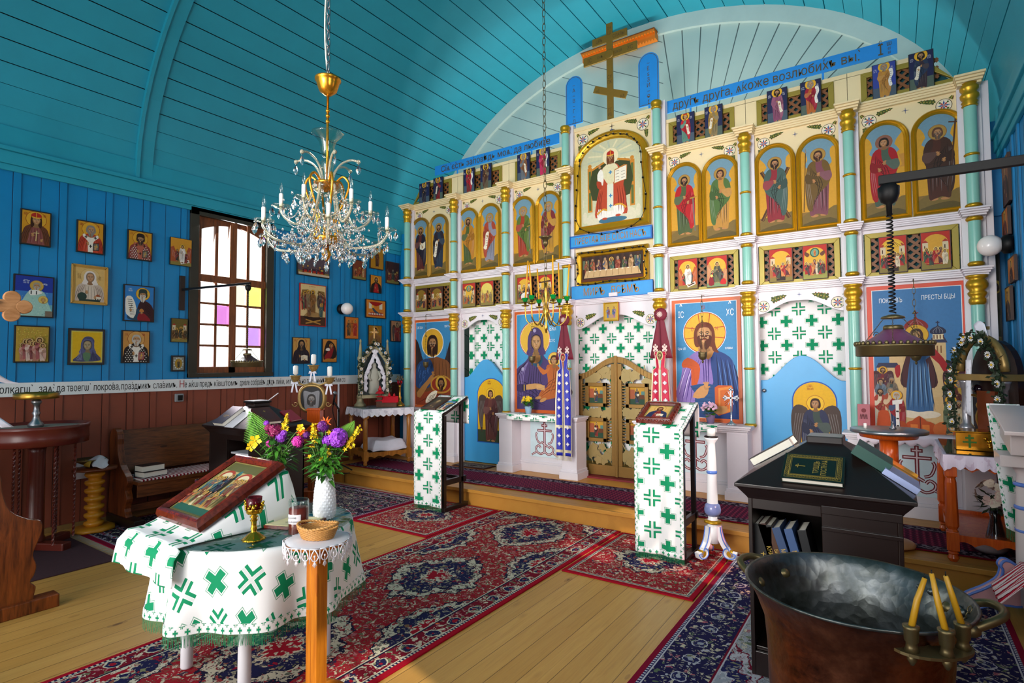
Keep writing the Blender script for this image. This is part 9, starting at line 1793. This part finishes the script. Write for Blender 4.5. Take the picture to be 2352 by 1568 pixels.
for z0,z1,nm in((H_-.12,H_-.03,'apron'),(.12,.19,'stretcher')):
 for q in((-1,-1,1,-1),(1,-1,1,1),(-1,1,1,1),(-1,-1,-1,1)):g=G();apron(g,q[0]*HX,q[1]*HY,q[2]*HX,q[3]*HY,z0,z1,4);g.build(nm,W_or,o)
g=G();g.box(-HX-.03,-HY-.03,H_-.03,HX+.02,HY+.03,H_-.008);g.build('tabletop',W_or,o,.003);g=G();g.box(-HX,-HY,.15,HX,HY,.165);g.build('shelf',W_or,o)
cl=lacecloth(o,HX+.04,HY+.05,H_-.002,.1,'lace_tablecloth',lacemat('pink_white_lace','#ecdcec','#c9a8c0',16,False));cl.parent=None;cl.location=o.location;tag(cl,'pinkish white lace cloth with wavy hem on the orange table','tablecloth')
g=G();g.box(-HX-.02,-HY-.03,H_+.003,HX+.03,HY+.04,H_+.008);q=g.build('glass_pane',thin('dark_table_glass','#8a9096',.4),None);q.location=o.location;q.name='glass_plate';tag(q,'dark glass plate lying on the lace of the orange table','glass');ZR=.197+H_+.009
o=E('gold_casket',(.5,5.35,ZR),'shiny gold casket with a green cross standing on the orange lace table','casket');M_mg=plain('polished_gold','#d8922a',.12,.9,.08);g=G();g.box(-.14,-.1,0,.14,.1,.13);g.build('box',M_mg,o,.004);g=G();g.box(-.17,-.12,.13,.16,.12,.14);g.build('lid',M_mg,o,.003);p=P();p.line([(-.06,.02),(-.06,.115)],.014,'#3a6a1c',0);p.line([(-.085,.09),(-.035,.09)],.014,'#3a6a1c',0);p.line([(-.1,.06),(-.02,.06)],.012,'#3a6a1c',0);k_=p.g.build('green_cross',PAINT,o);k_.location.y=-.1008
g=G();rnd=random.Random(3);[g.ball((.03+.08*rnd.random(),-.1,.03+.07*rnd.random()),.014,8,sc=(1,.5,.8))for k in range(14)];g.build('relief',M_mg,o)
Q=(.56,5.78,ZR);o=E('brass_candlestick',Q,'brass candlestick with a dark round cup before the large red-bordered icon','candlestick');g=G();g.lathe([(.07,0),(.072,.012),(.04,.03),(.02,.06),(.03,.09),(.02,.12),(.035,.18),(.036,.22),(.02,.27),(.032,.3),(.018,.33),(.022,.36),(.06,.375),(.065,.385),(.02,.39)],24);g.build('stem',M_brass,o);g=G();g.ball((0,0,.43),.052,16,sc=(1,1,.75));g.build('cup',plain('dark_plum_glass','#1a0c18',.08),o)
o=E('flower_vase',(.56,5.2,.363),'clear vase of cream and pink artificial roses on the low shelf of the orange table','vase');g=G();g.lathe([(.06,0),(.055,.02),(.03,.14),(.04,.2),(.036,.2),(.027,.14),(.05,.02)],24,caps=False);g.build('vase',thin('grey_glass','#c0c4cc',.35),o)
g=G();rnd=random.Random(6)
for k in range(18):
 d=Vector((rnd.gauss(0,1),rnd.gauss(-.3,1),rnd.gauss(.5,.7))).normalized();c_=Vector((0,0,.3))+d*.09
 for j in range(9):u=d.orthogonal().normalized();w_=d.cross(u);a=j*2.4;r=.008+.0035*j;e=u*cos(a)+w_*sin(a);f=u*cos(a+.9)+w_*sin(a+.9);h_=u*cos(a-.9)+w_*sin(a-.9);g.add([c_+d*(.02-.002*j),c_+h_*r+d*.012,c_+e*r*1.25+d*.016,c_+f*r+d*.012],[(0,1,2,3)],k%2)
g.build('roses',[plain('cream_rose','#e8d8c4',.7),plain('pink_rose','#d8b4a8',.7)],o)
g=G()
for k in range(60):a=rnd.random()*6.3;p_=Vector((.05*cos(a),.05*sin(a),.2+.1*rnd.random()));d=Vector((cos(a),sin(a),rnd.uniform(-.6,.6))).normalized();s_=d.cross(Vector((0,0,1))).normalized()*.014;g.add([p_,p_+d*.04+s_,p_+d*.08,p_+d*.04-s_],[(0,1,2,3)])
g.tube([(0,0,.02),(0,0,.3)],.01,6);stuff(g.build('leaves',M_leaf,o))
o=E('enamel_basin',(.55,5.45,.2),'white enamel basin on the floor boards under the orange table','basin');g=G();g.lathe([(.08,0),(.11,.04),(.12,.09),(.115,.09),(.1,.03)],30,caps=False);g.build('basin',M_white,o,solid=.003)
o=E('shrine',(.60,5.62,ZR),'gilt columned shrine at the right wall wreathed with daisies, dark inside','shrine',None,-.95)
for s_ in(-1,1):
 g=G();x=s_*.17;g.lathe([(.05,0),(.05,.03),(.035,.05),(.028,.06),(.026,.33),(.035,.34),(.04,.38),(.05,.4)],16,(x,-.04,.1));g.build('column',plain('silvered_column','#a8a4aa',.3,.6),o)
g=G();g.box(-.22,-.1,0,.22,.1,.1);g.box(-.23,-.1,.5,.23,.1,.55);g.build('base',M_agold,o,.004)
g=G();g.prism([(-.2,.1),(.2,.1),(.2,.55)]+[(.2*cos(R(a)),.55+.26*sin(R(a)))for a in range(10,171,16)]+[(-.2,.55)],.04,.09);g.build('back_panel',M_dark,o);g=G();q=[(.2*cos(R(a)),-.05,.57+.26*sin(R(a)))for a in range(0,181,12)];g.tube(q,.03,8);g.tube([(0,-.03,.82),(0,-.03,.95)],.014,8);g.box(-.05,-.04,.89,.05,-.02,.915);g.build('arch',M_agold,o)
g=G();g.grid(lambda a,b:(-.1+.05*a-.02*b,-.09,.66-.42*b-.02*sin(b*20)*a),3,16,uvf=lambda a,b:(a*.1,b*.5));g.build('lace_trim',M_lace2,o,solid=.002);g=G();g.box(-.08,-.03,.12,.08,.0,.42);g.build('icon_panel',plain('copper_icon','#7a3a1c',.3,.4),o)
garland(o,[(-.2,-.1,.12),(-.22,-.1,.35),(-.21,-.1,.55),(-.12,-.1,.76),(0,-.11,.84),(.12,-.1,.76),(.2,-.1,.55),(.22,-.1,.3),(.16,-.1,.1)],620,M_leaf,16,.038,12)
g=G();g.grid(lambda a,b:(-.05+.1*a+.03*b,-.06,.93-.1*b+.03*sin(a*3)),6,4);g.build('ribbon',M_rib,o,solid=.003)
o=E('lectern',(.66,4.62,.012),'white turned lectern with blue rings and pink scroll feet at the right edge','lectern');M_pw=plain('shaded_white_paint','#d2c6c4',.3,0,.04)  # white paint toned pinkish grey, its shade put into the base colour
g=G();g.lathe([(.07,.1),(.075,.12),(.075,.3),(.072,.5),(.07,.6),(.062,.8),(.058,.86),(.055,.9),(.075,.94),(.09,.95),(.09,.96)],28);g.build('column',M_pw,o)
for z in(.56,.7,.84):g=G();g.lathe([(.066,z-.012),(.074,z-.006),(.074,z+.006),(.064,z+.012)],28);g.build('ring',M_bg,o)
g=G();g.box(-.14,-.1,.95,.17,.16,1.02);T=Matrix.Translation((0,-.3,1.16))@Matrix.Rotation(R(11),4,'X');g.box(-.14,0,.0,.17,.62,.025,T=T);g.box(-.1,.1,-.15,.17,.5,0,T=T);g.build('desk',M_pw,o,.005)
for k,a in enumerate((pi+.2,pi/2)):
 g=G();T=Matrix.Rotation(a,4,'Z');q=cat([(.05,.3),(.1,.36),(.14,.37),(.16,.34),(.15,.31),(.17,.25),(.24,.19),(.32,.14),(.37,.09),(.38,.03),(.35,.0),(.3,.01),(.29,.05),(.24,.08),(.15,.1),(.05,.12)],True,4);g.prism(q,-.025,.025,0,None,T);f=g.build('scroll_foot',plain('pink_paint','#e0a8ac',.35),o,.003);g=G();[g.tube([T@Vector((x,y,z))for x,z in q],.008,5,closed=True)for y in(-.026,.026)];e_=g.build('blue_edge',M_bg,None);e_.parent=f
c_=E('lectern_cloth',(.66,4.62,.012),'narrow white green-cross cloth hanging from the lectern at the right edge','cloth');zt_=1.16+.62*sin(R(11))+.03;yb=-.3+.62*cos(R(11))+.03
def rf(u,v):return(-.15+.17*u+.07*(1-v)*1.0,yb-.02*sin(u*8)*(1-v)-.05*(1-v),.5+(zt_-.5)*v-.08*u*(1-v))
g=G();g.grid(rf,12,30,uvf=lambda u,v:(.2*u+.03,(zt_-.5)*v));g.build('cloth',crossmat('narrow_cloth_crosses',.2,cs=.46),c_,solid=.003);g=G();[g.grid(lambda u,v:tuple(Vector(rf(a+.1*u,v))+Vector((0,-.004,0))),2,24,uvf=lambda u,v:(u*.03+.01,v*.85))for a in(0,.9)];g.build('border',M_cband,c_);g=G();fringe(g,[rf(u/12,0)for u in range(13)],.07,1.6);g.build('fringe',M_fr,c_)
o=E('striped_cover',(.66,4.36,.012),'red and white striped cloth over a low step at the right edge','cloth');M_st=stripes('red_white_stripes','#c8233c','#f0dede',.035,'UV',1,.02)
g=G();g.grid(lambda u,v:(-.16+.35*u-(.05*max(0,.25-u)*4 if u<.25 else 0),-.22+.34*v-.0,.4 if u>.25 else.4-(.25-u)*4*.16-.02*sin(v*20)*(.25-u)*4),16,10,uvf=lambda u,v:(u*.4,v*.36+u*.05));g.build('cloth',M_st,o,solid=.004);g=G();g.box(-.07,-.2,0,.17,.06,.39);g.build('step_box',M_pw,o)
XR_=XR-.0145
def rwi(y0,y1,z0,z1,label,draw):
 p,iw,ih,done=icon_board(y1-y0,z1-z0,.022,'wall_icon',label,'icons on the right wall',ICON_BROWN,(XR_,(y0+y1)/2,(z0+z1)/2),-pi/2,.012);draw(p,iw,ih);done()
rwi(6.0,6.3,2.92,3.32,'dark red icon highest on the right wall',D('#8a5a3a','#5a2a24','#3a2420',51,halo='#a8683a'));rwi(6.1,6.4,2.66,2.9,'orange icon just above the right globe lamp',D('#c8702a','#8a2a1c','#5a2a1c',52));rwi(5.9,6.2,2.25,2.46,'orange icon just below the right globe lamp',D('#c8742a','#3a3a34','#6a2a1c',53));rwi(6.15,6.4,1.95,2.24,'gold icon lowest on the right wall behind the shrine',D('#c8923a','#5a3a2a','#3a2a24',54))
globe((XR_,6.12,2.58),-1,.088,'round white globe lamp on the right wall')
a_=ony(2284,735,6.575);b_=ony(2312,735,6.575);p,iw,ih,done=icon_board(.15,1.0,.02,'dark_painting','tall dark framed painting in the corner right of the last column',None,ICON_EDGE,(.735,6.578,2.2),0,.012,'picture');scene(p,iw,ih,'#2a2c1c',['#3a2c1c','#4a4a34'],4,n=2,hill='#3a3a22',towers=False);done()
def pot(loc,label,petal,potm,n,seed):
 o=E('potted_flower',loc,label,'plant');g=G();g.lathe([(.035,0),(.05,.09),(.052,.1),(.045,.1),(.04,.08)],20);g.build('pot',potm,o);rnd=random.Random(seed);g=G()
 for k in range(90):a=rnd.random()*6.3;r=.08*sqrt(rnd.random());p_=Vector((r*cos(a)*.6,r*sin(a)*.6,.09+.09*rnd.random()));d=Vector((cos(a),sin(a),rnd.uniform(-.4,.9))).normalized();s_=d.cross(Vector((0,0,1))).normalized()*.018;g.add([p_,p_+d*.025+s_,p_+d*.055,p_+d*.025-s_],[(0,1,2,3)])
 stuff(g.build('leaves',[M_leaf2],o));g=G()
 for k in range(n):
  a=rnd.random()*6.3;r=.085*sqrt(rnd.random());c_=Vector((r*cos(a),r*sin(a)-.02,.17+.07*rnd.random()-.3*r));d=Vector((rnd.gauss(0,.5),-.7,.6)).normalized();u=d.orthogonal().normalized();w_=d.cross(u)
  for j in range(5):t=2*pi*j/5;e=u*cos(t)+w_*sin(t);f=u*cos(t+.5)+w_*sin(t+.5);h_=u*cos(t-.5)+w_*sin(t-.5);g.add([c_,c_+h_*.012,c_+e*.018+d*.003,c_+f*.012],[(0,1,2,3)])
 g.build('blossoms',petal,o);return o
q=ony(1211,948,6.17);pot((q.x,6.2,.953),'small yellow-flowering plant in a pale blue pot on the left ledge',YP_,plain('pale_blue_pot','#8fb0c8',.35),40,2)
q=ony(1632,970,6.2);pot((q.x,6.2,.953),'pink-flowering plant in a mauve pot on the ledge behind the right lectern',plain('pale_pink_petal','#e0b4cc',.6),plain('mauve_pot','#7a6488',.35),60,3)
q=ony(1680,975,6.2);o=E('altar_cross',(q.x,6.2,.953),'clear glass and silver standing cross on the ledge beside the pink plant','cross');M_sil=plain('silver','#c0c6d0',.2,.8);g=G();g.lathe([(.055,0),(.045,.012),(.015,.03),(.008,.06),(.008,.2)],24);g.build('foot',M_sil,o);g=G();g.box(-.008,-.006,.18,.008,.006,.36);g.box(-.05,-.006,.275,.05,.006,.29)
for(x,z)in((0,.37),(-.06,.282),(.06,.282)):[g.ball((x+.014*cos(t),0,z+.014*sin(t)),.012,8,sc=(1,.4,1))for t in(0,1.57,3.14,4.71)]
[g.box(-.002,-.002,.04,.002,.002,.075,T=Matrix.Translation((0,0,.282))@Matrix.Rotation(k*pi/4+pi/8,4,'Y'))for k in range(8)];g.build('cross',M_sil,o)
def ledgecloth(x0,x1,label):
 o=E('ledge_cloth',((x0+x1)/2,6.2,.951),label,'cloth');hw=(x1-x0)/2;n=8;prof=[(.15,.003)]+[(-.12+0*k,.003)for k in(0,)]+[(-.128,-.005),(-.13,-.03),(-.131,-.075)]
 m2=len(prof)-1
 def f(u,v):k=min(m2-1,int(v*m2));t=v*m2-k;return(-hw+2*hw*u,prof[k][0]+(prof[k+1][0]-prof[k][0])*t-.003*sin(u*18)*v,prof[k][1]+(prof[k+1][1]-prof[k][1])*t)
 g=G();g.grid(f,30,m2*3,uvf=lambda u,v:(2*hw*u+.07,.07-.35*v));g.build('cloth',M_cross,o,solid=.002);return o
ledgecloth(-4.25,-3.42,'white green-cross runner hanging over the ledge under the purple-veiled mother icon');ledgecloth(-2.42,-1.55,'white green-cross runner hanging over the ledge behind the right lectern')
o=E('lace_runner',(.2,6.2,.951),'pink-white scalloped runner along the ledge under the red-bordered icon','cloth');g=G();n=80;hw=.5;pr_=lambda u:-.06-.035*abs(sin(u*pi*11));g.grid(lambda u,v:(-hw+2*hw*u,.1-.23*min(1,v*2),.003 if v<=.5 else.003+pr_(u)*(v-.5)*2),n,6);g.build('cloth',plain('pinkish_cloth','#ecdfea',.7),o,solid=.002)
M_bur=plain('burgundy_velvet','#6a0a26',.7,0,.2,12);M_blv=plain('royal_blue_cloth','#1a22a0',.55,0,.15,12);M_crm=plain('crimson_cloth','#b80a3c',.55,0,.15,12);M_slv=plain('silver_braid','#c4b89a',.45,.3,.2,60)
def stole(x,zt,zb,col,label,lab2,icon_c,seed):
 y=6.06;o=E('rosette_ribbon',(x,y,zt),lab2,'ribbon',None);T=Matrix.Rotation(pi/2,4,'X')
 g=G();g.lathe([(.001,.03),(.03,.028),(.06,.02),(.072,.01),(.075,0),(.001,0)],32,T=T,ripple=lambda a,z:.05*sin(a*14));g.build('rosette',M_bur,o)
 for s_ in(-1,1):g=G();g.grid(lambda u,v:(s_*.012+(.07*u-.035)*(.6+1.2*v)+s_*.055*v,-.004-.006*s_-.004*sin(u*6),-.02-.47*v),6,10);g.build('tail',M_bur,o,solid=.004)
 p=P();c_='#d8c0b8'
 for k in range(6):a=k*pi/6;p.line([(-.035*cos(a),-.035*sin(a)),(.035*cos(a),.035*sin(a))],.005,c_,0)
 p.ring(0,0,.022,.005,c_,14)
 for s_ in(-1,1):
  for(a,b,r)in((0,0,.018),(.018,.02,.012),(-.018,.02,.012),(.018,-.02,.012),(-.018,-.02,.012),(0,.04,.01),(0,-.04,.01)):p.ell(s_*.052+a,-.38+b,r,r*1.2,c_,8)
 k=p.g.build('embroidery',PAINT,o);k.location.y=-.032
 z1=zt-.36;o=E('stole',(x,y-.03,z1),label,'stole');h=z1-zb;g=G();w0,w1=.075,.12
 for s_ in(-1,1):
  def f(u,v):
   gap=.03*max(0,1-v*5)if v<.22 else.0;xc=s_*(.004+gap+(.11*u if v>.22 else.06*u)*1.0*(.62+.38*min(1,v*2)));return(xc,-.008*sin(u*5+v*3)-.004,.09*(1-((v/.1)-1)**2)*(1 if v<.1 else 0)+(.09 if v>=.1 else 0)-.09-(h)*max(0,v-.02))
  g=G();g.grid(f,8,40);g.build('panel',col,o,solid=.005)
  g=G();[g.grid(lambda u,v:tuple(Vector(f(a+.12*u,v))+Vector((0,-.006,0))),2,40)for a in(0,.88)];[g.grid(lambda u,v:tuple(Vector(f(u,b+.025*v))+Vector((0,-.007,0))),6,1)for b in(.72,.945)];g.build('braid',M_slv,o)
  g=G();fringe(g,[Vector(f(u/8,1))for u in range(9)],.06,2);g.build('fringe',M_slv,o)
  p=P();rr=.024
  for j in range(9):
   v=.26+.075*j+(.03 if j>5 else 0);q=f(.5,v);
   for a in range(4):t=a*pi/2;p.ell(q[0]+rr*.55*cos(t),q[2]+rr*.55*sin(t),rr*.42,rr*.42,'#d4d0d8',8)
   p.ell(q[0],q[2],rr*.35,rr*.35,'#f0ecec',8)
  k=p.g.build('embroidered_crosses',PAINT,o);k.location.y=-.018
 p=P();p.ell(0,-.1,.036,.055,'#d8c8a0',20);p.ell(0,-.1,.03,.048,icon_c,20);head(p,0,-.1,.022,'#b88a54','#3a2014','#4a2c1a' if icon_c!='#a82030' else None,None);k=p.g.build('oval_icon',PAINT,o);k.location.y=-.016;return o
q=ony(1296,735,6.06);stole(q.x,q.z,ony(1290,1050,6.06).z,M_blv,'blue stole with silver crosses left of the gilded doors','burgundy rosette ribbon above the blue stole','#a82030',1);q=ony(1517,722,6.06);stole(q.x,q.z,ony(1500,1000,6.06).z-.28,M_crm,'crimson stole with silver crosses right of the gilded doors','burgundy rosette ribbon above the crimson stole','#7a7a3a',2)
q=ony(1313,800,6.2);o=E('censer',(q.x,6.12,1.2),'small silver censer hanging on chains beside the blue stole','censer');g=G();g.lathe([(.015,0),(.04,.03),(.045,.06),(.03,.1),(.012,.13),(.02,.15),(.001,.17)],16);g.build('cup',M_oldbrass,o);g=G();[g.tube([(s_*.03,0,.08),(s_*.012,0,.4),(0,0,.7)],.003,5)for s_ in(-1,1)];g.build('chain',M_sil,o)
q=ony(1318,950,6.2);o=E('white_book',(q.x+.01,6.17,.951),'pale upright booklet on the left ledge behind the blue stole','book');g=G();g.box(-.03,-.01,0,.03,.01,.24);g.build('cover',M_white,o)
def persian(name,hw,hl,per,a,b,cols,ends=(1,1),fs=1.0,bw=.19,seed=0.,y0=0.):
 F,MD,CR,BD,DKc,ED=[C(c_)for c_ in cols];M=Mat(name,.95,0,.05);co_=M.coord();x,y,z=M.xyz(co_);ax=xabs(x)
 d=hw-ax
 if ends[0]:d=xmin(d,y+hl)
 if ends[1]:d=xmin(d,hl-y)
 yc=y+y0;n=M.noise(co_,14*fs,3,.6);n2=M.noise(co_,45*fs,2)
 def med(px,yq,aa,bb):
  yy=xabs(yq%per-per/2);ang=xat(yy/bb,px/aa+.001);return(px/aa+yy/bb*.9)*.68+xsqrt(px*px/(aa*aa)+yy*yy/(bb*bb))*.36+xsin(ang*10)*.05+(n-.5)*.5
 m1=med(ax,yc+per/2,a,b);m2=med(hw-bw-ax,yc,a*.62,b*.95);m_=xmin(m1,m2)
 nw=M.noise(co_,18*fs,2);nw2=M.noise(M.vec(x+7.3,y-3.1,0),18*fs,2);wv=M.vec(x+(nw-.5)*.09,y+(nw2-.5)*.09,0);dv,cv=M.vor(wv,27*fs);dv2,cv2=M.vor(wv,60*fs);cc=M.xyz(cv);cc2=M.xyz(cv2)
 fl=M.ramp(cc[0],[(0,'#d8ccb0'),(.3,'#6a7a5a'),(.5,cols[2]),(.7,'#b86a74'),(.85,'#22284a')]);r_=[e for e in fl.node.color_ramp.elements];fl.node.color_ramp.interpolation='CONSTANT'
 f1=(dv<.36)*(dv>.1);f2=(dv2<.34)*(cc2[0]>.4);vine=(xabs(n2-.5)<.03)
 field=M.mixc(f1*.9,F,fl);field=M.mixc(f2*.75,field,C('#cfc4ae'));field=M.mixc(vine*.6,field,C('#5a5a44'))
 inner=M.mixc(f1*.85,MD,M.ramp(cc[1],[(0,'#d8ccb0'),(.45,'#8a8a5a'),(.75,cols[0])]));inner=M.mixc(f2*.6,inner,C('#b8ae94'))
 ring=M.mixc(f1*(cc[0]>.3)*.9,CR,C('#5a6054'));ring=M.mixc((dv2<.42)*(cc2[1]>.3)*.9,ring,DKc);ring=M.mixc((dv2<.3)*(cc2[2]>.7)*.7,ring,F);ring=M.mixc(f1*(cc[2]>.7)*.8,ring,F)
 c_=M.mixc((m_<.98),field,DKc);c_=M.mixc((m_<.93),c_,ring);c_=M.mixc((m_<.74),c_,DKc);c_=M.mixc((m_<.7),c_,inner);c_=M.mixc((m_<.34),c_,ring);c_=M.mixc((m_<.24),c_,F);c_=M.mixc((m_<.24)*f1,c_,CR)
 t=y+(0 if not any(ends)else 0);mo=xabs(t%.2-.1);db=xabs(d-bw*.55);mm=xsqrt(mo*mo+db*db*1.2)+(n-.5)*.075
 bd=M.mixc(f1*.9,BD,fl);bd=M.mixc(f2*.6,bd,C('#cfc4ae'));bd=M.mixc((mm<.048),bd,CR);bd=M.mixc((mm<.04),bd,inner);bd=M.mixc((mm<.012),bd,F)
 c_=M.mixc((d<bw),c_,CR);c_=M.mixc((d<bw-.008),c_,DKc);c_=M.mixc((d<bw-.02),c_,bd);dash=(t%.024<.012);c_=M.mixc((d<.062),c_,CR);c_=M.mixc((d<.054),c_,MD);c_=M.mixc((d<.05)*dash,c_,CR);c_=M.mixc((d<.036),c_,ED)
 k=M.noise(co_,240,2);c_=M.mixc(k*.3,c_,(0.02,0.015,0.02,1));M.base(c_);M.bump(k,.3,.004);return M.m
RED=('#a01528','#20224a','#cfc6ae','#7a1226','#1c1c38','#a80c24')
def carpet(x0,x1,y0,y1,z,mat,label,t=.01,ends_fringe=(),rot=0):
 o=E('carpet',((x0+x1)/2,(y0+y1)/2,z),label,'carpet',None,rot);hw,hl=(x1-x0)/2,(y1-y0)/2;g=G();g.box(-hw,-hl,0,hw,hl,t);g.build('pile',mat,o,.003)
 for s_ in ends_fringe:
  g=G();rnd=random.Random(2)
  for k in range(int(hw*2/.008)):x=-hw+.008*k;l=rnd.uniform(.05,.09);dx=rnd.gauss(0,.02);g.add([(x,s_*hl,.004),(x+.006,s_*hl,.004),(x+.006+dx,s_*(hl+l),.003),(x+dx,s_*(hl+l),.003)],[(0,1,2,3)])
  stuff(g.build('fringe',plain('carpet_fringe','#b8aa98',.9),o))
 return o
hw=.705;carpet(-3.6,-2.19,-.6,5.02,.001,persian('red_persian_runner',hw,2.81,1.3,.42,.5,RED,(0,0),1.0,.2,y0=.3),'long red medallion carpet running up the middle to the step')
carpet(-4.66,-3.62,3.86,5.0,.001,persian('red_small_carpet',.52,.57,3.2,.36,.3,RED,(1,1),1.0,.036,y0=0),'small red carpet with a pale medallion under the left draped lectern')
carpet(-2.17,-1.16,3.83,5.0,.001,persian('red_small_carpet_right',.505,.585,3.2,.36,.32,RED,(1,1),1.0,.036),'small red carpet with a pale medallion under the right draped lectern')
carpet(-1.145,.55,-.6,4.95,.001,persian('blue_cream_runner',.85,2.775,1.5,.4,.5,('#a8aab4','#2a2a5a','#c8c4cc','#26224c','#7a1830','#8a1030'),(0,1),1.0,.36),'wide navy and cream patterned carpet running along the right side',.01,(1,))
carpet(-6.66,-4.68,2.1,4.93,.001,persian('navy_red_rug',.99,1.415,4.0,.6,.7,('#2e2442','#8a1432','#a8a4b8','#2a1c34','#7a1430','#8a1030'),(1,1),.9,.3),'navy rug with a red centre and pale fringes beside the pew',.01,(-1,1))
M=Mat('burgundy_lattice_runner',.95,0,.05);x,y,z=M.xyz(M.coord());d=.37-xabs(y);u=xabs((x+y*1.6)%.09-.045);v=xabs((x-y*1.6)%.09-.045);n=M.noise(M.coord(),60,2);n2=M.noise(M.coord(),28,3)
c_=M.mixc((xmin(u,v)>.02),C('#4a2036'),C('#8a2446'));c_=M.mixc((xmax(u,v)<.012),c_,C('#b8586a'));c_=M.mixc((d<.15),c_,M.mixc((n2>.52),C('#2e2230'),C('#8a7a86')));c_=M.mixc((d<.02),c_,C('#7a0c22'));c_=M.mixc(n*.3,c_,(0.02,0.01,0.02,1));M.base(c_)
carpet(-6.5,.8,5.26,6.0,.184,M.m,'narrow burgundy lattice runner lying along the raised step',.008)
carpet(-5.2,-4.62,6.06,6.34,.184,persian('brown_mat',.29,.14,3,.3,.2,('#3a2a2a','#6a5a54','#8a7a70','#2a1c1c','#1c1414','#4a2420'),(1,1),1.4,.02),'small brown scrolled mat before the left side door',.006)
carpet(-6.6,-5.35,1.4,2.02,.001,plain('burgundy_doormat','#3a1822',.95,0,.4,40),'plain dark burgundy mat under the round sand stand',.008)
for(px,py,m)in((578,1415,YP_),(998,1432,OP_)):q=onz(px,py,.012);o=E('petal',q,{1:'fallen yellow petal lying on the red carpet under the table',0:'fallen orange petal lying near the edge of the red carpet'}[int(m is YP_)],'petal');g=G();g.add([(0,0,0),(.02,.004,.004),(.03,.02,.001),(.008,.016,.003)],[(0,1,2,3)]);g.build('petal',m,o)
for o in COL.objects:
 if 'label' in o and not 4<=len(o['label'].split())<=16:print('LABEL',len(o['label'].split()),o.name,o['label'])
